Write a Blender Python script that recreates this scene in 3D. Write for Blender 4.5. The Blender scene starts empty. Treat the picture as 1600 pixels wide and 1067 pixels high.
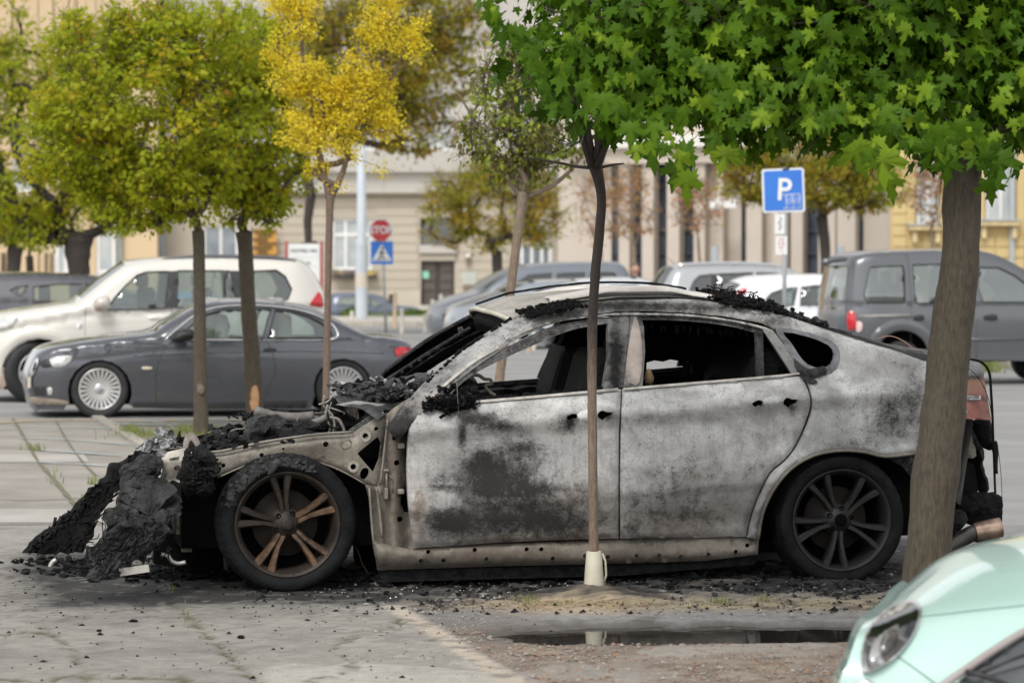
import bpy, bmesh, math, random
import numpy as np
from mathutils import Vector, Matrix, noise
from mathutils.geometry import delaunay_2d_cdt
random.seed(7)
sc = bpy.context.scene
# ---------------- camera ----------------
FP = 4667.0; CAMH = 1.64; PITCH = math.radians(1.369)
cd = bpy.data.cameras.new('camera'); cam = bpy.data.objects.new('camera', cd); sc.collection.objects.link(cam)
cam.location = (0, 0, CAMH); cam.rotation_euler = (math.pi/2 - PITCH, 0, 0)
cd.lens = FP/1600*36; cd.sensor_width = 36; cd.clip_start = .5; cd.clip_end = 3000
cd.dof.use_dof = True; cd.dof.focus_distance = 15.4; cd.dof.aperture_fstop = 4.0
sc.camera = cam
# ---------------- overcast sky ----------------
w = bpy.data.worlds.new('World'); sc.world = w; w.use_nodes = True
nt = w.node_tree; bg = nt.nodes['Background']
sky = nt.nodes.new('ShaderNodeTexSky'); sky.sky_type = 'NISHITA'; sky.sun_disc = False
sky.sun_elevation = math.radians(52); sky.sun_rotation = math.radians(200); sky.dust_density = 1.0; sky.air_density = 1.0; sky.ozone_density = 1.0
hs = nt.nodes.new('ShaderNodeHueSaturation'); hs.inputs['Saturation'].default_value = .10
nt.links.new(sky.outputs[0], hs.inputs['Color']); nt.links.new(hs.outputs[0], bg.inputs['Color'])
bg.inputs['Strength'].default_value = .15
sd = bpy.data.lights.new('sun', 'SUN'); sun = bpy.data.objects.new('sun', sd); sc.collection.objects.link(sun)
sd.energy = 1.5; sd.angle = math.radians(22); sd.color = (1, .97, .92)
_e, _r = math.radians(52), math.radians(200)
sun.rotation_euler = Vector((math.sin(_r)*math.cos(_e), math.cos(_r)*math.cos(_e), math.sin(_e))).to_track_quat('Z', 'Y').to_euler()
sc.view_settings.view_transform = 'Standard'; sc.view_settings.look = 'None'
sc.view_settings.gamma = 1; sc.view_settings.use_curve_mapping = False
sc.view_settings.exposure = 0.54
sc.cycles.use_denoising = True; sc.cycles.max_bounces = 7; sc.cycles.transparent_max_bounces = 12
sc.cycles.sample_clamp_indirect = 6
sc.cycles.caustics_reflective = False; sc.cycles.caustics_refractive = False
# ---------------- helpers ----------------
_c, _s = math.cos(PITCH), math.sin(PITCH)
CAM = Vector((0, 0, CAMH))
def ray(px, py):
    dx, dz = px-800, -(py-533.5)
    return Vector((dx, FP*_c+dz*_s, -FP*_s+dz*_c))
def P(px, py, y):
    d = ray(px, py); return CAM + d*(y/d.y)
def G(px, py, z=0.0):
    d = ray(px, py); return CAM + d*((z-CAMH)/d.z)
class Fr:
    "a local frame: u to the right along a car or wall, v away from the viewer, z up"
    def __init__(s, o, deg):
        s.o = Vector((o[0], o[1], 0)); s.a = math.radians(deg)
        s.U = Vector((math.cos(s.a), math.sin(s.a), 0)); s.V = Vector((-math.sin(s.a), math.cos(s.a), 0))
    def cp(s, px, py, v=0.0):
        d = ray(px, py); t = (v-(CAM-s.o).dot(s.V))/d.dot(s.V); p = CAM+d*t
        return Vector(((p-s.o).dot(s.U), v, p.z))
    def root(s, name, label, cat, group=None):
        o = empty(name, label, cat, group); o.location = s.o; o.rotation_euler = (0, 0, s.a); return o
    def wl(s, p): return s.o+s.U*p[0]+s.V*p[1]+Vector((0, 0, p[2]))
def tag(o, label=None, cat=None, group=None, kind=None):
    if label: o['label'] = label
    if cat: o['category'] = cat
    if group: o['group'] = group
    if kind: o['kind'] = kind
    return o
def empty(name, label, cat, group=None, loc=(0, 0, 0)):
    o = bpy.data.objects.new(name, None); sc.collection.objects.link(o); o.location = loc
    o.empty_display_size = .2
    return tag(o, label, cat, group)
def link(name, me, m, parent=None, smooth=False):
    if m: me.materials.append(m)
    if smooth is True: me.polygons.foreach_set('use_smooth', [True]*len(me.polygons))
    o = bpy.data.objects.new(name, me); sc.collection.objects.link(o)
    if parent: o.parent = parent
    return o
class MB:
    "collects shapes for ONE mesh"
    def __init__(s): s.v = []; s.f = []; s.sm = []; s.cut = []
    def add(s, vs, fs, smooth=False):
        n = len(s.v); s.cut.append((n, len(s.f))); s.v += [tuple(q) for q in vs]; s.f += [tuple(i+n for i in f) for f in fs]; s.sm += [smooth]*len(fs)
        return s
    def box(s, a, b, bev=0, rot=None, jit=0):
        x0, y0, z0 = a; x1, y1, z1 = b
        if bev:
            bm = bmesh.new(); bmesh.ops.create_cube(bm, size=1)
            for q in bm.verts:
                q.co = Vector(((x0+x1)/2+q.co.x*(x1-x0), (y0+y1)/2+q.co.y*(y1-y0), (z0+z1)/2+q.co.z*(z1-z0)))
            bmesh.ops.bevel(bm, geom=bm.edges[:], offset=bev, segments=2, affect='EDGES', profile=.5)
            vs = [q.co.copy() for q in bm.verts]; fs = [[q.index for q in f.verts] for f in bm.faces]; bm.free()
        else:
            vs = [Vector((x, y, z)) for x in (x0, x1) for y in (y0, y1) for z in (z0, z1)]
            fs = [(0, 1, 3, 2), (4, 6, 7, 5), (0, 4, 5, 1), (2, 3, 7, 6), (0, 2, 6, 4), (1, 5, 7, 3)]
        if rot:
            c = Vector(((x0+x1)/2, (y0+y1)/2, (z0+z1)/2)); vs = [rot @ (q-c)+c for q in vs]
        if jit: vs = [q+Vector([random.uniform(-jit, jit) for _ in range(3)]) for q in vs]
        return s.add(vs, fs, False)
    def tube(s, pts, rad, seg=8, cap=True, rough=0):
        pts = [Vector(p) for p in pts]; n = len(pts)
        if not isinstance(rad, (list, tuple)): rad = [rad]*n
        vs = []; prev = None
        for i, p in enumerate(pts):
            d = (pts[min(i+1, n-1)]-pts[max(i-1, 0)]).normalized()
            if prev is None: prev = d.orthogonal().normalized()
            a = (prev-d*prev.dot(d)); a = a.normalized() if a.length > 1e-6 else d.orthogonal().normalized(); prev = a
            b = d.cross(a)
            for k in range(seg):
                t = 2*math.pi*k/seg; r = rad[i]
                if rough: r *= 1+rough*noise.noise(Vector((p.x*9+k, p.y*9, p.z*9+k*1.7)))
                vs.append(p+a*math.cos(t)*r+b*math.sin(t)*r)
        fs = [(i*seg+k, i*seg+(k+1) % seg, (i+1)*seg+(k+1) % seg, (i+1)*seg+k) for i in range(n-1) for k in range(seg)]
        if cap: fs += [tuple(range(seg))[::-1], tuple((n-1)*seg+k for k in range(seg))]
        return s.add(vs, fs, True)
    def lathe(s, prof, c, seg=32, ax='y', mod=None, squash=None):
        "prof: (radius, offset along axis); axis y = the car's width, z = upright"
        vs = []
        for i, (r, h) in enumerate(prof):
            for k in range(seg):
                t = 2*math.pi*k/seg; rr = r*(mod(i, k) if mod else 1)
                if ax == 'y': q = Vector((c[0]+rr*math.cos(t), c[1]+h, c[2]+rr*math.sin(t)))
                else: q = Vector((c[0]+rr*math.cos(t), c[1]+rr*math.sin(t), c[2]+h))
                if squash is not None and q.z < squash: q.z = squash+(q.z-squash)*.05; q.y += (-.012 if h < .13 else .012)
                vs.append(q)
        fs = [(i*seg+k, i*seg+(k+1) % seg, (i+1)*seg+(k+1) % seg, (i+1)*seg+k) for i in range(len(prof)-1) for k in range(seg)]
        return s.add(vs, fs, True)
    def build(s, name, m, parent=None):
        me = bpy.data.meshes.new(name); me.from_pydata(s.v, [], s.f)
        me.polygons.foreach_set('use_smooth', s.sm)
        me.update(); return link(name, me, m, parent)
def build_each(self, name, m, parent=None):
    "one object for every shape collected"
    cuts = self.cut+[(len(self.v), len(self.f))]; out = []
    for (v0, f0), (v1, f1) in zip(cuts, cuts[1:]):
        b = MB(); b.v = self.v[v0:v1]; b.f = [tuple(i-v0 for i in f) for f in self.f[f0:f1]]; b.sm = self.sm[f0:f1]; out.append(b.build(name, m, parent))
    return out
MB.build_each = build_each
def mesh_np(name, V, Fq, m, parent=None, fattr=None, smooth=False):
    "V (n,3), Fq (m,k): quick mesh; fattr {name: per-face floats}"
    me = bpy.data.meshes.new(name); k = Fq.shape[1]
    me.vertices.add(len(V)); me.vertices.foreach_set('co', V.astype(np.float32).ravel())
    me.loops.add(Fq.size); me.loops.foreach_set('vertex_index', Fq.astype(np.int32).ravel())
    me.polygons.add(len(Fq)); me.polygons.foreach_set('loop_start', np.arange(0, Fq.size, k, dtype=np.int32))
    me.update(calc_edges=True)
    for a, val in (fattr or {}).items():
        at = me.attributes.new(a, 'FLOAT', 'FACE'); at.data.foreach_set('value', np.asarray(val, np.float32))
    return link(name, me, m, parent, smooth)
# ---------------- materials ----------------
def newmat(name):
    m = bpy.data.materials.new(name); m.use_nodes = True; n = m.node_tree
    return m, n, n.nodes['Principled BSDF']
def nd(n, t, **kw):
    x = n.nodes.new(t)
    for k, v in kw.items():
        if k.startswith('i_'): x.inputs[k[2:].replace('_', ' ')].default_value = v
        elif k.startswith('n_'): x.inputs[int(k[2:])].default_value = v
        else: setattr(x, k, v)
    return x
def c4(c): return (c[0], c[1], c[2], 1)
def coords(n, scale=(1, 1, 1), kind='Object'):
    tc = nd(n, 'ShaderNodeTexCoord'); mp = nd(n, 'ShaderNodeMapping'); mp.inputs['Scale'].default_value = scale
    n.links.new(tc.outputs[kind], mp.inputs['Vector']); return mp.outputs[0]
def nz(n, co, scale, detail=4, rough=.55):
    x = nd(n, 'ShaderNodeTexNoise'); x.inputs['Scale'].default_value = scale; x.inputs['Detail'].default_value = detail
    x.inputs['Roughness'].default_value = rough; n.links.new(co, x.inputs['Vector']); return x.outputs['Fac']
def ramp(n, fac, a, b, ca=(0, 0, 0), cb=(1, 1, 1)):
    x = nd(n, 'ShaderNodeValToRGB'); e = x.color_ramp.elements
    e[0].position = a; e[1].position = b; e[0].color = c4(ca); e[1].color = c4(cb)
    n.links.new(fac, x.inputs[0]); return x.outputs[0]
def mix(n, fac, a, b):
    x = nd(n, 'ShaderNodeMix', data_type='RGBA')
    for s, q in ((0, fac), (6, a), (7, b)):
        if hasattr(q, 'is_output') or hasattr(q, 'links'): n.links.new(q, x.inputs[s])
        elif s == 0: x.inputs[0].default_value = q
        else: x.inputs[s].default_value = c4(q)
    return x.outputs[2]
def mth(n, op, a, b=0.0, clamp=False):
    x = nd(n, 'ShaderNodeMath', operation=op, use_clamp=clamp)
    for i, q in enumerate((a, b)):
        if hasattr(q, 'links'): n.links.new(q, x.inputs[i])
        else: x.inputs[i].default_value = q
    return x.outputs[0]
def bump(n, p, h, strength, dist=.01):
    b = nd(n, 'ShaderNodeBump'); b.inputs['Strength'].default_value = strength; b.inputs['Distance'].default_value = dist
    n.links.new(h, b.inputs['Height']); n.links.new(b.outputs[0], p.inputs['Normal'])
_M = {}
def pm(name, c1, c2=None, scale=5, rough=.6, metal=0, bmp=0, bs=None, bd=.01, coat=0, sc3=(1, 1, 1), emit=0, dirt=0, spec=None):
    if name in _M: return _M[name]
    m, n, p = newmat(name)
    if c2 is None: c2 = [q*.8 for q in c1]
    co = coords(n, sc3); f = nz(n, co, scale, 6, .6); col = mix(n, ramp(n, f, .35, .65), c1, c2)
    if dirt:
        g = nz(n, co, scale*.35, 8, .7); col = mix(n, mth(n, 'MULTIPLY', ramp(n, g, .48, .72), dirt), col, (.09, .08, .065))
    n.links.new(col, p.inputs['Base Color'])
    rr = mth(n, 'ADD', rough-.08, mth(n, 'MULTIPLY', f, .16)); n.links.new(rr, p.inputs['Roughness'])
    p.inputs['Metallic'].default_value = metal
    if coat: p.inputs['Coat Weight'].default_value = coat; p.inputs['Coat Roughness'].default_value = .06
    if spec is not None: p.inputs['Specular IOR Level'].default_value = spec
    if bmp: bump(n, p, nz(n, co, bs or scale*4, 8, .65), bmp, bd)
    _M[name] = m; return m
def glassmat(name, tint, refl=.25, dustk=.11):
    if name in _M: return _M[name]
    m, n, p = newmat(name); n.nodes.remove(p); out = n.nodes['Material Output']
    tr = nd(n, 'ShaderNodeBsdfTransparent'); tr.inputs[0].default_value = c4(tint)
    gl = nd(n, 'ShaderNodeBsdfGlossy'); gl.inputs['Roughness'].default_value = .03
    fr = nd(n, 'ShaderNodeFresnel'); fr.inputs[0].default_value = 1.5
    fac = mth(n, 'ADD', fr.outputs[0], refl, True)
    co = coords(n); dust = mth(n, 'MULTIPLY', nz(n, co, 3, 5), dustk)
    di = nd(n, 'ShaderNodeBsdfDiffuse'); di.inputs[0].default_value = (.5, .52, .5, 1)
    mx = nd(n, 'ShaderNodeMixShader'); n.links.new(fac, mx.inputs[0]); n.links.new(tr.outputs[0], mx.inputs[1]); n.links.new(gl.outputs[0], mx.inputs[2])
    m2 = nd(n, 'ShaderNodeMixShader'); n.links.new(dust, m2.inputs[0]); n.links.new(mx.outputs[0], m2.inputs[1]); n.links.new(di.outputs[0], m2.inputs[2])
    n.links.new(m2.outputs[0], out.inputs[0]); _M[name] = m; return m
def leafmat(name, cols, trans=.35, rough=.5):
    "cols: list of (pos, colour) over the random value each leaf carries"
    m, n, p = newmat(name); out = n.nodes['Material Output']
    a = nd(n, 'ShaderNodeAttribute', attribute_name='rnd'); oi = nd(n, 'ShaderNodeObjectInfo')
    r = nd(n, 'ShaderNodeValToRGB'); e = r.color_ramp.elements
    e[0].position, e[0].color = cols[0][0], c4(cols[0][1]); e[1].position, e[1].color = cols[-1][0], c4(cols[-1][1])
    for q, c in cols[1:-1]:
        x = e.new(q); x.color = c4(c)
    n.links.new(a.outputs['Fac'], r.inputs[0])
    f = nz(n, coords(n), 1.3, 2); col = mix(n, ramp(n, f, .3, .7), r.outputs[0], r.outputs[0])
    hv = nd(n, 'ShaderNodeHueSaturation'); n.links.new(r.outputs[0], hv.inputs['Color'])
    n.links.new(mth(n, 'ADD', .75, mth(n, 'MULTIPLY', f, .5)), hv.inputs['Value'])
    n.links.new(hv.outputs[0], p.inputs['Base Color']); p.inputs['Roughness'].default_value = rough
    p.inputs['Specular IOR Level'].default_value = .18
    t = nd(n, 'ShaderNodeBsdfTranslucent'); n.links.new(hv.outputs[0], t.inputs[0])
    mx = nd(n, 'ShaderNodeMixShader'); mx.inputs[0].default_value = trans
    n.links.new(p.outputs[0], mx.inputs[1]); n.links.new(t.outputs[0], mx.inputs[2]); n.links.new(mx.outputs[0], out.inputs[0])
    return m
# ---------------- panels traced as outlines and given their depth ----------------
def densify(poly, step, closed=True):
    out = []; n = len(poly)
    for i in range(n if closed else n-1):
        a, b = poly[i], poly[(i+1) % n]; d = math.hypot(b[0]-a[0], b[1]-a[1]); k = max(1, int(d/step+.5))
        for j in range(k): out.append((a[0]+(b[0]-a[0])*j/k, a[1]+(b[1]-a[1])*j/k))
    if not closed: out.append(poly[-1])
    return out
def smoothline(pts, n=3, closed=False):
    out = []; m = len(pts)
    for i in range(m if closed else m-1):
        if closed: p = [pts[(i+k) % m] for k in (-1, 0, 1, 2)]
        else: p = [pts[max(0, i-1)], pts[i], pts[i+1], pts[min(m-1, i+2)]]
        for j in range(n):
            t = j/n
            out.append(tuple(.5*(2*p[1][q]+(p[2][q]-p[0][q])*t+(2*p[0][q]-5*p[1][q]+4*p[2][q]-p[3][q])*t*t+(3*p[1][q]-p[0][q]-3*p[2][q]+p[3][q])*t**3) for q in range(len(p[1]))))
    if not closed: out.append(tuple(pts[-1]))
    return out
def inside(poly, x, y):
    c = False; j = len(poly)-1
    for i in range(len(poly)):
        a, b = poly[i], poly[j]
        if (a[1] > y) != (b[1] > y) and x < (b[0]-a[0])*(y-a[1])/(b[1]-a[1])+a[0]: c = not c
        j = i
    return c
def insideN(poly, X, Y):
    c = np.zeros(len(X), bool); n = len(poly)
    for i in range(n):
        a, b = poly[i], poly[i-1]
        if a[1] == b[1]: continue
        t = ((a[1] > Y) != (b[1] > Y)) & (X < (b[0]-a[0])*(Y-a[1])/(b[1]-a[1])+a[0]); c ^= t
    return c
def distN(poly, X, Y, closed=True):
    d = np.full(len(X), 1e9); n = len(poly)
    for i in range(0 if closed else 1, n):
        ax, ay = poly[i-1]; bx, by = poly[i]; dx, dy = bx-ax, by-ay; L = dx*dx+dy*dy
        if L == 0: continue
        t = np.clip(((X-ax)*dx+(Y-ay)*dy)/L, 0, 1); d = np.minimum(d, np.hypot(X-ax-t*dx, Y-ay-t*dy))
    return d
def fill(outline, holes=(), step=8):
    "triangulates an outline with holes; returns points, triangles, edge distance of each point"
    ol = densify(outline, step); xs = [p[0] for p in ol]; ys = [p[1] for p in ol]
    hl = [densify(h, step) for h in holes]
    gx = np.arange(min(xs), max(xs), step); gy = np.arange(min(ys), max(ys), step*.9)
    X, Y = np.meshgrid(gx, gy); X = X.copy(); X[1::2] += step*.5; X = X.ravel(); Y = Y.ravel()
    rs = np.random.RandomState(3); X = X+rs.uniform(-.15, .15, len(X))*step; Y = Y+rs.uniform(-.15, .15, len(Y))*step
    k = insideN(ol, X, Y) & (distN(ol, X, Y) > step*.45)
    for h in hl: k &= ~insideN(h, X, Y) & (distN(h, X, Y) > step*.4)
    pts = [Vector(p) for p in ol]; edges = [(i, (i+1) % len(ol)) for i in range(len(ol))]
    for h in hl:
        b = len(pts); pts += [Vector(p) for p in h]; edges += [(b+i, b+(i+1) % len(h)) for i in range(len(h))]
    pts += [Vector(p) for p in zip(X[k], Y[k])]
    r = delaunay_2d_cdt(pts, edges, [], 0, 1e-4)
    vs = [(p.x, p.y) for p in r[0]]; A = np.array(vs); T = np.array(r[2])
    cx = A[T].mean(axis=1); ok = insideN(ol, cx[:, 0], cx[:, 1])
    for h in hl: ok &= ~insideN(h, cx[:, 0], cx[:, 1])
    T = T[ok]
    d = distN(ol, A[:, 0], A[:, 1])
    return A, T, d
def _walls(T):
    cnt = {}
    for t in T:
        for i in range(3):
            a, b = int(t[i]), int(t[(i+1) % 3]); cnt[(a, b)] = 1
    return [(a, b) for (a, b) in cnt if (b, a) not in cnt]
def panel(name, fr, outline, vf, m, parent, holes=(), step=8, thick=.012, warp=0, wscale=3, soot=None, rust=None, inflate=0, far=None, rough=0, edge=0, sharp=False):
    """a sheet of given outline with its own depth and thickness; inflate>0 makes a lump bulging both ways;
    far = width about which the far side's twin is mirrored"""
    A, T, d = fill(outline, holes, step)
    V = []
    for i, (x, y) in enumerate(A):
        v = vf(x, y) if callable(vf) else vf
        if edge and d[i] < edge: v += .02*(1-d[i]/edge)**2
        V.append(fr.cp(x, y, v))
    n = len(V); F = []; Vf = []; Vb = []
    for i, q in enumerate(V):
        w_ = 0
        if warp: w_ += warp*noise.noise(Vector((q.x*wscale, q.z*wscale, q.y+5)))
        if rough: w_ += rough*(noise.fractal(Vector((q.x*14, q.z*14, q.y*14)), 1.0, 2.0, 4))
        h = inflate*math.sqrt(min(1, d[i]/(max(d)*.8+1e-6))) if inflate else 0
        dx = rough*.6*noise.noise(Vector((q.x*20, q.z*20, 9))) if rough else 0
        dz = rough*.6*noise.noise(Vector((q.x*20, q.z*20, 19))) if rough else 0
        Vf.append((q.x+dx, q.y+w_-h, q.z+dz)); Vb.append((q.x+dx, q.y+w_*.6+h+thick, q.z+dz))
    T2 = [tuple(int(k) for k in t) for t in T]
    # faces must look towards -v
    a, b, c = (Vector(Vf[k]) for k in T2[0])
    flip = (b-a).cross(c-a).y > 0
    if flip: T2 = [t[::-1] for t in T2]
    W = _walls(T2)
    verts = Vf+Vb; faces = list(T2)+[tuple(k+n for k in t[::-1]) for t in T2]; sm = [True]*len(faces)
    base = len(verts); mp = {}
    for (p, q) in W:
        for k in (p, q):
            if k not in mp: mp[k] = len(verts); verts.append(Vf[k]); verts.append(Vb[k])
    for (p, q) in W: faces.append((mp[q], mp[p], mp[p]+1, mp[q]+1)); sm.append(False)
    if inflate:
        # closed lump: weld walls to the sheet
        pass
    idx = list(range(n))*2+[0]*(len(verts)-2*n)
    for k, b_ in mp.items(): idx[b_] = k; idx[b_+1] = k
    def mk(mirror):
        vs = [(q[0], far-q[1], q[2]) for q in verts] if mirror else verts
        fs = [f[::-1] for f in faces] if mirror else faces
        me = bpy.data.meshes.new(name); me.from_pydata(vs, [], fs)
        me.polygons.foreach_set('use_smooth', [False]*len(sm) if sharp else sm)
        for an, fn in (('soot', soot), ('rust', rust)):
            if fn is None: continue
            vals = [fn(A[i][0], A[i][1]) if callable(fn) else fn for i in range(n)]
            if mirror: vals = [min(1, q+.45) if an == 'soot' else q for q in vals]
            at = me.attributes.new(an, 'FLOAT', 'POINT'); at.data.foreach_set('value', [vals[k] for k in idx])
        me.update(); return link(name, me, m, parent)
    o = mk(False)
    if far is not None: mk(True)
    return o
def circ(x, y, r, n=10, ry=None): return [(x+r*math.cos(2*math.pi*i/n), y+(ry or r)*math.sin(2*math.pi*i/n)) for i in range(n)]
def lerp(x, pts):
    if x <= pts[0][0]: return pts[0][1]
    for a, b in zip(pts, pts[1:]):
        if x <= b[0]: return a[1]+(b[1]-a[1])*(x-a[0])/(b[0]-a[0])
    return pts[-1][1]
def sstep(a, b, x):
    t = min(1, max(0, (x-a)/(b-a))); return t*t*(3-2*t)
# =============================== GROUND ===============================
def xk(y): return -.22*(y-12.19)          # the kerb line, running away to the left
def proj(x, y, z=0.0):
    yc = y*_c-(z-CAMH)*_s; zc = y*_s+(z-CAMH)*_c
    return 800+FP*x/yc, 533.5-FP*zc/yc
def groundmat():
    m, n, p = newmat('ground_surface'); a = nd(n, 'ShaderNodeAttribute', attribute_name='gcol'); wt = nd(n, 'ShaderNodeAttribute', attribute_name='wet')
    co = coords(n); f1 = nz(n, co, 90, 6, .7); f2 = nz(n, co, 14, 8, .75); f3 = nz(n, co, 2.2, 5, .6)
    v = mth(n, 'ADD', -.15, mth(n, 'ADD', mth(n, 'MULTIPLY', f1, .7), mth(n, 'ADD', mth(n, 'MULTIPLY', f2, 1.0), mth(n, 'MULTIPLY', f3, .5))))
    hv = nd(n, 'ShaderNodeHueSaturation'); n.links.new(a.outputs['Color'], hv.inputs['Color']); n.links.new(v, hv.inputs['Value'])
    vo = nd(n, 'ShaderNodeTexVoronoi'); vo.inputs['Scale'].default_value = 70; n.links.new(co, vo.inputs['Vector'])
    sp = ramp(n, vo.outputs['Distance'], .12, .2); col = mix(n, mth(n, 'MULTIPLY', mth(n, 'SUBTRACT', 1, sp), .35), hv.outputs[0], (.06, .055, .05))
    n.links.new(col, p.inputs['Base Color'])
    n.links.new(mth(n, 'SUBTRACT', .92, mth(n, 'MULTIPLY', wt.outputs['Fac'], .55)), p.inputs['Roughness'])
    bump(n, p, mth(n, 'ADD', f1, mth(n, 'MULTIPLY', f2, 1.2)), .9, .008); return m
GM = groundmat()
def patch():
    x0, x1, y0, y1, s = -3.5, 3.5, 11.3, 19.2, .026
    nx, ny = int((x1-x0)/s)+1, int((y1-y0)/s)+1
    X, Y = np.meshgrid(np.linspace(x0, x1, nx), np.linspace(y0, y1, ny)); X = X.ravel(); Y = Y.ravel()
    PX, PY = proj(X, Y); N = len(X)
    nA = np.array([noise.fractal(Vector((x*1.3, y*1.3, 0)), 1, 2, 4) for x, y in zip(X, Y)])
    nB = np.array([noise.fractal(Vector((x*7, y*7, 3)), 1, 2, 4) for x, y in zip(X, Y)])
    nC = np.array([noise.noise(Vector((x*28, y*28, 7))) for x, y in zip(X, Y)])
    def ss(a, b, v):
        t = np.clip((v-a)/(b-a), 0, 1); return t*t*(3-2*t)
    K = X-(-.22*(Y-12.19)); soil = ss(-.01, .03, K+nB*.03)*(1-ss(16.6, 17.0, Y+nB*.2))*ss(11.35, 11.7, Y+nB*.1)*(1-ss(3.2, 3.45, X+nB*.1))
    col = np.zeros((N, 3)); wet = np.zeros(N)
    def blend(mask, c):
        for i in range(3): col[:, i] = col[:, i]*(1-mask)+c[i]*mask
    blend(np.ones(N), (.325, .302, .266))
    blend(ss(-.15, .5, nA)*.7, (.235, .222, .198)); blend(ss(.0, .35, nB)*.4, (.20, .188, .168))
    # light worn slabs in front
    blend((1-soil)*ss(1035, 1046, PY+nB*14)*ss(400, 430, PX)*.9, (.47, .44, .39))
    blend((1-soil)*ss(0, .25, nB+.35*nA)*ss(930, 960, PY)*ss(470, 540, PX)*.7, (.45, .42, .37))
    blend((1-soil)*ss(0, 1, (900-PY)/60)*.5, (.38, .36, .335))
    # soil strip
    blend(soil, (.22, .18, .145)); blend(soil*ss(-.2, .4, nB)*.8, (.33, .275, .22)); blend(soil*ss(.05, .5, nA)*.6, (.38, .35, .31))
    blend(soil*ss(945, 953, PY+nB*8)*(1-ss(970, 985, PY+nB*8))*.85, (.20, .195, .19))
    mud = soil*ss(950, 956, PY+nB*5)*(1-ss(966, 976, PY+nB*6))*ss(780, 900, PX); blend(mud*.8, (.33, .325, .32)); wet += mud*.8
    sand = soil*np.exp(-((PX-905)/115)**2-((PY-946)/13)**2)*1.3; blend(np.clip(sand+nB*.35*(sand > .15), 0, 1), (.50, .40, .27))
    sand2 = soil*np.exp(-((PX-1240)/230)**4-((PY-944)/9)**2)*1.2; blend(np.clip(sand2*(nB > -.1)+nB*.3*(sand2 > .3), 0, 1)*.95, (.50, .42, .28))
    rd = ss(-.01, .03, K)*(1-soil); blend(rd, (.27, .265, .257)); edge_ = 1-ss(0, .3, np.minimum(np.minimum(x1-X, y1-Y), Y-y0)); blend(edge_*rd, (.27, .265, .257))
    # soot round the wreck
    u = (X+1.137)*.9823+(Y-15.2)*.1873; v = -(X+1.137)*.1873+(Y-15.2)*.9823
    du = np.maximum(np.maximum(-1.05-u, u-3.85), 0); dv = np.maximum(np.maximum(-.28-.1*(u > 0)-v, v-2.2), 0)
    soot = 1-ss(0, .46, np.hypot(du, dv)+nB*.22+nA*.12)
    blend(soot*.97, (.022, .021, .02)); blend(soot*ss(.18, .55, nB)*.65, (.13, .125, .12)); wet += soot*.35
    fl = ss(.28, .5, nC+nB*.3)*(1-ss(.3, 1.3, np.hypot(du, dv))); blend(fl*.8, (.03, .03, .03))
    pud = np.exp(-(np.abs(PX-1095)/325)**3-(np.abs(PY-(988-(PX-1095)*.012))/16)**3)
    near = ss(.10, .45, pud+nB*.3+nA*.1); blend(near*.85, (.09, .08, .07)); wet += near
    # kerb stones
    kb = ss(-.115, -.105, K)*(1-ss(-.012, -.004, K)); blend(kb*.95*(PY > 945), (.52, .45, .36)); blend(kb*ss(.1, .3, nB)*.8, (.24, .21, .18))
    # mossy joints
    Z = nA*.6*0-.0+nB*.0
    pm_ = ss(.05, .3, pud); Z = soil*(1-pm_)*(nB*.012+nA*.01+nC*.004)+(1-soil)*(nB*.0018+nA*.004)+soot*(nB*.012+nC*.007)*(.3+.7*soil)
    Z += soil*.05*np.exp(-((X-.41)**2+(Y-15.0)**2)/.06)
    Z -= .05*ss(.2, .75, pud+nB*.26+nA*.08)*soil
    for line, wd in ((CR1, 5), (CR2, 3.5), (CR3, 2.5), (CR4, 2), (CR5, 2.2), (CR6, 2)):
        d = distN(line, PX+nB*16, PY+nB*6+nC*2, False); mk = 1-ss(wd*.4, wd*1.5, d); blend(mk*.9*(1-soil)*(1-soot)*ss(-.35, .05, nB+nC*.5), (.10, .10, .04)); Z -= mk*.008
    # white flecks of glass
    rs = np.random.RandomState(2); wf = (rs.rand(N) > .988)*soot; blend(wf*.8, (.4, .4, .39))
    wet = np.clip(wet, 0, 1)
    ed = np.minimum(np.minimum(X-x0, x1-X), np.minimum(Y-y0, y1-Y)); Z *= np.clip(ed/.2, 0, 1)
    idx = np.arange(N).reshape(ny, nx); Fq = np.stack([idx[:-1, :-1], idx[:-1, 1:], idx[1:, 1:], idx[1:, :-1]], -1).reshape(-1, 4)
    o = mesh_np('ground', np.stack([X, Y, Z], 1), Fq, GM, smooth=True); tag(o, kind='structure')
    at = o.data.attributes.new('gcol', 'FLOAT_COLOR', 'POINT'); at.data.foreach_set('color', np.c_[np.clip(col, 0, 1), np.ones(N)].astype(np.float32).ravel())
    at = o.data.attributes.new('wet', 'FLOAT', 'POINT'); at.data.foreach_set('value', wet.astype(np.float32))
    return x0, x1, y0, y1
CR1 = smoothline([(240, 905), (262, 929), (280, 950), (310, 977), (337, 1003), (363, 1029), (402, 1066), (440, 1100)])
CR2 = smoothline([(60, 975), (87, 994), (116, 1016), (125, 1035), (131, 1055), (150, 1090)])
CR3 = smoothline([(-40, 1060), (60, 1062), (160, 1056), (300, 1064)])
CR4 = smoothline([(0, 990), (40, 986), (80, 990)])
CR5 = smoothline([(480, 1067), (560, 1040), (520, 1010), (600, 985), (640, 965)]); CR6 = smoothline([(0, 930), (60, 934), (90, 926), (130, 950), (120, 975)])
px0, px1, py0, py1 = patch()
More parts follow.
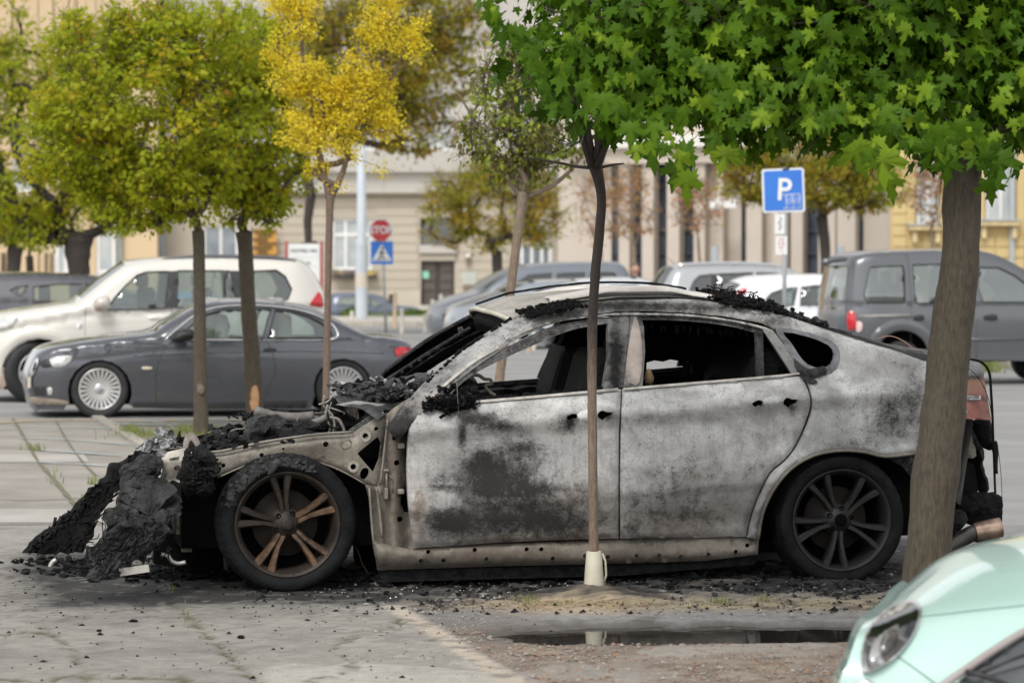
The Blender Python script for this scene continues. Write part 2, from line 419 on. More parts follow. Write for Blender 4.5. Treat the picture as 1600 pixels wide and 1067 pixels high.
def sheet(name, pts, m, z, kind='structure', parent=None):
    mb = MB(); mb.add([(p[0], p[1], z) for p in pts], [tuple(range(len(pts)))]); o = mb.build(name, m, parent)
    if o.data.polygons[0].normal.z < 0: o.data.flip_normals()
    return tag(o, kind=kind) if kind else o
ASP = pm('road_asphalt', (.30, .295, .285), (.24, .236, .228), .9, .85, bmp=.4, bs=60, dirt=.12)
ASPF = pm('far_asphalt', (.34, .34, .335), (.28, .28, .275), .25, .85, bmp=.3, bs=40, dirt=.1)
PAV = pm('pavement_asphalt', (.37, .34, .30), (.26, .24, .21), 1.1, .9, bmp=.7, bs=55, dirt=.35)
far_ = 1500
mb = MB(); z = 0.0
for a in ((-far_, -200, far_, py0), (-far_, py1, far_, far_), (-far_, py0, px0, py1), (px1, py0, far_, py1)):
    mb.add([(a[0], a[1], z), (a[2], a[1], z), (a[2], a[3], z), (a[0], a[3], z)], [(0, 1, 2, 3)])
tag(mb.build('road', ASP), kind='structure')
# pavement going away on the left, broken into slabs of differing wear
mb = MB(); pv = []
def quad(name, pp, m, z): return sheet(name, [G(*q) for q in pp], m, z)
sheet('pavement', [(xk(19.2), 19.2), (-14, 19.2), (-14, 33.0), (xk(33.0)-.1, 33.0)], PAV, .004)
PAV2 = pm('pavement_worn', (.46, .43, .39), (.36, .34, .31), 1.6, .9, bmp=.6, bs=60, dirt=.3)
sheet('pavement', [(-3.5, 5), (-14, 5), (-14, 19.2), (-3.5, 19.2)], PAV, .004); sheet('pavement', [(-3.5, 5), (xk(5), 5), (xk(11.3), 11.3), (-3.5, 11.3)], PAV, .004)
sheet('pavement_patch', [(-2.2, 19.3), (-12, 19.3), (-12, 20.3), (-2.5, 20.4)], PAV2, .008)
sheet('pavement_patch', [(-3.6, 25.4), (-12, 25.2), (-12, 26.6), (-3.8, 26.5)], PAV2, .008)
MOSS = pm('moss_joint', (.20, .19, .10), (.12, .11, .09), 14, .95, bmp=.5)
def strip(name, pp, wpx, m, z, kind='structure', jit=.02):
    pts = [G(*q) for q in smoothline(pp, 5)]; L = []; R = []
    for i, p in enumerate(pts):
        d = (pts[min(i+1, len(pts)-1)]-pts[max(i-1, 0)]).normalized(); nrm = Vector((-d.y, d.x, 0)); ww = wpx*(1+random.uniform(-.4, .4) if jit else 1)
        L.append(p+nrm*ww/2); R.append(p-nrm*ww/2)
    mb = MB(); vs = [(q.x, q.y, z) for q in L+R]; k = len(L)
    mb.add(vs, [(i, i+1, k+i+1, k+i) for i in range(k-1)]); o = mb.build(name, m)
    if o.data.polygons[0].normal.z < 0: o.data.flip_normals()
    return tag(o, kind=kind)
strip('pavement_joint', [(20, 655), (38, 685), (58, 720), (82, 748), (104, 775), (125, 800)], .035, MOSS, .012)
strip('pavement_joint', [(88, 660), (105, 690), (128, 722), (150, 745)], .022, MOSS, .012)
strip('pavement_joint', [(-40, 700), (30, 702), (70, 705)], .025, MOSS, .012)
strip('pavement_joint', [(-60, 780), (60, 783), (200, 775)], .03, MOSS, .012)
BLUEP = pm('worn_blue_paint', (.42, .55, .58), (.36, .38, .37), 5, .8)
for pp in ([(30, 668), (110, 669), (215, 673)], [(28, 686), (110, 689), (196, 696)], [(60, 705), (120, 709), (190, 714)], [(60, 724), (120, 727), (180, 731)]):
    strip('painted_line', pp, .055, BLUEP, .016)
strip('painted_line', [(170, 664), (300, 666), (480, 666)], .11, BLUEP, .016)
YEL = pm('worn_yellow_paint', (.62, .45, .15), (.42, .37, .28), 4, .8)
strip('painted_line', [(-40, 664), (60, 659), (150, 658), (240, 659)], .14, YEL, .014)
strip('painted_line', [(255, 658), (330, 657), (420, 658)], .16, YEL, .014)
KST = pm('kerb_stone', (.50, .46, .39), (.38, .34, .29), 7, .85, bmp=.5, bs=40, dirt=.4)
for i in range(14):        # flush kerb stones between pavement and tree bed
    y0_ = 19.3+i*1.0; mb = MB(); g = .02
    mb.add([(xk(y0_+g)-.06, y0_+g, .0), (xk(y0_+g)+.06, y0_+g, .0), (xk(y0_+1-g)+.06, y0_+1-g, .0), (xk(y0_+1-g)-.06, y0_+1-g, .0)], [(0, 1, 2, 3)])
    mb.v = [tuple(q) for q in mb.v]+[(q[0], q[1], .03) for q in mb.v]; mb.f = [(4, 5, 6, 7), (0, 4, 7, 3), (1, 2, 6, 5), (0, 1, 5, 4), (3, 7, 6, 2)]; mb.sm = [False]*5
    tag(mb.build('kerb_stone', pm('worn_kerb_stone', (.42, .39, .33), (.33, .30, .26), 3, .9, bmp=.5, bs=40, dirt=.3)), kind='structure')
SOIL = pm('soil', (.30, .26, .21), (.21, .18, .14), 3, .95, bmp=.9, bs=30, dirt=.3)
sheet('soil', [(xk(19.2)+.06, 19.2), (xk(32)+.06, 32), (xk(32)+2.6, 32), (xk(19.2)+2.6, 19.2)], SOIL, .006)
SANDY = pm('sandy_soil', (.48, .40, .28), (.33, .27, .19), 4, .95, bmp=.9, bs=30)
# puddle: water lying in the dip of the soil
wm, wn, wp = newmat('puddle_water'); wp.inputs['Base Color'].default_value = (.02, .018, .015, 1); wp.inputs['Roughness'].default_value = .04; wp.inputs['IOR'].default_value = 1.33
bump(wn, wp, nz(wn, coords(wn), 9, 3), .05, .01)
sheet('puddle', [(-.35, 12.95), (2.6, 12.95), (2.6, 14.05), (-.35, 14.05)], wm, -.021)
# far verge, kerbs, road at the crossing
GRS = pm('verge_grass', (.12, .19, .035), (.17, .22, .06), 3, .9, bmp=1, bs=30, bd=.05)
sheet('verge', [P(560, 494, 100).xy.to_tuple(), P(830, 494, 100).xy.to_tuple(), P(830, 494, 114).xy.to_tuple(), P(560, 494, 114).xy.to_tuple()], GRS, .12)
PAVF = pm('far_pavement', (.52, .48, .42), (.44, .41, .37), .6, .9)
def slab(name, a, b, m, parent=None): o = MB().box(a, b).build(name, m, parent); return tag(o, kind='structure') if not parent else o
slab('pavement', (-20, 88, .0), (60, 98.5, .12), PAVF)
slab('kerb', (-20, 87.7, .0), (60, 88, .125), KST)
slab('pavement', (-60, 114, .0), (60, 129, .13), PAVF)
slab('traffic_island', (8.2, 46.5, 0), (18, 50, .12), pm('island_paving', (.42, .38, .32), (.33, .30, .26), 1, .9))
sheet('island_grass', [(8.4, 46.9), (17.8, 46.9), (17.8, 49.6), (8.4, 49.6)], GRS, .126)
# =============================== BUILDINGS ===============================
def fbox(fr, mb, a, b, v0, v1, bev=0):
    "box whose front face spans picture corners a..b at depth v0"
    p, q = fr.cp(a[0], a[1], v0), fr.cp(b[0], b[1], v0)
    return mb.box((min(p.x, q.x), v0, min(p.z, q.z)), (max(p.x, q.x), v1, max(p.z, q.z)), bev)
def part(fr, name, a, b, v0, v1, m, parent, bev=0): return fbox(fr, MB(), a, b, v0, v1, bev).build(name, m, parent)
def wall(fr, name, x0, y0, x1, y1, openings, v0, v1, m, parent):
    xs = sorted({x0, x1, *[o[0] for o in openings], *[o[2] for o in openings]}); ys = sorted({y0, y1, *[o[1] for o in openings], *[o[3] for o in openings]})
    mb = MB()
    for i in range(len(xs)-1):
        j = 0
        while j < len(ys)-1:
            k = j
            def blocked(j): return any(o[0] <= xs[i] < o[2] and o[1] <= ys[j] < o[3] for o in openings)
            if blocked(j): j += 1; continue
            while k+1 < len(ys)-1 and not blocked(k+1): k += 1
            fbox(fr, mb, (xs[i], ys[j]), (xs[i+1], ys[k+1]), v0, v1); j = k+1
    return mb.build(name, m, parent)
WHT = pm('white_window_paint', (.78, .78, .76), (.68, .68, .66), 4, .5)
GLB = pm('window_glass_dark', (.13, .16, .19), (.24, .27, .29), 1.5, .1, spec=.8)
GLL = pm('window_glass_pale', (.33, .37, .39), (.48, .49, .48), 1.5, .15, spec=.8)
def window(fr, x0, y0, x1, y1, v, parent, nx=2, ty=None, glass=None, fm=None, fw=3, name='window', deep=.12):
    f = MB(); fm = fm or WHT
    fbox(fr, f, (x0, y0), (x0+fw, y1), v, v+.1); fbox(fr, f, (x1-fw, y0), (x1, y1), v, v+.1)
    fbox(fr, f, (x0+fw, y0), (x1-fw, y0+fw), v, v+.1); fbox(fr, f, (x0+fw, y1-fw), (x1-fw, y1), v, v+.1)
    for i in range(1, nx):
        x = x0+(x1-x0)*i/nx; fbox(fr, f, (x-fw*.5, y0+fw), (x+fw*.5, y1-fw), v+.003, v+.09)
    if ty: fbox(fr, f, (x0+fw, ty-fw*.6), (x1-fw, ty+fw*.6), v-.003, v+.095)
    w_ = f.build(name, fm, parent); part(fr, 'pane', (x0+1, y0+1), (x1-1, y1-1), v+.05, v+.08, glass or GLL, w_); return w_
# -- beige stone building with the double door
SB = Fr((0, 130), 0); sb = SB.root('stone_building', 'beige stone-fronted building with dark double door under an arched window', 'building')
BE = pm('beige_render', (.47, .42, .34), (.42, .37, .30), .25, .9, dirt=.1); BEL = pm('beige_stone', (.50, .445, .36), (.45, .40, .325), .3, .9, bmp=.3, bs=6, dirt=.06)
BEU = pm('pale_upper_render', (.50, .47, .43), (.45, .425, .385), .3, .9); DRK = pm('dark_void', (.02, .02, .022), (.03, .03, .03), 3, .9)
ops = [(519, 341, 582, 424), (657, 338, 711, 383), (658, 408, 710, 487), (800, 382, 862, 430), (318, 352, 372, 408)]
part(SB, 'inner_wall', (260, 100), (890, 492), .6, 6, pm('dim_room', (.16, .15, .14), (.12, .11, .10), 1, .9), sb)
wall(SB, 'wall', 258, 306, 872, 490, ops, 0, .6, BE, sb)
yy = 310
while yy < 452:      # horizontal stone courses, jointed
    y2 = yy+14.2
    segs = [(262 if yy < 500 else 0, 870)]
    cuts = sorted([(o[0]-5, o[2]+5) for o in ops if o[1]-4 < y2-1 and o[3]+4 > yy])
    xs_ = 432; 
    for c_ in cuts+[(870, 870)]:
        if c_[0] > xs_+3:
            n_ = max(1, int((c_[0]-xs_)/75)); w0 = (c_[0]-xs_)/n_
            for k in range(n_): part(SB, 'stone_course', (xs_+k*w0+.3, yy), (xs_+(k+1)*w0-.3, y2-1.1), -.05, -.002, BEL, sb)
        xs_ = max(xs_, c_[1])
    yy = y2
part(SB, 'plinth', (432, 453), (657, 490), -.12, -.002, pm('pale_plinth', (.56, .50, .40), (.50, .45, .36), .4, .9, dirt=.1), sb)
part(SB, 'plinth', (712, 453), (871, 490), -.12, -.002, _M['pale_plinth'], sb)
part(SB, 'cornice', (395, 297), (872, 302), -.5, -.002, BEU, sb, .02); part(SB, 'cornice_lower_board', (395, 302.3), (872, 306), -.28, -.002, BE, sb)  # cornice, with a stepped-back board below it in the wall's beige
wall(SB, 'upper_wall', 258, -160, 872, 297, [(556, 150, 600, 235), (664, 150, 708, 235), (790, 150, 834, 235), (440, 150, 484, 235)], 0.02, .6, BEU, sb)
part(SB, 'string_course', (395, 262), (872, 269), -.3, -.0, BEU, sb)
for a in (440, 556, 664, 790): window(SB, a, 150, a+44, 235, .3, sb, 2, 180, GLL)
window(SB, 519, 341, 582, 422, .12, sb, 3, 367, GLL, fw=4.5); part(SB, 'window_sill', (514, 424), (588, 428), -.35, -.05, BEU, sb)
window(SB, 800, 382, 862, 428, .12, sb, 4, None, GLB, fw=5); window(SB, 318, 352, 372, 408, .12, sb, 2, None, GLB, fw=4)
# arched window over the door
arch = [(658, 383), (658, 362), (661, 352), (668, 344), (678, 340), (690, 340), (701, 344), (708, 352), (711, 362), (711, 383)]
panel('arched_window', SB, arch, .18, pm('dark_blue_glass', (.10, .115, .14), (.14, .155, .18), 1, .2, spec=.6), sb, step=9, thick=.05)
part(SB, 'arch_spandrel', (656, 336), (713, 340.5), -.04, .3, BEL, sb)
part(SB, 'lintel', (655, 383.5), (714, 396), -.25, -.003, BEU, sb, .02); part(SB, 'door_lintel', (657, 397), (712, 407), -.1, .1, BE, sb)
DOORM = pm('dark_brown_door', (.075, .06, .05), (.055, .045, .04), 2, .6)
for a, b in ((658, 683.5), (684.5, 710)):
    dl = part(SB, 'door', (a, 408), (b, 486), .2, .3, DOORM, sb)
    for r_ in ((412, 424), (427, 439), (442, 454), (457, 482)): part(SB, 'door_panel', (a+4, r_[0]), (b-4, r_[1]), .17, .199, pm('door_panel_brown', (.12, .095, .08), (.09, .075, .065), 2, .6), dl, .01)
part(SB, 'green_sticker', (660, 424), (670, 435), .16, .169, pm('green_sticker', (.25, .62, .45), (.3, .6, .45), 2, .5), sb)
part(SB, 'door_step', (654, 487), (714, 492), -.4, .2, KST, sb)
part(SB, 'nameplate', (722, 425), (744, 445), -.08, -.052, pm('grey_nameplate', (.5, .52, .48), (.45, .47, .43), 2, .5), sb)
part(SB, 'mailbox', (724, 445), (736, 452), -.2, -.052, pm('brown_box', (.25, .18, .12)), sb)
part(SB, 'wall_lamp', (728, 396), (735, 403), -.4, -.052, WHT, sb, .05); part(SB, 'lamp_bracket', (728, 404), (734, 412), -.25, -.052, pm('brown_box', (.2, .15, .1)), sb)
fb = part(SB, 'flower_box', (521, 428.5), (590, 434), -.6, -.36, pm('black_planter', (.03, .03, .035)), sb)
mb = MB()
for i in range(60):
    p = SB.cp(random.uniform(521, 589), random.uniform(424, 429), -.5); mb.box(p-Vector((.07, .1, .06)), p+Vector((.07, .1, .06)), jit=.03)
mb.build('flowers', pm('flowers', (.5, .38, .08), (.08, .06, .12), 1.5, .8), fb)['kind'] = 'stuff'
part(SB, 'downpipe', (248, 300), (257, 492), -.3, -.05, pm('grey_pipe', (.42, .45, .47), (.38, .4, .42), 1, .5), sb, .03)
# orange and black slatted shutter beside it
os_ = SB.root('slatted_shop_sign', 'orange board with black slats hung on beige wall behind the trees', 'sign'); SS = Fr((0, 129.5), 0); os_.location = SS.o
part(SS, 'board', (396, 358), (432, 405), 0, .1, pm('orange_board', (.62, .32, .06), (.5, .26, .05), 1, .7), os_)
for k in range(7): part(SS, 'slat', (394+(k % 2)*8, 360+k*6.4), (432-(k % 3)*7, 362.4+k*6.4), -.08, -.002, pm('black_slat', (.04, .035, .03)), os_)
# -- yellow building on the left
YB = Fr((0, 128), 0); yb = YB.root('yellow_building', 'ochre yellow building with white windows behind the left trees', 'building')
OC = pm('ochre_render', (.60, .46, .29), (.55, .42, .27), .3, .9, dirt=.06)
oy = [(150, 340, 181, 430), (84, 380, 108, 436), (20, 240, 60, 300), (120, 240, 160, 300)]
wall(YB, 'wall', -260, -120, 246, 492, oy, 0, .6, OC, yb)
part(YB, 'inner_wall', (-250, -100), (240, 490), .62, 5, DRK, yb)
window(YB, 150, 340, 181, 428, .12, yb, 1, None, GLL, fw=6); window(YB, 84, 380, 108, 434, .12, yb, 1, None, GLL, fw=8); window(YB, 20, 240, 60, 300, .12, yb); window(YB, 120, 240, 160, 300, .12, yb)
part(YB, 'window_sill', (146, 429), (186, 436), -.3, -.002, WHT, yb); part(YB, 'grey_pillar', (182, 345), (192, 440), -.15, -.002, pm('green_grey_shutter', (.26, .27, .24)), yb)
for a in (2, 6, 70, 79): part(YB, 'drain_pipe', (a, 395), (a+2, 440), -.15, -.002, pm('dark_pipe', (.1, .07, .05)), yb)
# -- pink building with pilasters, seen at an angle
p0_ = P(872, 481, 128); PB = Fr((p0_.x, p0_.y), -24); pb = PB.root('pilastered_building', 'pinkish beige public building with tall dark windows between pilasters', 'building')
PK = pm('pink_stone', (.54, .475, .41), (.49, .43, .37), .3, .85, dirt=.05); PKD = pm('pink_stone_wall', (.56, .465, .39), (.50, .42, .355), .3, .9)
wins = [(955, 969), (988, 1004), (1027, 1043), (1068, 1086), (1158, 1169), (1253, 1280), (1336, 1350)]
wall(PB, 'wall', 872, 150, 1400, 490, [(a, 256, b, 470) for a, b in wins], 0, .5, PK, pb)
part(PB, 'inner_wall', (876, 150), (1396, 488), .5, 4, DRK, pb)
for a, b in ((967, 983), (1003, 1021), (1042, 1061), (1084, 1101), (1121, 1130), (1166, 1190), (1207, 1230), (1236, 1254), (1279, 1305), (1308, 1336)):
    part(PB, 'pilaster', (a, 256), (b, 486), -.62, -.002, PK, pb)
wall(PB, 'facade_beam', 945, 225, 1395, 250, [], -.8, -.002, PK, pb)
part(PB, 'parapet', (872, 214), (1400, 224), -1.1, -.002, pm('pale_coping', (.78, .75, .70)), pb)
GLX = pm('window_glass_navy', (.045, .055, .075), (.075, .085, .105), 1, .15, spec=.6)
for a, b in wins:
    f = MB()
    for yq in (256, 290, 325, 360, 395, 430, 466): fbox(PB, f, (a+.5, yq), (b-.5, yq+1.6), .1, .2)
    fbox(PB, f, (a, 257), (a+1.4, 468), .09, .19); fbox(PB, f, (b-1.4, 257), (b, 468), .09, .19)
    w_ = f.build('window', pm('dark_frame', (.09, .1, .12)), pb); part(PB, 'pane', (a+1, 257), (b-1, 468), .25, .3, GLX, w_)
for a, b in ((1111, 1121), (1308, 1318)): part(PB, 'info_board', (a, 385), (b, 410), -1.8, -1.7, pm('grey_blue_board', (.40, .44, .48)), pb)
part(PB, 'white_box', (1108, 310), (1150, 325), -1.9, -1.6, WHT, pb); part(PB, 'lantern', (1074, 287), (1083, 300), -1.9, -1.6, WHT, pb, .05)
# -- yellow rusticated building on the right
p0_ = P(1392, 481, 112); YR = Fr((p0_.x, p0_.y), -4); yr = YR.root('rusticated_yellow_building', 'bright yellow building with block-patterned wall and bracketed window sills', 'building')
YM = pm('yellow_render', (.60, .46, .22), (.56, .43, .20), .4, .85, dirt=.05)
yo = [(1430, 150, 1470, 352), (1538, 150, 1590, 345), (1640, 150, 1690, 345)]
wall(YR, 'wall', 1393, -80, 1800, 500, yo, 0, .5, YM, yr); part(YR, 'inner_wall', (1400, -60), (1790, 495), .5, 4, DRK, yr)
yy = 180; r_ = 0
while yy < 440:
    xx = 1394-(r_ % 2)*0
    while xx < 1640:
        a, b = xx+.8, xx+22.2
        if not any(a < o[2]+6 and b > o[0]-6 and yy < o[3]+8 and yy+17 > o[1] for o in yo): part(YR, 'block', (a, yy+.8), (b, yy+16.4), -.07, -.002, YM, yr, .015)
        xx += 23
    yy += 17.2; r_ += 1
for o in yo:
    window(YR, o[0]+3, o[1], o[2]-3, o[3], .15, yr, 2, 250, GLL)
    sl = part(YR, 'window_sill', (o[0]-10, o[3]+1), (o[2]+4, o[3]+8), -.5, -.002, pm('yellow_trim', (.70, .55, .30)), yr, .03); part(YR, 'sill_flashing', (o[0]-11, o[3]-3), (o[2]+5, o[3]+.6), -.55, -.002, pm('zinc', (.45, .45, .42)), sl)
    for q in (o[0]-4, o[2]-8): part(YR, 'bracket', (q, o[3]+9), (q+8, o[3]+28), -.35, -.002, _M['yellow_trim'], yr, .04)
part(YR, 'drainpipe', (1579, 100), (1585, 440), -.2, -.002, _M['grey_pipe'], yr, .02)
# -- taller pale block closing the view behind the crowns
b0 = Fr((0, 150), 0); tb = b0.root('tall_pale_block', 'taller pale apartment block filling the view behind the tree crowns', 'building')
part(b0, 'wall', (-400, -520), (2100, 474), 0, 8, pm('pale_grey_wall', (.56, .53, .48), (.50, .47, .43), .15, .9), tb)
for i in range(13):
    for yq in (-60, 60): window(b0, -60+i*135, yq, -20+i*135, yq+72, -.06, tb, 2, yq+24, GLB, name='window')
# =============================== THE BURNT CAR ===============================
BC = Fr((-1.137, 15.2), 10.8); WID = 1.95
car = BC.root('burnt_car', 'burnt-out white coupe-backed SUV with melted nose and no glass', 'car')
def burnt(name, ash=(.62, .62, .61), ash2=(.24, .24, .235), char=(.014, .013, .013), rst=(.22, .15, .10), base_soot=0.0, met=.2, rough=.6, bm=.55, sp=1.0):
    m, n, p = newmat(name); co = coords(n); s = nd(n, 'ShaderNodeAttribute', attribute_name='soot'); r = nd(n, 'ShaderNodeAttribute', attribute_name='rust')
    S = mth(n, 'ADD', s.outputs['Fac'], base_soot)
    fine = nz(n, co, 95*sp, 6, .75); med = nz(n, co, 22*sp, 8, .72); brd = nz(n, co, 4.6*sp, 8, .68)
    run = nz(n, coords(n, (38, 38, 2.0)), 1.0, 6, .65)
    sw = nd(n, 'ShaderNodeTexNoise'); sw.inputs['Scale'].default_value = 3.2; sw.inputs['Distortion'].default_value = 2.6; sw.inputs['Detail'].default_value = 7; n.links.new(co, sw.inputs['Vector'])
    a = mix(n, ramp(n, brd, .40, .60), ash, [ash[i]*.55+ash2[i]*.45 for i in range(3)])
    a = mix(n, mth(n, 'MULTIPLY', ramp(n, sw.outputs['Fac'], .46, .53), .45), a, [min(.8, q*1.22) for q in ash])
    smk = nd(n, 'ShaderNodeTexNoise'); smk.inputs['Scale'].default_value = 1.7; smk.inputs['Distortion'].default_value = 1.2; smk.inputs['Detail'].default_value = 4; n.links.new(coords(n, (1, 1, 1.6)), smk.inputs['Vector'])
    a = mix(n, mth(n, 'MULTIPLY', ramp(n, smk.outputs['Fac'], .45, .66), .6), a, [q*.75 for q in ash2])
    a = mix(n, mth(n, 'MULTIPLY', ramp(n, run, .48, .72), .45), a, ash2)
    a = mix(n, mth(n, 'MULTIPLY', ramp(n, fine, .50, .66), .45), a, ash2)
    vo = nd(n, 'ShaderNodeTexVoronoi', feature='DISTANCE_TO_EDGE'); vo.inputs['Scale'].default_value = 42*sp; vo.inputs['Randomness'].default_value = 1
    dv = nd(n, 'ShaderNodeVectorMath', operation='ADD'); nv = nd(n, 'ShaderNodeTexNoise'); nv.inputs['Scale'].default_value = 30; n.links.new(co, nv.inputs['Vector']); sc_ = nd(n, 'ShaderNodeVectorMath', operation='SCALE'); sc_.inputs['Scale'].default_value = .04
    n.links.new(nv.outputs['Color'], sc_.inputs[0]); n.links.new(co, dv.inputs[0]); n.links.new(sc_.outputs[0], dv.inputs[1]); n.links.new(dv.outputs[0], vo.inputs['Vector'])
    crk = mth(n, 'MULTIPLY', mth(n, 'SUBTRACT', 1, ramp(n, vo.outputs['Distance'], .0, .09)), ramp(n, med, .46, .60)); a = mix(n, mth(n, 'MULTIPLY', crk, .55), a, (.05, .048, .045))
    rr = mth(n, 'MULTIPLY', r.outputs['Fac'], ramp(n, med, .25, .6)); a = mix(n, rr, a, rst)
    x = mth(n, 'ADD', S, mth(n, 'ADD', mth(n, 'MULTIPLY', mth(n, 'SUBTRACT', med, .5), 1.25), mth(n, 'MULTIPLY', mth(n, 'SUBTRACT', fine, .5), .8)))
    x = mth(n, 'ADD', x, mth(n, 'MULTIPLY', mth(n, 'SUBTRACT', brd, .5), .9))
    k = mth(n, 'MULTIPLY', mth(n, 'SUBTRACT', x, .46), 2.2, True)
    soft = mth(n, 'MULTIPLY', mth(n, 'ADD', S, mth(n, 'MULTIPLY', mth(n, 'SUBTRACT', brd, .5), .6)), 1.15, True)
    col = mix(n, mth(n, 'MULTIPLY', soft, .85), a, (.085, .082, .078)); col = mix(n, k, col, char)
    n.links.new(col, p.inputs['Base Color']); p.inputs['Metallic'].default_value = met; p.inputs['Specular IOR Level'].default_value = .22
    n.links.new(mth(n, 'ADD', rough, mth(n, 'MULTIPLY', k, .25)), p.inputs['Roughness'])
    h = mth(n, 'ADD', mth(n, 'MULTIPLY', k, .9), mth(n, 'ADD', mth(n, 'MULTIPLY', fine, .6), med)); bump(n, p, h, bm, .005); return m
BPAINT = burnt('burnt_white_paint', char=(.034, .033, .032), met=.15)
BSTEEL = burnt('burnt_bare_steel', (.31, .285, .24), (.15, .135, .11), rst=(.14, .095, .065), base_soot=.09, met=.3, rough=.55, bm=.6)
BFRAME = burnt('sooty_frame', (.34, .34, .335), (.17, .17, .165), base_soot=.30, met=.2, sp=1.2)
BROOF = burnt('burnt_roof_skin', (.46, .43, .38), (.27, .25, .215), base_soot=.10, met=.1)
CHAR = pm('charred_plastic', (.030, .030, .031), (.008, .008, .008), 22, .55, bmp=1, bs=70, bd=.02, spec=.16)
CHARG = pm('charred_grey_plastic', (.085, .085, .086), (.016, .016, .016), 16, .42, bmp=1, bs=75, bd=.035, spec=.34)
COAL = pm('coal_black', (.006, .006, .006), (.013, .0125, .012), 25, .65, bmp=1, bs=60, bd=.02, spec=.12)
SOOTB = pm('soot_black', (.003, .003, .003), (.008, .0075, .007), 6, .95, spec=.05)
ASHW = pm('white_ash', (.42, .41, .40), (.16, .16, .155), 18, .9, bmp=1, bs=60)
ALU = pm('melted_aluminium', (.55, .55, .55), (.16, .16, .16), 22, .4, .6, bmp=1, bs=35, bd=.02)
TRIM = pm('scorched_chrome_strip', (.55, .52, .47), (.33, .30, .27), 16, .4, .3, dirt=.7)
RUSTM = pm('rusted_wheel_alloy', (.050, .038, .030), (.020, .017, .015), 9, .5, .3, bmp=.5, bs=40, spec=.3)
RUSTO = pm('orange_rusted_alloy', (.17, .10, .055), (.030, .022, .018), 11, .45, .4, bmp=.5, bs=50)
WHGREY = pm('sooty_wheel_alloy', (.026, .024, .023), (.017, .016, .016), 9, .5, .35, bmp=.4, bs=50)
TYRE = pm('burnt_tyre', (.017, .018, .019), (.008, .008, .008), 9, .7, bmp=.8, bs=60, dirt=.04, spec=.09)
TYREA = pm('ash_crusted_tyre', (.06, .06, .06), (.014, .014, .014), 30, .8, bmp=1, bs=50, bd=.015)
def blobs(L, base=0.0):
    def f(x, y):
        s = base
        for b in L:
            cx, cy, rx, ry, k = b; d = ((x-cx)/rx)**2+((y-cy)/ry)**2
            if d < 6: s += k*math.exp(-d*1.2)
        return max(0, min(1, s))
    return f
def ysill(x): return lerp(x, [(640, 633), (735, 627), (971, 607), (1252, 584), (1446, 570), (1520, 566)])
def ycrease(x): return lerp(x, [(630, 674), (900, 653), (1268, 622), (1442, 611), (1520, 608)])
def bodyv(x, y):
    ys, yc = ysill(x), ycrease(x)
    if y <= ys: v = .075+.30*max(0, (ys-y)/118)**1.15
    elif y <= yc: t = (yc-y)/(yc-ys); v = .075*t**1.1
    else:
        d = y-yc; v = .028*min(1, d/22)-.030*sstep(60, 128, d)+.05*sstep(125, 215, d)+.012*sstep(126, 134, d)
    r = math.hypot(x-1318, y-812)
    if y > 600: v -= .05*math.exp(-max(0, r-112)/30.)
    if x > 1400: v += .16*((x-1400)/110)**2
    # dents of the lower front door
    v += .012*math.exp(-((x-760)/90)**2-((y-790)/14)**2)
    return v
fd_out = smoothline([(658, 631), (645, 648), (639, 672), (636, 720), (637, 770), (641, 815), (646, 856)], 3)+[(700, 853), (770, 848), (860, 844), (966.5, 841), (966, 760), (967, 680), (970.5, 608), (900, 613), (800, 621), (730, 628)]
SD1 = blobs([(850, 800, 60, 30, .12), (805, 700, 34, 26, .2), (760, 712, 20, 16, .15), (780, 770, 120, 100, .12), (680, 745, 30, 8, .25), (785, 755, 95, 75, .22), (900, 800, 90, 50, .16), (700, 830, 60, 30, .2), (888, 652, 20, 11, .55), (948, 649, 22, 13, .6), (890, 662, 8, 12, .3), (930, 655, 40, 16, .12), (850, 640, 120, 12, .10), (745, 655, 45, 13, .75), (700, 636, 45, 9, .9), (785, 668, 30, 9, .45), (722, 680, 8, 22, .6), (740, 735, 45, 35, .30), (800, 745, 75, 45, .42), (815, 765, 110, 10, .30), (690, 762, 32, 6, .4), (700, 812, 38, 24, .45), (790, 815, 110, 30, .50), (900, 820, 90, 26, .30), (885, 668, 22, 14, .3), (820, 700, 40, 12, .22), (930, 780, 50, 40, .12)], .13)
RD1 = blobs([(900, 830, 110, 34, .8), (655, 800, 18, 60, .9), (800, 840, 120, 14, .7), (900, 780, 80, 30, .5)], .10)
hnd = lambda x, y: smoothline([(x-36, y+1), (x-31, y-3), (x-24, y-5), (x-18, y-2), (x-19, y+3), (x-25, y+3), (x-30, y+6)], 2, True)
hnd2 = lambda x, y: smoothline([(x+14, y-4), (x+20, y-8), (x+27, y-5), (x+36, y-5), (x+33, y+1), (x+27, y+3), (x+22, y+8), (x+17, y+5), (x+13, y+2)], 2, True)
fd = panel('front_door', BC, fd_out, bodyv, BPAINT, car, [hnd(921, 651), hnd2(921, 649)], 6.5, .03, .006, 5, SD1, RD1, far=WID, edge=5)
rd_out = [(972.5, 607), (1050, 601), (1150, 593), (1250, 584.5)]+smoothline([(1253, 587), (1266, 621), (1262, 650), (1243, 695), (1224, 719), (1202, 738), (1182, 778), (1171, 812), (1166, 838)], 3)+[(1080, 840), (969.5, 841), (969, 760), (970, 680)]
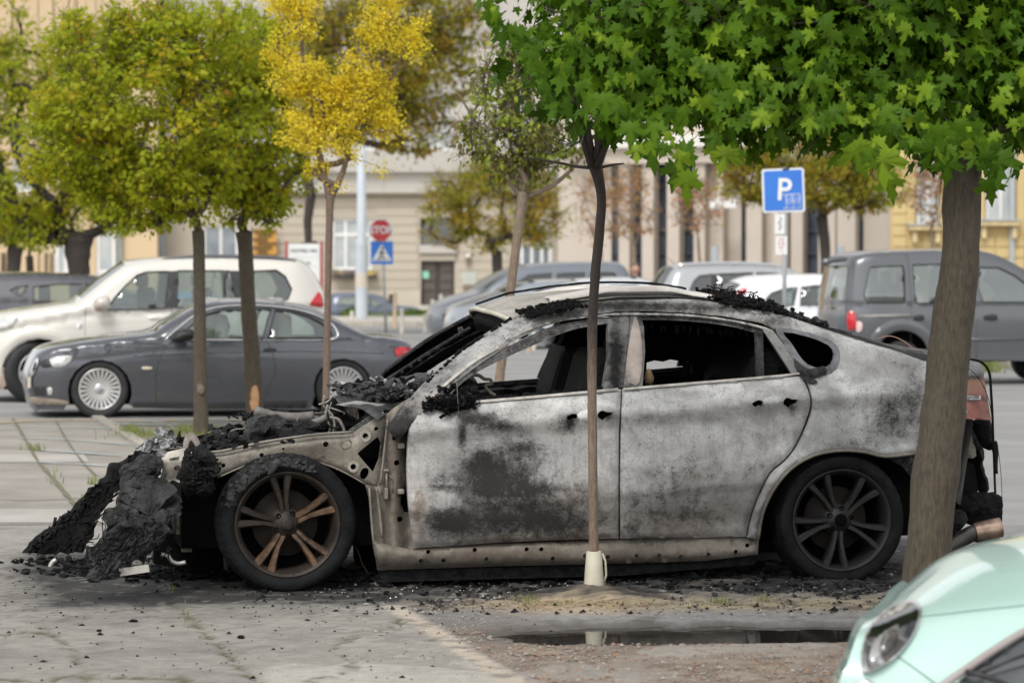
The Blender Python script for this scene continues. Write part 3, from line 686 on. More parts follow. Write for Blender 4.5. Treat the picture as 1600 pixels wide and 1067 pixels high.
SD2 = blobs([(1080, 780, 130, 70, .12), (1030, 730, 70, 90, .16), (1181, 631, 18, 8, .4), (1238, 631, 20, 13, .55), (1240, 645, 8, 12, .3), (1130, 760, 90, 60, .12), (1050, 612, 70, 10, .12), (1100, 720, 120, 70, .16), (1020, 800, 80, 40, .22), (1190, 690, 28, 60, .26), (1110, 660, 90, 8, .14), (1100, 812, 90, 25, .25), (1010, 650, 40, 18, .10), (985, 830, 20, 14, .4)], .08)
RD2 = blobs([(1060, 820, 120, 34, .6), (1080, 760, 100, 50, .25)], .08)
rd = panel('rear_door', BC, rd_out, bodyv, BPAINT, car, [hnd(1211, 630), hnd2(1211, 629)], 6.5, .03, .006, 5, SD2, RD2, far=WID, edge=5)
for dd, cx, cy in ((fd, 920, 650), (rd, 1210, 629)):       # door grip bowls and burnt recesses
    v0 = bodyv(cx, cy)
    panel('grip_bowl', BC, smoothline([(cx-18, cy), (cx-10, cy-9), (cx+6, cy-10), (cx+13, cy-2), (cx+8, cy+8), (cx-8, cy+10)], 3, True), lambda x, y: bodyv(x, y)-.002, BPAINT, dd, step=4, thick=.004, inflate=.010, soot=.0, rust=0)
    panel('handle_recess', BC, smoothline([(cx-38, cy), (cx-20, cy-12), (cx+18, cy-14), (cx+40, cy-3), (cx+28, cy+10), (cx-20, cy+11)], 2, True), v0+.045, SOOTB, dd, step=8)
# -- body side: pillar, roof rail and quarter panel in one piece
frame_out = [(604, 668)]+smoothline([(628, 640), (650, 613), (682, 581), (720, 549), (760, 521), (800, 498), (850, 480), (900, 471), (960, 466), (1040, 466), (1100, 470), (1160, 480), (1220, 492), (1262, 505), (1300, 518), (1345, 532), (1400, 547), (1446, 563), (1505, 572)], 3)+\
    [(1503, 605), (1500, 655), (1480, 694), (1430, 707), (1383, 713)]+smoothline([(1383, 713), (1350, 706), (1312, 704), (1270, 712), (1234, 734), (1207, 768), (1191, 805), (1185, 842)], 3)+\
    [(1168, 840)]+smoothline([(1168, 838), (1173, 812), (1184, 779), (1204, 740), (1226, 721), (1245, 697), (1265, 652), (1269, 621), (1256, 586)], 3)+\
    [(1232, 545), (1212, 516), (1190, 505), (1130, 494), (1060, 488), (1000, 486), (960, 487), (900, 495), (850, 510), (800, 534), (760, 560), (720, 592), (692, 620), (668, 645), (640, 668), (622, 690)]
qwin = smoothline([(1222, 516), (1262, 523), (1296, 536), (1309, 552), (1303, 572), (1286, 581), (1262, 574), (1246, 556), (1232, 534)], 2, True)
SF = blobs([(900, 474, 140, 8, .25), (1100, 478, 120, 9, .22), (690, 590, 60, 40, .22), (630, 650, 30, 30, .3), (640, 650, 40, 40, .35), (612, 680, 20, 24, .5), (800, 505, 50, 16, .2), (760, 522, 60, 26, .34), (700, 572, 40, 24, .28), (870, 486, 60, 14, .3), (960, 478, 70, 9, .32), (1060, 480, 90, 9, .26), (1150, 488, 60, 10, .28), (1200, 500, 40, 12, .3), (1290, 530, 50, 14, .22), (1345, 560, 60, 20, .12), (1420, 600, 60, 50, .14), (1300, 680, 60, 30, .12), (850, 490, 80, 14, .30), (740, 545, 50, 20, .18), (650, 610, 30, 16, .12), (1000, 478, 120, 10, .25), (1120, 484, 60, 10, .2), (1230, 510, 50, 14, .35), (1420, 565, 60, 14, .22), (1380, 655, 50, 45, .38), (1330, 695, 60, 12, .35), (1430, 640, 40, 60, .42), (1250, 560, 14, 25, .4), (1480, 690, 30, 20, .6), (1300, 600, 20, 30, .08), (610, 670, 30, 25, .4), (1176, 820, 14, 40, .2)], .12)
RF = blobs([(640, 640, 60, 40, .5), (980, 480, 200, 12, .15), (1200, 770, 20, 70, .15)], .03)
panel('side_frame', BC, frame_out, bodyv, BPAINT, car, [qwin], 6, .03, .004, 5, SF, RF, far=WID, edge=4)
# arch lip
mb = MB()
ap = smoothline([(1430, 708), (1383, 713), (1350, 706), (1312, 704), (1270, 712), (1234, 734), (1207, 768), (1191, 805), (1185, 842)], 3)
mb.tube([BC.cp(x, y, bodyv(x, y)-.002) for x, y in ap], .009, 6); mb.build('arch_lip', BSTEEL, car)
# -- sill
def sillv(x, y): return .075-.02*sstep(845, 862, y)+.05*sstep(868, 900, y)
holes = [circ(x, y, 3.6, 8) for x, y in ((669, 862), (742, 859), (823, 858), (846, 858), (693, 875), (658, 876), (760, 873), (864, 872), (914, 868), (950, 870), (1030, 867), (1107, 866), (1150, 862), (995, 868), (1064, 869), (1168, 852))]
sill_out = [(583, 845), (640, 858), (700, 854), (770, 849), (967, 842), (1166, 838), (1186, 843), (1184, 866), (1100, 876), (970, 880), (800, 884), (640, 889), (592, 891)]
panel('sill', BC, sill_out, sillv, BSTEEL, car, holes, 7, .02, .006, 6, blobs([(640, 870, 60, 14, .1), (900, 846, 300, 6, .5), (1100, 870, 60, 10, .2), (760, 880, 200, 6, .2)], .12), blobs([(800, 865, 300, 20, .5)], .3), far=WID, edge=3)
panel('underbody_flange', BC, [(592, 892), (640, 890), (970, 881), (1184, 867), (1178, 882), (970, 899), (640, 908), (596, 910)], .14, CHAR, car, step=14, thick=.05, rough=.004)
mb = MB()
for i in range(22):
    x = random.uniform(600, 1180); y = lerp(x, [(583, 868), (1186, 858)])+random.uniform(-14, 14); mb.box(BC.cp(x, y, .045), BC.cp(x, y, .045)+Vector((.012, .02, .008)), rot=Matrix.Rotation(random.random(), 3, 'Y'))
# -- pillar post in front of the door with its holes and hinges
post = [(604, 648), (618, 636), (640, 622), (664, 630), (668, 880), (590, 890), (583, 842), (577, 780), (571, 757), (590, 760), (596, 722), (602, 682)]
ph = [circ(617, 684, 4.5), circ(620, 723, 4.5), circ(625, 811, 4.5), [(628, 770), (640, 768), (642, 800), (632, 800), (626, 786)], [(628, 662), (640, 660), (638, 680), (628, 678)]]
panel('hinge_post', BC, post, lambda x, y: .13+.03*math.sin(x*.13)-.02*sstep(850, 870, y), BSTEEL, car, ph, 5.5, .02, .012, 9, blobs([(640, 700, 14, 80, .5), (600, 700, 10, 60, .25), (632, 780, 16, 30, .6), (605, 800, 8, 60, .15)], .10), blobs([(615, 760, 30, 120, .7)], .25), far=WID, edge=3)
panel('post_backing', BC, [(600, 640), (680, 640), (680, 880), (592, 880)], .24, SOOTB, car, step=30)
hp = MB()
for (a, b, c_, d_) in ((621, 652, 640, 661), (622, 692, 633, 701), (600, 733, 608, 737), (601, 762, 607, 780), (622, 764, 632, 772), (594, 873, 640, 876.5)):
    fbox(BC, hp, (a, b), (c_, d_), .075, .13, .006)
hp.tube([BC.cp(604, 735, .09), BC.cp(604, 770, .09)], .006, 6); hp.tube([BC.cp(608, 742, .1), BC.cp(614, 748, .1), BC.cp(614, 770, .1)], .004, 6)
hp.build_each('hinge', BSTEEL, car)
hp = MB()
for pts in ([(588, 762), (592, 790), (597, 840)], [(594, 758), (601, 700), (606, 655)], [(577, 762), (584, 850), (594, 888)]):
    hp.tube([BC.cp(x, y, .115) for x, y in smoothline(pts, 4)], .007, 6, rough=.2)
hp.build_each('weld_flange', BSTEEL, car)
# -- inner wing rail with bolt holes, over the front wheel
rail = [(253, 716), (285, 709), (345, 705), (400, 693), (440, 686), (500, 678), (535, 679), (552, 676), (575, 661), (598, 644), (608, 652), (605, 676), (600, 700), (598, 735), (594, 763), (572, 757), (540, 739), (510, 726), (480, 719), (440, 716), (400, 722), (370, 733), (345, 744), (300, 750), (257, 757)]
rh = [[(558, 708), (590, 682), (595, 692), (592, 716), (583, 737), (567, 719)], circ(509, 694, 4.5), circ(571, 681, 4.5), circ(588, 670, 3.5), circ(552, 729, 4.5), smoothline([(563, 738), (568, 731), (575, 732), (576, 740), (571, 748), (564, 747)], 2, True), circ(409, 711, 3.5), circ(349, 727, 3.5), circ(443, 701, 2.2, 6), circ(443, 708, 2.2, 6), circ(272, 733, 4.5, 8)]
def railv(x, y):
    top = lerp(x, [(253, 716), (345, 706), (440, 688), (552, 676), (600, 646)]); return .22-.03*sstep(0, 10, y-top)+.012*math.sin((x-440)/26.)*sstep(6, 26, y-top)
panel('wing_rail', BC, rail, railv, BSTEEL, car, rh, 5.5, .015, .008, 8, blobs([(440, 712, 60, 8, .15), (590, 700, 20, 40, .3), (400, 700, 40, 6, .15), (510, 712, 30, 8, .2)], .02), blobs([(480, 706, 60, 8, .6), (520, 730, 60, 20, .4)], .12), far=WID, edge=3)
mb = MB()
mb.tube([BC.cp(x, y, .19) for x, y in smoothline([(252, 716), (300, 708), (345, 705), (400, 693), (440, 686), (500, 678), (552, 675)], 3)], .008, 6, rough=.2)
mb.tube([BC.cp(x, y, .185) for x, y in smoothline([(345, 744), (370, 733), (400, 722), (440, 716), (480, 719), (510, 726), (540, 739), (572, 757)], 3)], .005, 6)
mb.tube([BC.cp(*q, .18) for q in circ(540, 692, 8.5, 12)+[(548.5, 692)]], .003, 5); mb.tube([BC.cp(545, 703, .19), BC.cp(566, 688, .19), BC.cp(597, 668, .19)], .005, 5)
mb.build_each('rail_bead', BSTEEL, car)
panel('rail_backing', BC, [(300, 722), (440, 690), (560, 680), (606, 655), (600, 780), (560, 745), (440, 722), (300, 745)], .34, SOOTB, car, step=30)
for x, y in ((571, 681), (552, 729)): panel('bolt_ring', BC, circ(x, y, 9, 14), .175, pm('bright_burnt_steel', (.46, .43, .37), (.30, .27, .22), 20, .5, .3), car, [circ(x, y, 4.6, 10)], 4, .006)
# wheel-house inner wall and dark underside
mb = MB()
def lb(mb, a, b, *r): return mb.box((min(a[0], b[0]), a[1], min(a[2], b[2])), (max(a[0], b[0]), b[1], max(a[2], b[2])), *r)
ub = MB()
ub.box((-.52, .34, .2), (.55, WID-.34, .66)); ub.box((.5, .17, .17), (2.48, WID-.17, .42)); ub.box((2.4, .36, .2), (3.62, WID-.36, .86))
ub.build('floor_pan', SOOTB, car)
# -- glasshouse pieces
def bandv(d=0): return lambda x, y: bodyv(x, y)+d
def band(name, pts_out, pts_in, vf, m, **k): return panel(name, BC, smoothline(pts_out, 3)+smoothline(pts_in, 3)[::-1], vf, m, car, **k)
band('door_frame', [(671, 641), (700, 612), (740, 578), (780, 550), (820, 530), (860, 512), (900, 502), (965, 494)], [(690, 633), (716, 604), (745, 582), (790, 559), (830, 541), (862, 527), (900, 514), (952, 505)], bandv(.02), BFRAME, step=6, thick=.04, soot=.35, rust=.1, far=WID)
band('chrome_strip', [(659, 633), (690, 603), (722, 575), (748, 556), (778, 540)], [(664, 633), (695, 604), (726, 578), (751, 560), (780, 544)], bandv(-.008), TRIM, step=5, thick=.008)
band('chrome_strip', [(779, 538), (820, 515), (870, 500), (940, 491), (975, 489), (1060, 490), (1130, 497), (1185, 508), (1205, 515)], [(780, 541), (820, 518.5), (870, 503), (940, 494), (975, 492), (1060, 493), (1130, 500), (1183, 511), (1200, 518)], bandv(-.004), pm('sooty_strip', (.45, .42, .38), (.07, .07, .07), 25, .5, .2), step=5, thick=.008)
band('rear_door_frame', [(975, 490), (1060, 492), (1130, 499), (1190, 513)], [(985, 500), (1060, 501), (1130, 508), (1180, 520)], bandv(.025), BFRAME, step=6, thick=.04, soot=.45, rust=0, far=WID)
panel('door_pillar', BC, [(950, 500), (975, 488), (984, 488), (982, 520), (973, 605), (942, 609), (950, 560)], bandv(.012), BFRAME, car, step=6, thick=.05, soot=blobs([(962, 560, 12, 60, .6), (978, 500, 10, 20, -.2)], .15), rust=0, far=WID)
panel('door_pillar', BC, [(986, 488), (1000, 488), (1006, 510), (1008, 550), (1004, 603), (974, 605), (980, 550)], bandv(.006), BFRAME, car, step=6, thick=.05, soot=blobs([(1000, 495, 10, 12, .3)], .12), rust=.05, far=WID)
panel('pillar_cover', BC, smoothline([(992, 494), (1001, 520), (1004, 560), (999, 598), (988, 600), (978, 590), (982, 545)], 2, True), bandv(-.004), burnt('peeled_pale_cover', (.56, .50, .45), (.36, .31, .28), rst=(.40, .28, .22), met=0), car, step=4, thick=.012, warp=.004, soot=blobs([(996, 494, 10, 16, .6), (1003, 560, 5, 50, .35), (980, 585, 8, 16, .5), (990, 598, 14, 8, .4)], .0), rust=.2)
panel('window_divider', BC, [(1180, 512), (1192, 512), (1194, 588), (1183, 589)], bandv(.015), CHARG, car, step=7, thick=.03, rough=.003, far=WID)
panel('rear_door_frame', BC, [(1190, 512), (1207, 515), (1232, 548), (1251, 583), (1238, 585), (1214, 548)], bandv(-.002), BFRAME, car, step=5, thick=.03, soot=blobs([(1200, 520, 12, 12, .35), (1245, 580, 8, 8, .4)], -.15), rust=.05)
band('chrome_strip', [(738, 626), (850, 616.5), (966, 606)], [(738, 630), (850, 620.5), (967, 609.5)], bandv(-.010), TRIM, step=6, thick=.012)
band('chrome_strip', [(974, 606), (1080, 597), (1190, 588), (1250, 582)], [(974, 609.5), (1080, 600.5), (1190, 590.8), (1250, 584.5)], bandv(-.010), TRIM, step=6, thick=.012)
panel('quarter_window_seal', BC, smoothline([(1212, 512), (1262, 519), (1300, 533), (1313, 552), (1307, 576), (1288, 587), (1262, 583), (1242, 566), (1224, 536)], 2, True), bandv(-.004), pm('burnt_seal', (.16, .16, .17), (.05, .05, .052), 12, .5, bmp=.6, bs=40), car, [smoothline([(1224, 519), (1262, 526), (1294, 539), (1303, 553), (1298, 569), (1283, 575), (1262, 569), (1248, 554), (1236, 535)], 2, True)], 5, .02, rough=.002)
# charred lumps along sills
for q in ([(1240, 560), (1262, 576), (1288, 572), (1290, 584), (1266, 592), (1250, 586)], [(1252, 583), (1270, 590), (1278, 598), (1266, 600), (1255, 592)]): panel('charred_seal', BC, smoothline(q, 2, True), bandv(-.01), CHARG, car, step=4, inflate=.02, rough=.01)
# -- roof skin
def railtop(x): return lerp(x, [(800, 498), (850, 480), (900, 471), (960, 466), (1040, 466), (1100, 470), (1160, 480), (1220, 492), (1262, 505), (1300, 518), (1345, 532), (1400, 547), (1446, 563), (1505, 572)])
mb = MB(); st = list(range(803, 1511, 8)); NV = 18; rows = []
for x in st:
    y = railtop(x)+1; v0 = bodyv(x, y)+.012; q = BC.cp(x, y, v0); r = []
    for j in range(NV+1):
        t = j/NV; v = v0+(WID-2*v0)*t; cr = .055*math.sin(math.pi*t)**.8
        if x > 1230: cr *= 1+.4*sstep(1230, 1500, x)
        fwd = -.10*math.sin(math.pi*t)*sstep(960, 800, x)
        z = q.z+cr+.006*noise.noise(Vector((q.x*4, v*4, 0)))
        r.append(Vector((q.x+fwd, v, z)))
    rows.append(r)
vs = [p for r in rows for p in r]; k = NV+1
def hole_roof(i, j): return 30 < i < 44 and 3 < j < 15 and False
mb.add(vs+[p-Vector((0, 0, .02)) for p in vs], [(i*k+j, (i+1)*k+j, (i+1)*k+j+1, i*k+j+1) for i in range(len(rows)-1) for j in range(NV)]+[tuple(len(vs)+q for q in (i*k+j, i*k+j+1, (i+1)*k+j+1, (i+1)*k+j)) for i in range(len(rows)-1) for j in range(NV)]+[(j, j+1, len(vs)+j+1, len(vs)+j) for j in range(NV)], True)
ro = mb.build('roof', BROOF, car); at = ro.data.attributes.new('soot', 'FLOAT', 'POINT')
at.data.foreach_set('value', [min(1, .1+.5*sstep(1.6, 2.6, p[0])+.35*sstep(.45, .3, p[1])+.3*max(0, noise.noise(Vector((p[0]*5, p[1]*5, 0))))) for p in mb.v])
# pale front lip of the roof, sunroof rails, heaps of char
mb = MB(); fr_ = rows[0]
mb.tube([p+Vector((-.01, 0, -.012)) for p in fr_], .014, 6, rough=.3); mb.build('roof_lip', pm('pale_scorched_lip', (.58, .55, .47), (.40, .37, .30), 10, .7), car)
def rr(x, v, dz=0):
    i = min(len(rows)-1, max(0, int((x-803)/8))); r = rows[i]; t = (v-r[0].y)/(r[-1].y-r[0].y)*NV; j = max(0, min(NV-1, int(t))); p = r[j].lerp(r[j+1], t-j); return p+Vector((0, 0, dz))
SR = pm('bare_sunroof_rail', (.74, .70, .66), (.55, .50, .46), 7, .45, .2, dirt=.25)
for v in (.56, 1.38):
    mb = MB(); pts = [rr(x, v+(.03*math.sin(x/40) if x > 1000 else 0), .012+.02*sstep(900, 960, x)*(1-sstep(1060, 1100, x))) for x in range(870, 1140, 14)]
    L = [p+Vector((0, -.075, .004)) for p in pts]; R = [p+Vector((0, .075, .014)) for p in pts]; n_ = len(L)
    mb.add(L+R+[p-Vector((0, 0, .02)) for p in L], [(i, i+1, n_+i+1, n_+i) for i in range(n_-1)]+[(2*n_+i, 2*n_+i+1, i+1, i) for i in range(n_-1)], True); mb.build('sunroof_rail', SR, car)
mb = MB()
mb.tube([rr(x, 1.0, .022+.01*math.sin(x/70)) for x in range(810, 1130, 12)], .007, 6, rough=.5); mb.tube([rr(x, .44, .006) for x in range(880, 1150, 12)], .006, 6, rough=.6); mb.tube([rr(x, 1.5, .02) for x in range(850, 1250, 12)], .007, 6, rough=.6)
mb.build_each('roof_seal', CHAR, car)
def crumbs(name, pts, n, s0, s1, m, parent, spread, fl=0):
    mb = MB()
    for _ in range(n):
        p = random.choice(pts)+Vector([random.gauss(0, q) for q in spread]); s = random.uniform(s0, s1)
        if fl: mb.box(p-Vector((s*2.2, s, s*.12)), p+Vector((s*2.2, s, s*.12)), rot=Matrix.Rotation(random.uniform(-.7, .7), 3, 'Y') @ Matrix.Rotation(random.uniform(-.9, .9), 3, 'X') @ Matrix.Rotation(random.uniform(0, 3), 3, 'Z'), jit=s*.3)
        else: mb.box(p-Vector((s, s, s*.6)), p+Vector((s, s, s*random.uniform(.4, 1.6))), rot=Matrix.Rotation(random.uniform(0, 3), 3, Vector([random.uniform(-1, 1) for _ in range(3)]).normalized()), jit=s*.35)
    return tag(mb.build(name, m, parent), kind='stuff')
crumbs('char_crumbs', [rr(x, v, .012) for x in range(822, 900, 5) for v in (.34, .37, .41, .45)], 520, .003, .008, COAL, car, (.02, .018, .003))
crumbs('char_crumbs', [rr(x, v, .02) for x in range(1128, 1236, 4) for v in (.36, .45, .6, .75)], 700, .004, .010, COAL, car, (.02, .05, .006))
crumbs('char_crumbs', [rr(x, .4, .01) for x in range(1230, 1300, 6)], 120, .005, .012, CHARG, car, (.02, .05, .004))
mb = MB()
for i in range(26):
    p = rr(random.uniform(1130, 1240), random.uniform(.4, .8), .02); mb.tube([p, p+Vector((random.uniform(-.03, .03), 0, random.uniform(.02, .05))), p+Vector((random.uniform(-.06, .06), 0, random.uniform(.01, .06)))], .004, 4)
tag(mb.build('char_shards', COAL, car), kind='stuff')
panel('rear_roof_strip', BC, [(1262, 502), (1330, 520), (1334, 526), (1300, 520), (1258, 508)], .36, CHARG, car, step=6, inflate=.015, rough=.004)
# -- far side windscreen pillar and the header between the pillars
panel('far_windscreen_pillar', BC, [(572, 606), (655, 541), (742, 490), (803, 503), (800, 512), (790, 523), (765, 532), (735, 545), (712, 552), (690, 566), (668, 580), (664, 592), (648, 602), (640, 612)], lambda x, y: 1.84-.30*((612-y)/120), COAL, car, step=6, thick=.09, rough=.008)
mb = MB(); mb.tube([BC.cp(x, y, 1.80-.3*((612-y)/120)) for x, y in smoothline([(570, 607), (655, 540), (742, 490), (775, 480)], 6)], .012, 6, rough=.4)
mb.tube([BC.cp(x, y, 1.72-.3*((612-y)/120)) for x, y in smoothline([(575, 612), (662, 556), (735, 512)], 6)], .010, 6, rough=.4); mb.build_each('pillar_edge', CHARG, car)
mb = MB()
for i in range(9):
    x = 600+i*14; y = 600-i*9.4; p = BC.cp(x, y, 1.66-.3*((612-y)/120)); mb.lathe([(.001, -.004), (.011, -.004), (.011, .004)], p, 8)
mb.build_each('pillar_hole', CHARG, car)
panel('header_scrap', BC, [(715, 512), (722, 510), (727, 520), (722, 526), (718, 523)], 1.5, BFRAME, car, step=4, thick=.01, soot=.3, rust=0)
mb = MB(); a_, b_ = rows[0][0], rows[0][-1]
mb.tube([a_+(b_-a_)*t+Vector((.05-.10*math.sin(math.pi*t), 0, .055*math.sin(math.pi*t)-.06)) for t in [i/10 for i in range(11)]], .045, 8, rough=.4); mb.build('header_rail', COAL, car)
mb = MB()
for i in range(60):
    t = random.random(); x = 640+150*t; y = 607-105*t; p = BC.cp(x, y+random.uniform(-4, 10), 1.62-.2*t); L = random.uniform(.01, .04); mb.tube([p, p-Vector((random.uniform(-.01, .01), 0, L))], [.008, .001], 4)
for i in range(70):
    t = random.random(); x = 668+130*t; y = lerp(x, [(660, 606), (720, 549), (800, 498)]); p = BC.cp(x, y-1, bodyv(x, y)+.02); mb.box(p-Vector((.007, .01, .004)), p+Vector((.008, .01, .009)), jit=.003, rot=Matrix.Rotation(random.uniform(0, 3), 3, 'Y'))
tag(mb.build('char_fringe', COAL, car), kind='stuff')
# -- interior: dashboard heap, seats, steering wheel
panel('dashboard', BC, [(668, 640), (680, 618), (700, 602), (725, 606), (752, 612), (845, 603), (850, 640), (760, 660), (690, 665)], lambda x, y: 1.55, COAL, car, step=8, thick=.2, rough=.02)
panel('dashboard_heap', BC, smoothline([(672, 636), (680, 612), (695, 600), (712, 592), (728, 588), (745, 600), (752, 622), (742, 634), (715, 640)], 2, True), .26, COAL, car, step=4, inflate=.10, rough=.022)
panel('dashboard_heap', BC, smoothline([(668, 636), (690, 624), (720, 618), (740, 622), (742, 634), (722, 646), (700, 648), (680, 642)], 2, True), .075, COAL, car, step=3.5, inflate=.045, rough=.02)
panel('far_sill_char', BC, [(740, 612), (770, 606), (800, 604), (850, 599), (900, 596), (905, 618), (760, 628)], 1.74, COAL, car, step=5, thick=.05, inflate=.03, rough=.014)
crumbs('char_crumbs', [BC.cp(x, y, v) for x, y, v in ((672, 632, .05), (680, 624, .06), (690, 630, .04), (700, 622, .06), (705, 634, .03), (715, 628, .05), (725, 632, .04), (735, 626, .06), (690, 612, .12), (705, 606, .14), (718, 600, .2), (730, 612, .12), (700, 640, .03))], 520, .003, .009, COAL, car, (.02, .015, .012), 1)
crumbs('char_crumbs', [BC.cp(x, y, v) for x, y, v in ((690, 628, .03), (710, 624, .03), (725, 618, .06))], 90, .003, .007, CHARG, car, (.03, .012, .014), 1)
m_ = BC.cp(727, 603, .34)
mb = MB(); mb.lathe([(.0, -.05), (.045, -.05), (.062, -.03), (.064, .02), (.05, .05), (.0, .06)], m_, 18); mb.build('mirror_motor', pm('brown_burnt_metal', (.16, .14, .12), (.06, .055, .05), 12, .6, .3, bmp=.5, bs=30), car)
mb = MB(); mb.tube([BC.cp(x, y, .33) for x, y in smoothline([(735, 586), (748, 586), (757, 592), (766, 593), (768, 600), (758, 602), (765, 612), (774, 618)], 3)], .010, 6, rough=.4)
mb.tube([BC.cp(x, y, .36) for x, y in smoothline([(706, 612), (716, 598), (724, 580), (730, 562)], 3)], [.02]*10, 6, rough=.3)
mb.tube([BC.cp(x, y, .02) for x, y in smoothline([(714, 598), (715, 620), (717, 652)], 3)], .0025, 4); mb.tube([BC.cp(x, y, .3) for x, y in ((745, 622), (764, 632))], .012, 6)
mb.build_each('bare_bracket', BSTEEL, car)
def seat(u, v, w_, parent):
    s = MB(); s.box((u, v, .42), (u+.5, v+w_, .60), .05, jit=.012); s.box((u+.42, v, .55), (u+.62, v+w_, 1.22), .06, rot=Matrix.Rotation(math.radians(16), 3, 'Y'), jit=.012); s.tube([(u+.64, v+w_/2, 1.2), (u+.68, v+w_/2, 1.36)], .03, 6)
    return s.build('seat', COAL, parent)
for v in (.32, 1.08): seat(1.15, v, .52, car)
seat(2.05, .3, 1.3, car)
# black curtains of burnt lining that close the view through the rear windows
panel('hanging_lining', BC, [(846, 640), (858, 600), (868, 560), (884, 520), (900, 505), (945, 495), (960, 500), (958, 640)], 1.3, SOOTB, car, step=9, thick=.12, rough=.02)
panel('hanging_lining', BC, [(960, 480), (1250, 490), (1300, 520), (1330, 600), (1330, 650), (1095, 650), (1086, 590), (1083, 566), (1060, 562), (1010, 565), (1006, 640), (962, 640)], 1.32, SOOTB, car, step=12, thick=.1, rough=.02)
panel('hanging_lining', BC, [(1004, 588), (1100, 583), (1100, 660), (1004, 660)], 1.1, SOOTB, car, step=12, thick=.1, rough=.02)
panel('burnt_lining_scrap', BC, smoothline([(1011, 603), (1008, 590), (1012, 576), (1018, 580), (1022, 590), (1019, 600)], 2, True), .3, pm('scorched_foam', (.42, .28, .14), (.08, .05, .03), 18, .9), car, step=3, inflate=.02, rough=.01)
panel('rear_shelf', BC, [(1225, 520), (1300, 530), (1320, 585), (1240, 590)], .75, COAL, car, step=8, thick=.4, rough=.03)
mb = MB(); mb.tube([BC.cp(x, y, .9) for x, y in ((1066, 598), (1074, 566))], .02, 6); mb.tube([BC.cp(x, y, 1.65) for x, y in ((1006, 586), (1060, 580), (1095, 576))], .015, 6); mb.build_each('bare_bracket', COAL, car)
mb = MB()
for i in range(60):
    x = random.uniform(975, 1190); y = lerp(x, [(975, 503), (1190, 520)])+random.uniform(-3, 3); p = BC.cp(x, y, .40); mb.tube([p, p-Vector((random.uniform(-.01, .01), 0, random.uniform(.01, .05)))], [.008, .001], 4)
for i in range(90):
    x = random.uniform(742, 960); y = lerp(x, [(742, 626), (966, 606)]); p = BC.cp(x, y-1, .12); mb.box(p-Vector((.01, .02, .006)), p+Vector((.01, .02, .008)), jit=.004, rot=Matrix.Rotation(random.uniform(0, 3), 3, 'Y'))
tag(mb.build('char_fringe', COAL, car), kind='stuff')
# tailgate, far rear corner
tg = MB(); e0 = rows[-1]
tg.add([p for p in e0]+[p+Vector((.05, 0, -.3)) for p in e0]+[p+Vector((-.02, 0, -.75)) for p in e0], [(j, j+1, k+j+1, k+j) for j in range(NV)]+[(k+j, k+j+1, 2*k+j+1, 2*k+j) for j in range(NV)], True); tg.build('tailgate', BFRAME, car)
# -- mixed heap on the cowl and the engine bay
ENG = CHAR
def lump(name, q, v, m, infl=.06, rough=.02, step=5, sm=2, thick=.02, **k): return panel(name, BC, smoothline(q, sm, True), v, m, car, step=step*.8, inflate=infl, rough=rough*1.25, thick=thick, sharp=True, **k)
panel('cowl', BC, [(522, 618), (560, 606), (610, 598), (668, 592), (690, 604), (650, 622), (606, 645), (590, 655), (568, 640), (530, 630)], lambda x, y: .55+(630-y)/40*.9, CHARG, car, step=5, thick=.03, rough=.02)
lump('cowl_heap', [(530, 626), (548, 610), (575, 600), (612, 594), (650, 586), (668, 580), (676, 592), (648, 612), (622, 628), (604, 640), (575, 634), (548, 634)], .95, CHARG, .35, .03, 4)
crumbs('ash_flakes', [BC.cp(x, y, v) for x, y, v in ((560, 606, 1.1), (590, 604, .9), (620, 602, 1.0), (650, 596, .8), (600, 612, .7), (630, 612, .6), (575, 616, .8))], 520, .004, .014, CHARG, car, (.07, .18, .012), 1)
crumbs('ash_flakes', [BC.cp(x, y, v) for x, y, v in ((600, 596, 1.0), (630, 594, .9), (648, 600, .7), (615, 606, .7))], 70, .003, .009, ASHW, car, (.07, .12, .014), 1)
panel('torn_sheet', BC, [(524, 632), (556, 626), (590, 630), (606, 632), (598, 640), (584, 648), (576, 640), (550, 636)], .5, pm('bare_sheet', (.55, .54, .52), (.33, .32, .31), 10, .5, .3), car, step=4, thick=.006, warp=.02)
panel('cowl_bar', BC, [(545, 672), (584, 645), (590, 649), (553, 676)], .3, BFRAME, car, step=4, thick=.02, soot=.35, rust=0)
panel('cowl_bar', BC, [(560, 674), (600, 645), (604, 650), (566, 678)], .24, BFRAME, car, step=4, thick=.02, soot=.25, rust=0)
mb = MB()
for pts, r in (([(512, 632), (509, 650), (516, 668), (512, 678)], .007), ([(507, 618), (506, 634), (520, 650), (524, 674)], .006), ([(518, 628), (514, 645), (522, 660), (520, 676)], .004), ([(515, 652), (528, 655), (534, 664), (538, 674)], .009), ([(498, 632), (506, 630), (514, 626), (520, 618)], .006)):
    mb.tube([BC.cp(x, y, .5) for x, y in smoothline(pts, 4)], r, 5, rough=.4)
mb.build_each('wire_bundle', pm('stripped_wire', (.36, .33, .29), (.20, .18, .16), 20, .6, .3), car)
mb = MB()
mb.tube([BC.cp(x, y, .55) for x, y in smoothline([(398, 642), (430, 650), (460, 652), (490, 650)], 4)], .026, 8, rough=.25); mb.tube([BC.cp(x, y, .45) for x, y in smoothline([(474, 664), (486, 661), (498, 658), (510, 652)], 4)], .020, 8, rough=.25)
mb.build_each('burnt_hose', pm('burnt_hose', (.20, .18, .165), (.10, .09, .085), 9, .6, bmp=.6, bs=25), car)
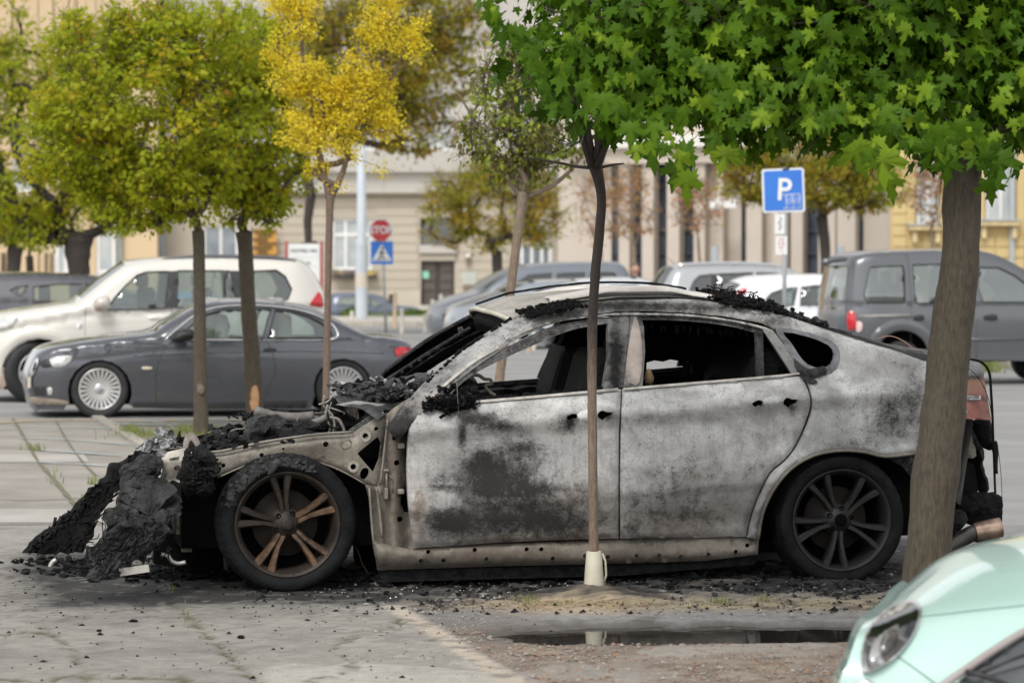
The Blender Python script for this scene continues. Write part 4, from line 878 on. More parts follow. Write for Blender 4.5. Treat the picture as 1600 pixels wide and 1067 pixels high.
for q, v, m, f in (([(318, 690), (330, 676), (360, 668), (385, 662), (392, 672), (388, 684), (350, 694)], .9, CHAR, .10), ([(384, 690), (385, 662), (392, 652), (410, 646), (440, 650), (448, 662), (444, 684), (420, 690)], .5, CHARG, .09),
                   ([(440, 688), (445, 660), (470, 652), (500, 655), (512, 668), (505, 680)], .6, COAL, .10), ([(318, 700), (326, 690), (350, 688), (384, 690), (386, 700), (350, 706)], .45, COAL, .08), ([(500, 640), (520, 620), (540, 640), (560, 660), (545, 676), (505, 678)], 1.2, COAL, .10),
                   ([(392, 672), (398, 652), (425, 640), (455, 646), (470, 660), (450, 676)], 1.1, COAL, .14), ([(430, 676), (440, 668), (480, 672), (500, 676), (470, 686), (440, 688)], .34, CHAR, .03)):
    lump('engine_lump', q, v, m, f)
crumbs('char_crumbs', [BC.cp(x, y, v) for x, y, v in ((340, 685, .7), (370, 672, .8), (400, 652, .8), (430, 650, .8), (460, 660, .7), (490, 662, .7), (350, 696, .4), (420, 688, .35), (380, 690, .4))], 420, .004, .013, CHAR, car, (.06, .12, .012), 1)
panel('engine_block', BC, [(300, 715), (345, 700), (420, 680), (520, 665), (600, 665), (600, 800), (300, 800)], .7, SOOTB, car, step=20, thick=.6)
# -- the nose: bracket frame, headlamp lump, crash beam and the melted bumper
panel('front_bracket', BC, [(253, 716), (262, 706), (288, 700), (300, 712), (296, 745), (288, 757), (270, 750), (256, 758), (250, 748), (254, 735)], lambda x, y: .12+.02*math.sin(y/9), pm('pale_burnt_bracket', (.60, .55, .47), (.38, .35, .30), 12, .6, .15, bmp=.6, bs=30, dirt=.3), car, [circ(277, 731, 5, 10), [(264, 716), (280, 713), (280, 718), (266, 720)]], 4, .01, .02, 12)
panel('crash_beam', BC, [(282, 775), (338, 770), (342, 838), (300, 838), (300, 862), (284, 862), (284, 836), (276, 834), (278, 790)], lambda x, y: .42+.02*sstep(800, 806, y)-.02*sstep(834, 840, y), BSTEEL, car, [[(288, 845), (296, 845), (296, 853), (288, 853)], circ(305, 786, 3, 8)], 5, .03, .006, 8, .22, .5)
panel('crash_beam', BC, [(240, 800), (278, 795), (282, 832), (246, 836)], .5, pm('cloudy_burnt_plastic', (.20, .19, .18), (.11, .10, .10), 8, .6), car, step=6, inflate=.03, thick=.03)
panel('radiator', BC, [(245, 760), (345, 748), (350, 900), (240, 880)], .85, SOOTB, car, step=18, thick=.1)
panel('inner_splash_guard', BC, [(556, 770), (584, 780), (590, 888), (556, 880), (548, 820)], .5, SOOTB, car, step=10, thick=.05, rough=.01)
mb = MB(); mb.tube([BC.cp(x, y, .40) for x, y in ((272, 803), (300, 801), (338, 803))], .004, 5); mb.tube([BC.cp(x, y, .3) for x, y in smoothline([(553, 850), (560, 862), (566, 880), (575, 895)], 3)], .002, 4); mb.build_each('rusty_rod', pm('rusty_rod', (.28, .14, .08), (.2, .1, .06), 9, .8), car)
lump('headlamp', [(272, 742), (284, 728), (289, 706), (298, 702), (303, 716), (306, 702), (312, 692), (322, 700), (334, 708), (338, 722), (345, 736), (340, 742), (336, 738), (330, 752), (334, 762), (322, 774), (304, 775), (288, 768)], -.02, COAL, .10, .040, 3.2)
lump('headlamp_shell', [(306, 704), (313, 692), (324, 700), (336, 710), (338, 724), (344, 735), (338, 741), (330, 730), (316, 722), (306, 716)], -.12, CHAR, .015, .012, 3.5)
for q, v in (([(232, 690), (246, 676), (253, 680), (256, 700), (262, 712), (248, 716), (234, 706), (219, 700), (222, 690)], .25), ([(246, 674), (258, 667), (268, 672), (274, 678), (278, 690), (270, 704), (258, 702), (252, 690)], .3)): lump('melted_metal', q, v, ALU, .004, .055, 2.4)
crumbs('melted_metal_scraps', [BC.cp(x, y, .28) for x, y in ((255, 690), (262, 682), (244, 700), (268, 694), (258, 706))], 60, .004, .012, ALU, car, (.03, .05, .02), 1)
lump('melted_metal', [(278, 678), (282, 672), (284, 690), (278, 702), (272, 700)], .35, COAL, .02, .02, 3)
panel('pale_duct', BC, smoothline([(287, 701), (289, 685), (297, 677), (306, 680), (313, 692), (309, 703), (304, 694), (299, 688), (295, 692), (293, 703)], 2, True), .6, pm('pale_pink_ceramic', (.46, .41, .38), (.14, .10, .09), 14, .5, dirt=.4), car, step=3, thick=.05, inflate=.004)
# bumper skin: near grey sheet, sagging to the ground, and the far black flap
near = [(218, 706), (232, 702), (242, 708), (250, 716), (256, 724), (252, 736), (246, 746), (256, 752), (272, 762), (281, 768), (285, 780), (280, 790), (284, 800), (272, 822), (262, 842), (240, 860), (222, 880), (204, 896), (190, 900), (160, 904), (136, 902), (142, 893), (160, 880), (132, 868), (134, 858), (150, 846), (162, 834), (168, 826), (170, 812), (164, 806), (166, 798), (178, 794), (186, 780), (184, 762), (190, 750), (186, 738), (196, 726), (206, 716)]
panel('bumper_skin', BC, near, lambda x, y: .16-.34*sstep(720, 900, y)+.05*math.sin(x/21+y/17)+.03*math.sin(x/9-y/31), CHARG, car, [[(163, 872), (172, 868), (170, 876)]], 2.4, .015, .06, 7, rough=.040)
for q in ([(182, 770), (215, 742), (240, 744), (262, 752), (276, 768), (262, 780), (252, 796), (238, 806), (220, 798), (200, 786)], ):
    panel('bumper_fold', BC, smoothline(q, 2, True), lambda x, y: .02-.06*sstep(740, 800, y), pm('satin_grey_melt', (.062, .062, .064), (.018, .018, .018), 11, .42, bmp=1, bs=45, bd=.02, spec=.3), car, step=3, thick=.012, warp=.08, rough=.020)
panel('bumper_fold', BC, smoothline([(196, 730), (214, 712), (238, 712), (246, 724), (240, 738), (222, 748), (200, 764), (188, 766), (188, 748)], 2, True), lambda x, y: .06, _M['satin_grey_melt'], car, step=3.4, thick=.012, warp=.08, rough=.020)
panel('bumper_fold', BC, smoothline([(166, 806), (186, 786), (214, 796), (220, 812), (200, 826), (176, 832)], 2, True), lambda x, y: -.04, _M['satin_grey_melt'], car, step=3.4, thick=.012, warp=.08, rough=.022)
for q, v in (([(150, 850), (190, 812), (230, 806), (258, 800), (268, 815), (250, 838), (215, 862), (185, 882), (160, 880)], -.13), ([(170, 836), (186, 806), (210, 800), (212, 818), (196, 838), (178, 850)], -.02), ([(240, 730), (250, 722), (256, 730), (250, 742), (240, 744)], .10)):
    panel('bumper_crust', BC, smoothline(q, 2, True), v, CHARG, car, step=2.2, thick=.01, rough=.046, inflate=.012, warp=.07)
flap = [(34, 862), (48, 846), (62, 838), (80, 822), (92, 812), (100, 803), (120, 788), (140, 764), (152, 756), (158, 748), (170, 738), (176, 728), (186, 722), (200, 710), (216, 704), (222, 716), (208, 728), (196, 748), (186, 770), (172, 784), (158, 800), (152, 812), (148, 832), (140, 848), (126, 862), (100, 864), (62, 866)]
panel('bumper_flap', BC, flap, lambda x, y: 1.25-1.0*sstep(30, 220, x), COAL, car, step=3, thick=.05, rough=.034, inflate=.02, sharp=True)
mb = MB(); mb.tube([BC.cp(84, 822, 1.0), BC.cp(87, 808, 1.0)], .009, 5); mb.tube([BC.cp(x, y, .1) for x, y in smoothline([(78, 886), (84, 876), (92, 876), (110, 884), (140, 886)], 3)], .010, 6, rough=.3); mb.build_each('bent_rod', CHAR, car)
# things lying under the nose
panel('number_plate_strip', BC, [(186, 888), (232, 882), (234, 893), (188, 900)], -.32, pm('dirty_pale_plastic', (.52, .50, .46), (.35, .33, .30), 9, .6, dirt=.4), car, step=6, thick=.02, warp=.01)
lump('pale_lump', [(205, 880), (214, 874), (222, 878), (220, 884), (208, 886)], -.2, _M['dirty_pale_plastic'], .02, .006)
mb = MB(); mb.tube([BC.cp(x, y, -.05) for x, y in smoothline([(252, 866), (262, 868), (268, 876), (278, 880), (290, 878)], 4)], .011, 8); mb.tube([BC.cp(x, y, -.15) for x, y in smoothline([(78, 886), (82, 878), (88, 874)], 3)], .012, 6); mb.build_each('bare_pipe', pm('bare_pipe', (.50, .48, .45), (.35, .33, .3), 9, .4, .5), car)
# -- rear end beyond the tree trunk
panel('tail_lamp', BC, [(1498, 594), (1536, 588), (1540, 600), (1546, 640), (1549, 656), (1502, 654)], lambda x, y: .15+.10*((x-1498)/50)**2, burnt('melted_red_lens', (.36, .20, .14), (.42, .10, .10), rst=(.30, .2, .12), base_soot=.05, met=0, rough=.3), car, step=5, thick=.05, warp=.01, soot=blobs([(1520, 590, 40, 4, .5), (1520, 622, 30, 5, .6), (1545, 640, 8, 20, .3)], .12), rust=blobs([(1520, 600, 30, 12, .8)], .1))
mb = MB(); fbox(BC, mb, (1500, 618), (1533, 625), .15, .17, .004); mb.build_each('lamp_reflector', ALU, car)
mb = MB(); fbox(BC, mb, (1504, 641), (1512, 646), .13, .16, .004); mb.build_each('lamp_reflector', ALU, car)
panel('boot_lid_corner', BC, [(1494, 568), (1512, 562), (1530, 566), (1538, 578), (1537, 590), (1498, 595)], .20, burnt('grey_corner_metal', (.30, .31, .32), (.20, .20, .205), base_soot=.1), car, step=5, thick=.1, inflate=.02, soot=.1, rust=0)
lump('rear_black_flap', [(1520, 657), (1548, 657), (1552, 690), (1551, 702), (1538, 700), (1526, 680)], .35, COAL, .04, .006)
for q, v, m, f in (([(1480, 660), (1515, 655), (1530, 680), (1538, 705), (1534, 724), (1526, 735), (1480, 735)], .6, COAL, .08), ([(1505, 665), (1514, 664), (1520, 690), (1528, 712), (1512, 716), (1508, 700)], .35, BSTEEL, .01), ([(1525, 700), (1536, 712), (1540, 740), (1546, 765), (1540, 774), (1526, 760)], .5, COAL, .04), ([(1480, 768), (1555, 770), (1564, 785), (1562, 815), (1530, 822), (1500, 815), (1480, 800)], .45, COAL, .06), ([(1485, 800), (1500, 796), (1510, 812), (1500, 830), (1490, 838), (1484, 822)], .3, CHAR, .03)):
    lump('burnt_rear_part', q, v, m, f, .018, 4)
panel('rear_crossmember', BC, [(1470, 720), (1528, 724), (1528, 776), (1470, 780)], .5, BFRAME, car, [[(1492, 745), (1498, 745), (1498, 772), (1490, 772)]], 6, .04, .01, 8, .75, 0)
panel('quarter_lower_edge', BC, [(1383, 714), (1432, 708), (1500, 700), (1500, 742), (1440, 738), (1424, 745), (1410, 728)], .05, BFRAME, car, step=6, thick=.02, soot=.6, rust=0, warp=.015)
mb = MB(); mb.tube([BC.cp(x, y, .32) for x, y in smoothline([(1470, 868), (1490, 850), (1515, 835), (1535, 828)], 3)], .045, 12)
mb.build('exhaust_pipe', pm('sooty_exhaust', (.10, .09, .08), (.04, .04, .04), 8, .5, .5), car)
mb = MB(); pp = [BC.cp(x, y, .32) for x, y in ((1522, 832), (1540, 829), (1562, 826))]; mb.tube(pp, [.052, .058, .064], 16, False); mb.tube(pp[::-1], [.056, .05, .044], 16, False); mb.build('exhaust_tip', pm('heat_stained_exhaust', (.50, .36, .27), (.22, .15, .12), 14, .35, .7), car)
lump('burnt_rear_part', [(1524, 838), (1545, 842), (1560, 840), (1558, 850), (1540, 856), (1528, 848)], .32, COAL, .03, .015, 4)
mb = MB(); mb.tube([BC.cp(x, y, .3) for x, y in smoothline([(1506, 562), (1530, 564), (1545, 580), (1549, 620), (1552, 690), (1555, 770)], 4)], .007, 6, rough=.3)
mb.tube([BC.cp(x, y, .28) for x, y in smoothline([(1552, 690), (1555, 700), (1556, 740)], 8)], .014, 5, rough=1.2); mb.tube([BC.cp(x, y, .3) for x, y in smoothline([(1558, 690), (1564, 740), (1566, 800), (1563, 840)], 4)], .0018, 4); mb.tube([BC.cp(x, y, .12) for x, y in smoothline([(1505, 568), (1530, 592), (1545, 625), (1550, 655)], 4)], .0025, 4)
mb.build_each('hanging_cable', COAL, car)
mb = MB(); mb.tube([BC.cp(x, y, .8) for x, y in smoothline([(1370, 530), (1390, 525), (1410, 532), (1430, 546), (1447, 551)], 4)], .003, 5); mb.build('copper_wire', pm('copper_wire', (.45, .26, .2), (.35, .2, .15)), car)
# seams between the panels are real gaps; a dark sheet lies behind them
panel('seam_backing', BC, [(648, 640), (1255, 592), (1265, 625), (1240, 700), (1200, 745), (1168, 835), (650, 850)], lambda x, y: bodyv(x, y)+.05, SOOTB, car, step=25, far=WID)
# -- wheels
def burnt_wheel(px, py, R, mirror, fm, fo, squash):
    c = BC.cp(px, py, 0); v0 = 0.0 if not mirror else WID
    s = 1 if not mirror else -1; cz = c.z
    def Y(h): return s*h
    t = MB(); prof = [(.262, .055), (.27, .015), (.30, .0), (.335, .004), (R-.012, .022), (R, .05), (R+.003, .08), (R+.003, .12), (R+.002, .13), (R+.003, .14), (R+.003, .20), (R, .24), (R-.012, .265), (.32, .285), (.262, .27)]
    def mod(i, k): return 1-(.014 if (i in (4, 5, 12, 11) and k % 3 == 0) else 0)-(.010 if i in (6, 7, 9, 10) and k % 4 == 0 else 0)
    t.lathe([(r, Y(h)) for r, h in prof], (c.x, v0, cz), 132, mod=mod, squash=.004); w_ = t.build('wheel', TYRE, car)
    if mirror: w_.data.flip_normals()
    rm = MB(); rm.lathe([(.262, Y(.05)), (.272, Y(.012)), (.266, Y(.010)), (.252, Y(.03)), (.240, Y(.05)), (.232, Y(.12)), (.235, Y(.24))], (c.x, v0, cz), 48)
    rm.lathe([(.0, Y(.036)), (.03, Y(.034)), (.036, Y(.04)), (.07, Y(.055)), (.085, Y(.075))], (c.x, v0, cz), 24)
    r_ = rm.build('rim', fm, w_)
    ph0 = math.radians(98 if fo else 48); sp_ = 9.5 if fo else 12.5
    for i in range(5):
        sp = MB()
        for sg in (-1, 1):
            a0 = ph0+i*math.tau/5+sg*math.radians(17); a1 = ph0+i*math.tau/5+sg*math.radians(sp_)
            for w0, w1, d in ((.015, .022, 0),):
                A = [Vector((c.x+r*math.cos(a), v0+Y(y), cz+r*math.sin(a))) for r, a, y in ((.052, ph0+i*math.tau/5+sg*math.radians(15), .052), (.12, ph0+i*math.tau/5+sg*math.radians(sp_*.72), .045), (.19, ph0+i*math.tau/5+sg*math.radians(sp_*.85), .034), (.255, a1, .028))]
                vs = []; 
                for q, wd in zip(A, (.018, .014, .017, .022)):
                    rd_ = (q-Vector((c.x, q.y, cz))).normalized(); tn = Vector((-rd_.z, 0, rd_.x))
                    vs += [q-tn*wd+Vector((0, Y(.012), 0)), q-tn*wd*.55, q+tn*wd*.55, q+tn*wd+Vector((0, Y(.012), 0)), q+tn*wd+Vector((0, Y(.06), 0)), q-tn*wd+Vector((0, Y(.06), 0))]
                fs = [(a*6+j, a*6+(j+1) % 6, a*6+6+(j+1) % 6, a*6+6+j) for a in range(3) for j in range(6)]; sp.add(vs, fs, False)
        sp.build('spoke', (fo if fo and i in (2, 3, 4) else fm), w_)
    lg = MB()
    for i in range(5):
        a = ph0+math.radians(36)+i*math.tau/5; lg.lathe([(.0, Y(.062)), (.013, Y(.06)), (.014, Y(.045)), (.009, Y(.045))], (c.x+.062*math.cos(a), v0, cz+.062*math.sin(a)), 8)
    lg.build('lug_holes', SOOTB, w_)
    hb = MB(); hb.lathe([(.0, Y(.028)), (.022, Y(.028)), (.034, Y(.032)), (.036, Y(.05))], (c.x, v0, cz), 16); hb.build('hub', fm if fo else SOOTB, w_)
    bd = MB(); bd.lathe([(.0, Y(.12)), (.08, Y(.115)), (.085, Y(.14)), (.17, Y(.14)), (.172, Y(.165))], (c.x, v0, cz), 28); bd.build('brake_disc', pm('rusty_disc', (.035, .025, .02), (.02, .016, .014), 9, .7), w_)
    bk = MB(); bk.lathe([(.0, Y(.22)), (.236, Y(.22))], (c.x, v0, cz), 24); bk.build('inner_dish', SOOTB, w_)
    return c
for mir in (False, True):
    c1 = burnt_wheel(450, 820, .355, mir, RUSTM, RUSTO, 0)
    c2 = burnt_wheel(1317, 813, .350, mir, WHGREY, None, 0)
# ash crust on the front tyre's shoulder
mb = MB()
for i in range(260):
    a = math.radians(random.gauss(118, 20)); r = random.uniform(.30, .357); 
    if not 62 < math.degrees(a) < 165: continue
    h = .0 if r < .335 else .02+random.uniform(0, .06); p = Vector((c1.x+r*math.cos(a), h-.002, c1.z+r*math.sin(a))); s = random.uniform(.003, .011); mb.box(p-Vector((s*1.4, s*.4, s)), p+Vector((s*1.4, s*.4, s)), jit=s*.6)
tag(mb.build('ash_crust', TYREA, car), kind='stuff')
mb = MB()
for a0, a1, r in ((95, 112, .30), (128, 142, .31), (150, 158, .32)):
    pts = [Vector((c1.x+(r+.02*math.sin(t*5))*math.cos(math.radians(a0+(a1-a0)*t)), -.004, c1.z+(r+.02*math.sin(t*5))*math.sin(math.radians(a0+(a1-a0)*t)))) for t in [i/8 for i in range(9)]]; mb.tube(pts, [.003, .012, .02, .017, .022, .018, .014, .01, .003], 6, rough=.8)
mb.build_each('peeled_rubber', TYREA, car)
# charred heaps lying on the ground under and before the wreck
def heap(name, label, px, py, L, n, s, m, group=None):
    p = G(px, py); mb = MB()
    for _ in range(n):
        q = p+Vector((random.gauss(0, L), random.gauss(0, L*.5), abs(random.gauss(0, s*.8)))); k = random.uniform(.4, 1.2)*s
        mb.box(q-Vector((k*1.5, k, k*.4)), q+Vector((k*1.5, k, k*.5)), jit=k*.45, rot=Matrix.Rotation(random.uniform(0, 3), 3, Vector((random.uniform(-.3, .3), random.uniform(-.3, .3), 1)).normalized()))
    return tag(mb.build(name, m), label, 'debris', group, 'stuff')
heap('charred_debris', 'charred scraps heaped on the ground below the melted nose', 215, 893, .30, 300, .014, CHAR)
heap('charred_debris', 'charred scraps in front of the burnt front wheel', 300, 900, .22, 260, .016, COAL)
heap('charred_debris', 'low black heap behind the burnt front wheel', 575, 905, .22, 260, .014, CHARG)
heap('charred_debris', 'black char spread on the ground under the middle of the wreck', 830, 905, .75, 500, .011, COAL)
heap('charred_debris', 'tangled black lump on the ground beside the burnt rear wheel', 1060, 903, .13, 200, .016, CHAR)
heap('charred_debris', 'black crumbs spread before the burnt rear wheel', 1250, 918, .5, 400, .009, CHARG)
heap('charred_debris', 'thin twisted scraps close against the burnt rear tyre', 1345, 912, .16, 120, .010, CHARG)
heap('charred_debris', 'charred scraps under the fallen tip of the bumper', 110, 880, .18, 120, .012, COAL)

# torn flakes standing off the sagging bumper skin
def flakes(name, poly, vf, n, m, s0=.006, s1=.02, ang=-.8):
    mb = MB(); xs_ = [p[0] for p in poly]; ys_ = [p[1] for p in poly]; k = 0
    while k < n:
        x, y = random.uniform(min(xs_), max(xs_)), random.uniform(min(ys_), max(ys_))
        if not inside(poly, x, y): continue
        p = BC.cp(x, y, vf(x, y)-random.uniform(-.01, .03)); s = random.uniform(s0, s1)
        mb.box(p-Vector((s*1.8, s*.5, s*.12)), p+Vector((s*1.8, s*.5, s*.12)), jit=s*.4, rot=Matrix.Rotation(ang+random.gauss(0, .5), 3, 'Y') @ Matrix.Rotation(random.uniform(-1.2, 1.2), 3, 'X')); k += 1
    return tag(mb.build(name, m, car), kind='stuff')
nv = lambda x, y: .13-.34*sstep(720, 900, y)+.05*math.sin(x/21+y/17)+.03*math.sin(x/9-y/31)
flakes('torn_flakes', [(150, 850), (190, 812), (262, 800), (272, 815), (250, 845), (215, 870), (185, 900), (140, 905)], lambda x, y: nv(x, y)-.06, 240, CHARG, .005, .014)
flakes('torn_flakes', [(186, 800), (200, 740), (218, 706), (250, 716), (262, 760), (285, 780), (270, 820), (180, 840)], nv, 70, CHARG, .004, .012)
flakes('torn_flakes', [(170, 835), (262, 800), (240, 850), (200, 880), (160, 896)], lambda x, y: nv(x, y)-.08, 110, CHAR, .004, .014)
flakes('torn_flakes', flap, lambda x, y: 1.2-1.0*sstep(30, 220, x), 130, COAL, .005, .014, -.7)
flakes('torn_flakes', [(40, 858), (90, 815), (150, 760), (160, 765), (110, 812), (60, 850)], lambda x, y: 1.2-1.0*sstep(30, 220, x), 120, CHAR, .005, .014, -.7)
flakes('torn_flakes', [(274, 742), (300, 705), (336, 714), (340, 740), (320, 772), (290, 765)], lambda x, y: -.10, 140, CHAR, .004, .014, .3)
mb = MB()
for i in range(40):
    x = random.uniform(150, 270); y = random.uniform(790, 880); p = BC.cp(x, y, nv(x, y)-.05); mb.tube([p, p+Vector((random.uniform(-.05, .01), -.01, random.uniform(-.05, .01))), p+Vector((random.uniform(-.09, .02), -.01, random.uniform(-.09, .0)))], [.003, .004, .002], 4)
tag(mb.build('melted_strands', CHAR, car), kind='stuff')

# wires, hoses and castings left in the engine bay
WIR = _M['stripped_wire']; rw = random.Random(21)
for i in range(16):
    x = rw.uniform(330, 500); y = lerp(x, [(330, 676), (400, 652), (520, 648)])+rw.uniform(-4, 14); v = rw.uniform(.35, .9); pts = [BC.cp(x, y, v)]
    for k in range(4): pts.append(pts[-1]+Vector((rw.uniform(-.02, .10), rw.uniform(-.05, .05), rw.uniform(-.035, .03))))
    MB().tube([Vector(q) for q in smoothline([tuple(p) for p in pts], 4)], rw.uniform(.003, .007), 5, rough=.3).build('loose_wire', rw.choice([WIR, CHAR, _M['burnt_hose']]), car)
for x, y, v, r, m in ((410, 668, .42, .045, CHAR), (470, 672, .40, .035, CHAR), (365, 682, .45, .03, CHAR), (442, 682, .3, .02, CHAR)):
    MB().lathe([(0, -.02), (r*.4, -.02), (r*.45, -.008), (r*.85, -.012), (r, .0), (r, .03)], BC.cp(x, y, v), 18).build('pulley', m, car)
for q, v in (([(402, 652), (432, 646), (440, 654), (438, 672), (426, 664), (414, 676), (404, 668)], .36), ([(455, 660), (486, 655), (500, 664), (484, 668), (462, 674)], .34)): panel('engine_cover', BC, q, v, CHARG, car, step=3, thick=.01, warp=.03, rough=.012)
# =============================== PARKED CARS ===============================
CHROME = pm('bright_trim', (.75, .75, .75), (.68, .68, .68), 5, .2, .8); RUB = pm('black_rubber', (.03, .03, .032), (.02, .02, .02), 8, .7, bmp=.3, bs=60)
BLKP = pm('black_plastic', (.025, .025, .027), (.018, .018, .018), 6, .5); GLS = glassmat('car_glass', (.80, .86, .84), .06); GLD = glassmat('dark_car_glass', (.28, .31, .31), .14)
GLW = glassmat('windscreen_glass', (.62, .70, .68), .20); ALLOY = pm('silver_alloy', (.62, .61, .60), (.52, .51, .50), 8, .35, .5); CABIN = pm('cabin_trim', (.05, .05, .052), (.035, .035, .036), 6, .85)
CABL = pm('pale_cabin_trim', (.40, .40, .38), (.32, .32, .31), 6, .85); REDL = pm('red_lamp', (.60, .02, .03), (.45, .015, .02), 6, .15, coat=.8); CLRL = pm('clear_lamp', (.72, .72, .70), (.45, .45, .45), 14, .12, .3, coat=1)
def wheel(fr, px, py, R, W, parent, rimR=None, spokes=10, v0=.03, hubcap=ALLOY, steer=0, far=True, twin=0):
    c = fr.cp(px, py, v0); rimR = rimR or R*.66
    for mir in ((False, True) if far else (False,)):
        y0 = v0 if not mir else W-v0; s = -1 if mir else 1
        if abs(R-c.z) < .12: c.z = R-.006
        def Y(h): return s*h
        cc = Vector((0, 0, 0)); t = MB()
        t.lathe([(rimR, Y(.03)), (rimR+.01, Y(.005)), (R-.04, Y(.0)), (R-.008, Y(.018)), (R, Y(.045)), (R, Y(.18)), (R-.01, Y(.21)), (rimR, Y(.22))], cc, 64, mod=lambda i, k: 1-(.012 if i in (3, 4, 5) and k % 2 else 0))
        w_ = t.build('wheel', RUB, parent); w_.location = (c.x, y0, c.z)
        if steer: w_.rotation_euler = (0, 0, math.radians(steer))
        r = MB(); r.lathe([(rimR, Y(.035)), (rimR, Y(.008)), (rimR-.018, Y(.01)), (rimR-.024, Y(.05)), (rimR-.03, Y(.15))], cc, 48); r.lathe([(0, Y(.022)), (.055, Y(.022)), (.07, Y(.04))], cc, 20)
        rb = r.build('rim', hubcap, w_)
        sp = MB()
        for i in range(spokes):
            a = math.tau*i/spokes+.1; ca, sa = math.cos(a), math.sin(a); tn = Vector((-sa, 0, ca)); rd = Vector((ca, 0, sa))
            wd0, wd1 = (.011, .016) if spokes > 12 else (.03, .035)
            vs = [rd*.05-tn*wd0+Vector((0, Y(.03), 0)), rd*.05+tn*wd0+Vector((0, Y(.03), 0)), rd*(rimR-.015)+tn*wd1+Vector((0, Y(.012), 0)), rd*(rimR-.015)-tn*wd1+Vector((0, Y(.012), 0))]
            vs += [q+Vector((0, Y(.03), 0)) for q in vs]; sp.add(vs, [(0, 1, 2, 3), (0, 3, 7, 4), (1, 5, 6, 2), (4, 7, 6, 5)])
        sp.build('spokes', hubcap, w_)
        hb = MB(); hb.lathe([(0, Y(.016)), (.03, Y(.017)), (.034, Y(.024))], cc, 16); hb.build('centre_cap', pm('cap', (.25, .3, .38), (.5, .5, .5), 30, .3), w_)
        bk = MB(); bk.lathe([(0, Y(.14)), (rimR-.01, Y(.14))], cc, 24); bk.build('inner_dish', SOOTB, w_)
def make_car(name, label, fr, W, top, low, wins, belt, paint, glass_top=(), tumble=.22, crown=.05, ends=None, seams=(), group=None, glass=None, step=6, round_=.07, bulge=.10, cabin=CABIN, seats=((.35, .6), (.6, .8)), roofy=None, floor=True, cat='car', corner=.16, tail_glass=False):
    """top: outline over nose, roof, tail (left to right); low: the lower edge right to left with the wheel arches;
    wins: side window outlines; belt: line under the windows; glass_top: stretches of the top outline that are glass"""
    t = car_root = fr.root(name, label, cat, group)
    xs = [p[0] for p in top]; xa, xb = min(xs), max(xs); top = densify(smoothline(top, 3), step, False)
    bx = lambda x: lerp(x, belt); roofy = roofy or min(p[1] for p in top); cs = (xb-xa)*.10
    low_y = max(p[1] for p in low)
    tl = top
    def vf(x, y):
        b = bx(x); v = .02
        if y < b: v += tumble*((b-y)/(b-roofy))**1.1
        else:
            q = (y-b)/(low_y-b+1e-6); v += .035*max(0, (.22-q)/.22)**2-.012*math.sin(q*5)+.05*max(0, q-.7)
        if x < xa+cs: v += corner*((xa+cs-x)/cs)**2
        if x > xb-cs: v += corner*((x-xb+cs)/cs)**2
        return v
    def vft(x, y): return vf(x, y)+round_*.6
    outline = list(top)+[p for p in low]
    A, T, d = fill(outline, wins, step)
    dt = distN(top, A[:, 0], A[:, 1], False); rpx = step*1.3
    V = []
    for i, (x, y) in enumerate(A):
        v = vf(x, y)+(round_*.6*(1-min(1, dt[i]/rpx))**1.6 if dt[i] < rpx else 0); V.append(fr.cp(x, y, v))
    T2 = [tuple(int(q) for q in tt) for tt in T]; a, b, c = (V[q] for q in T2[0])
    if (b-a).cross(c-a).y > 0: T2 = [q[::-1] for q in T2]
    bm = bmesh.new()
    def addm(vs, fs):
        L = [bm.verts.new(q) for q in vs]
        for f in fs:
            try: bm.faces.new([L[q] for q in f])
            except ValueError: pass
    addm(V, T2); addm([Vector((q.x, W-q.y, q.z)) for q in V], [q[::-1] for q in T2])
    NV = 12; rows = []
    n = len(top)
    for i, (x, y) in enumerate(top):
        v0 = vft(x, y); q = fr.cp(x, y, v0); r = []
        dd = (top[min(i+1, n-1)][1]-top[max(0, i-1)][1], top[min(i+1, n-1)][0]-top[max(0, i-1)][0]); L_ = math.hypot(*dd)+1e-6
        nx_, nz_ = dd[0]/L_, dd[1]/L_   # outward normal in (u,z)
        for j in range(NV+1):
            s = j/NV; k_ = math.sin(math.pi*s)**.75; bl = crown*abs(nz_)+bulge*abs(nx_)
            r.append(Vector((q.x+nx_*bl*k_, v0+(W-2*v0)*s, q.z+nz_*bl*k_)))
        rows.append(r)
    isg = lambda i: any(g[0] <= (top[i][0]+top[i+1][0])/2 <= g[1] and (len(g) < 4 or g[2] <= (top[i][1]+top[i+1][1])/2 <= g[3]) for g in glass_top)
    for i in range(n-1):
        g_ = isg(i)
        vs = rows[i]+rows[i+1]
        js = [j for j in range(NV) if not g_ or j in (0, NV-1)]
        addm(vs, [(j, j+1, NV+1+j+1, NV+1+j)[::-1] for j in js])
    bmesh.ops.remove_doubles(bm, verts=bm.verts[:], dist=.004); bmesh.ops.recalc_face_normals(bm, faces=bm.faces[:])
    me = bpy.data.meshes.new('body'); bm.to_mesh(me); bm.free(); me.polygons.foreach_set('use_smooth', [True]*len(me.polygons)); body = link('body', me, paint, t)
    # glass in the top line (windscreen, rear screen)
    i = 0
    while i < n-1:
        if isg(i):
            k = i
            while k < n-1 and isg(k): k += 1
            mb = MB(); rr_ = rows[i:k+1]; m_ = NV-1
            mb.add([p-Vector((0, 0, .012)) for r in rr_ for p in r[1:NV]], [(a*m_+j, a*m_+j+1, (a+1)*m_+j+1, (a+1)*m_+j)[::-1] for a in range(len(rr_)-1) for j in range(m_-1)], True)
            mb.build('windscreen' if i < n/2 else 'rear_screen', GLW if not tail_glass else GLD, t); i = k
        i += 1
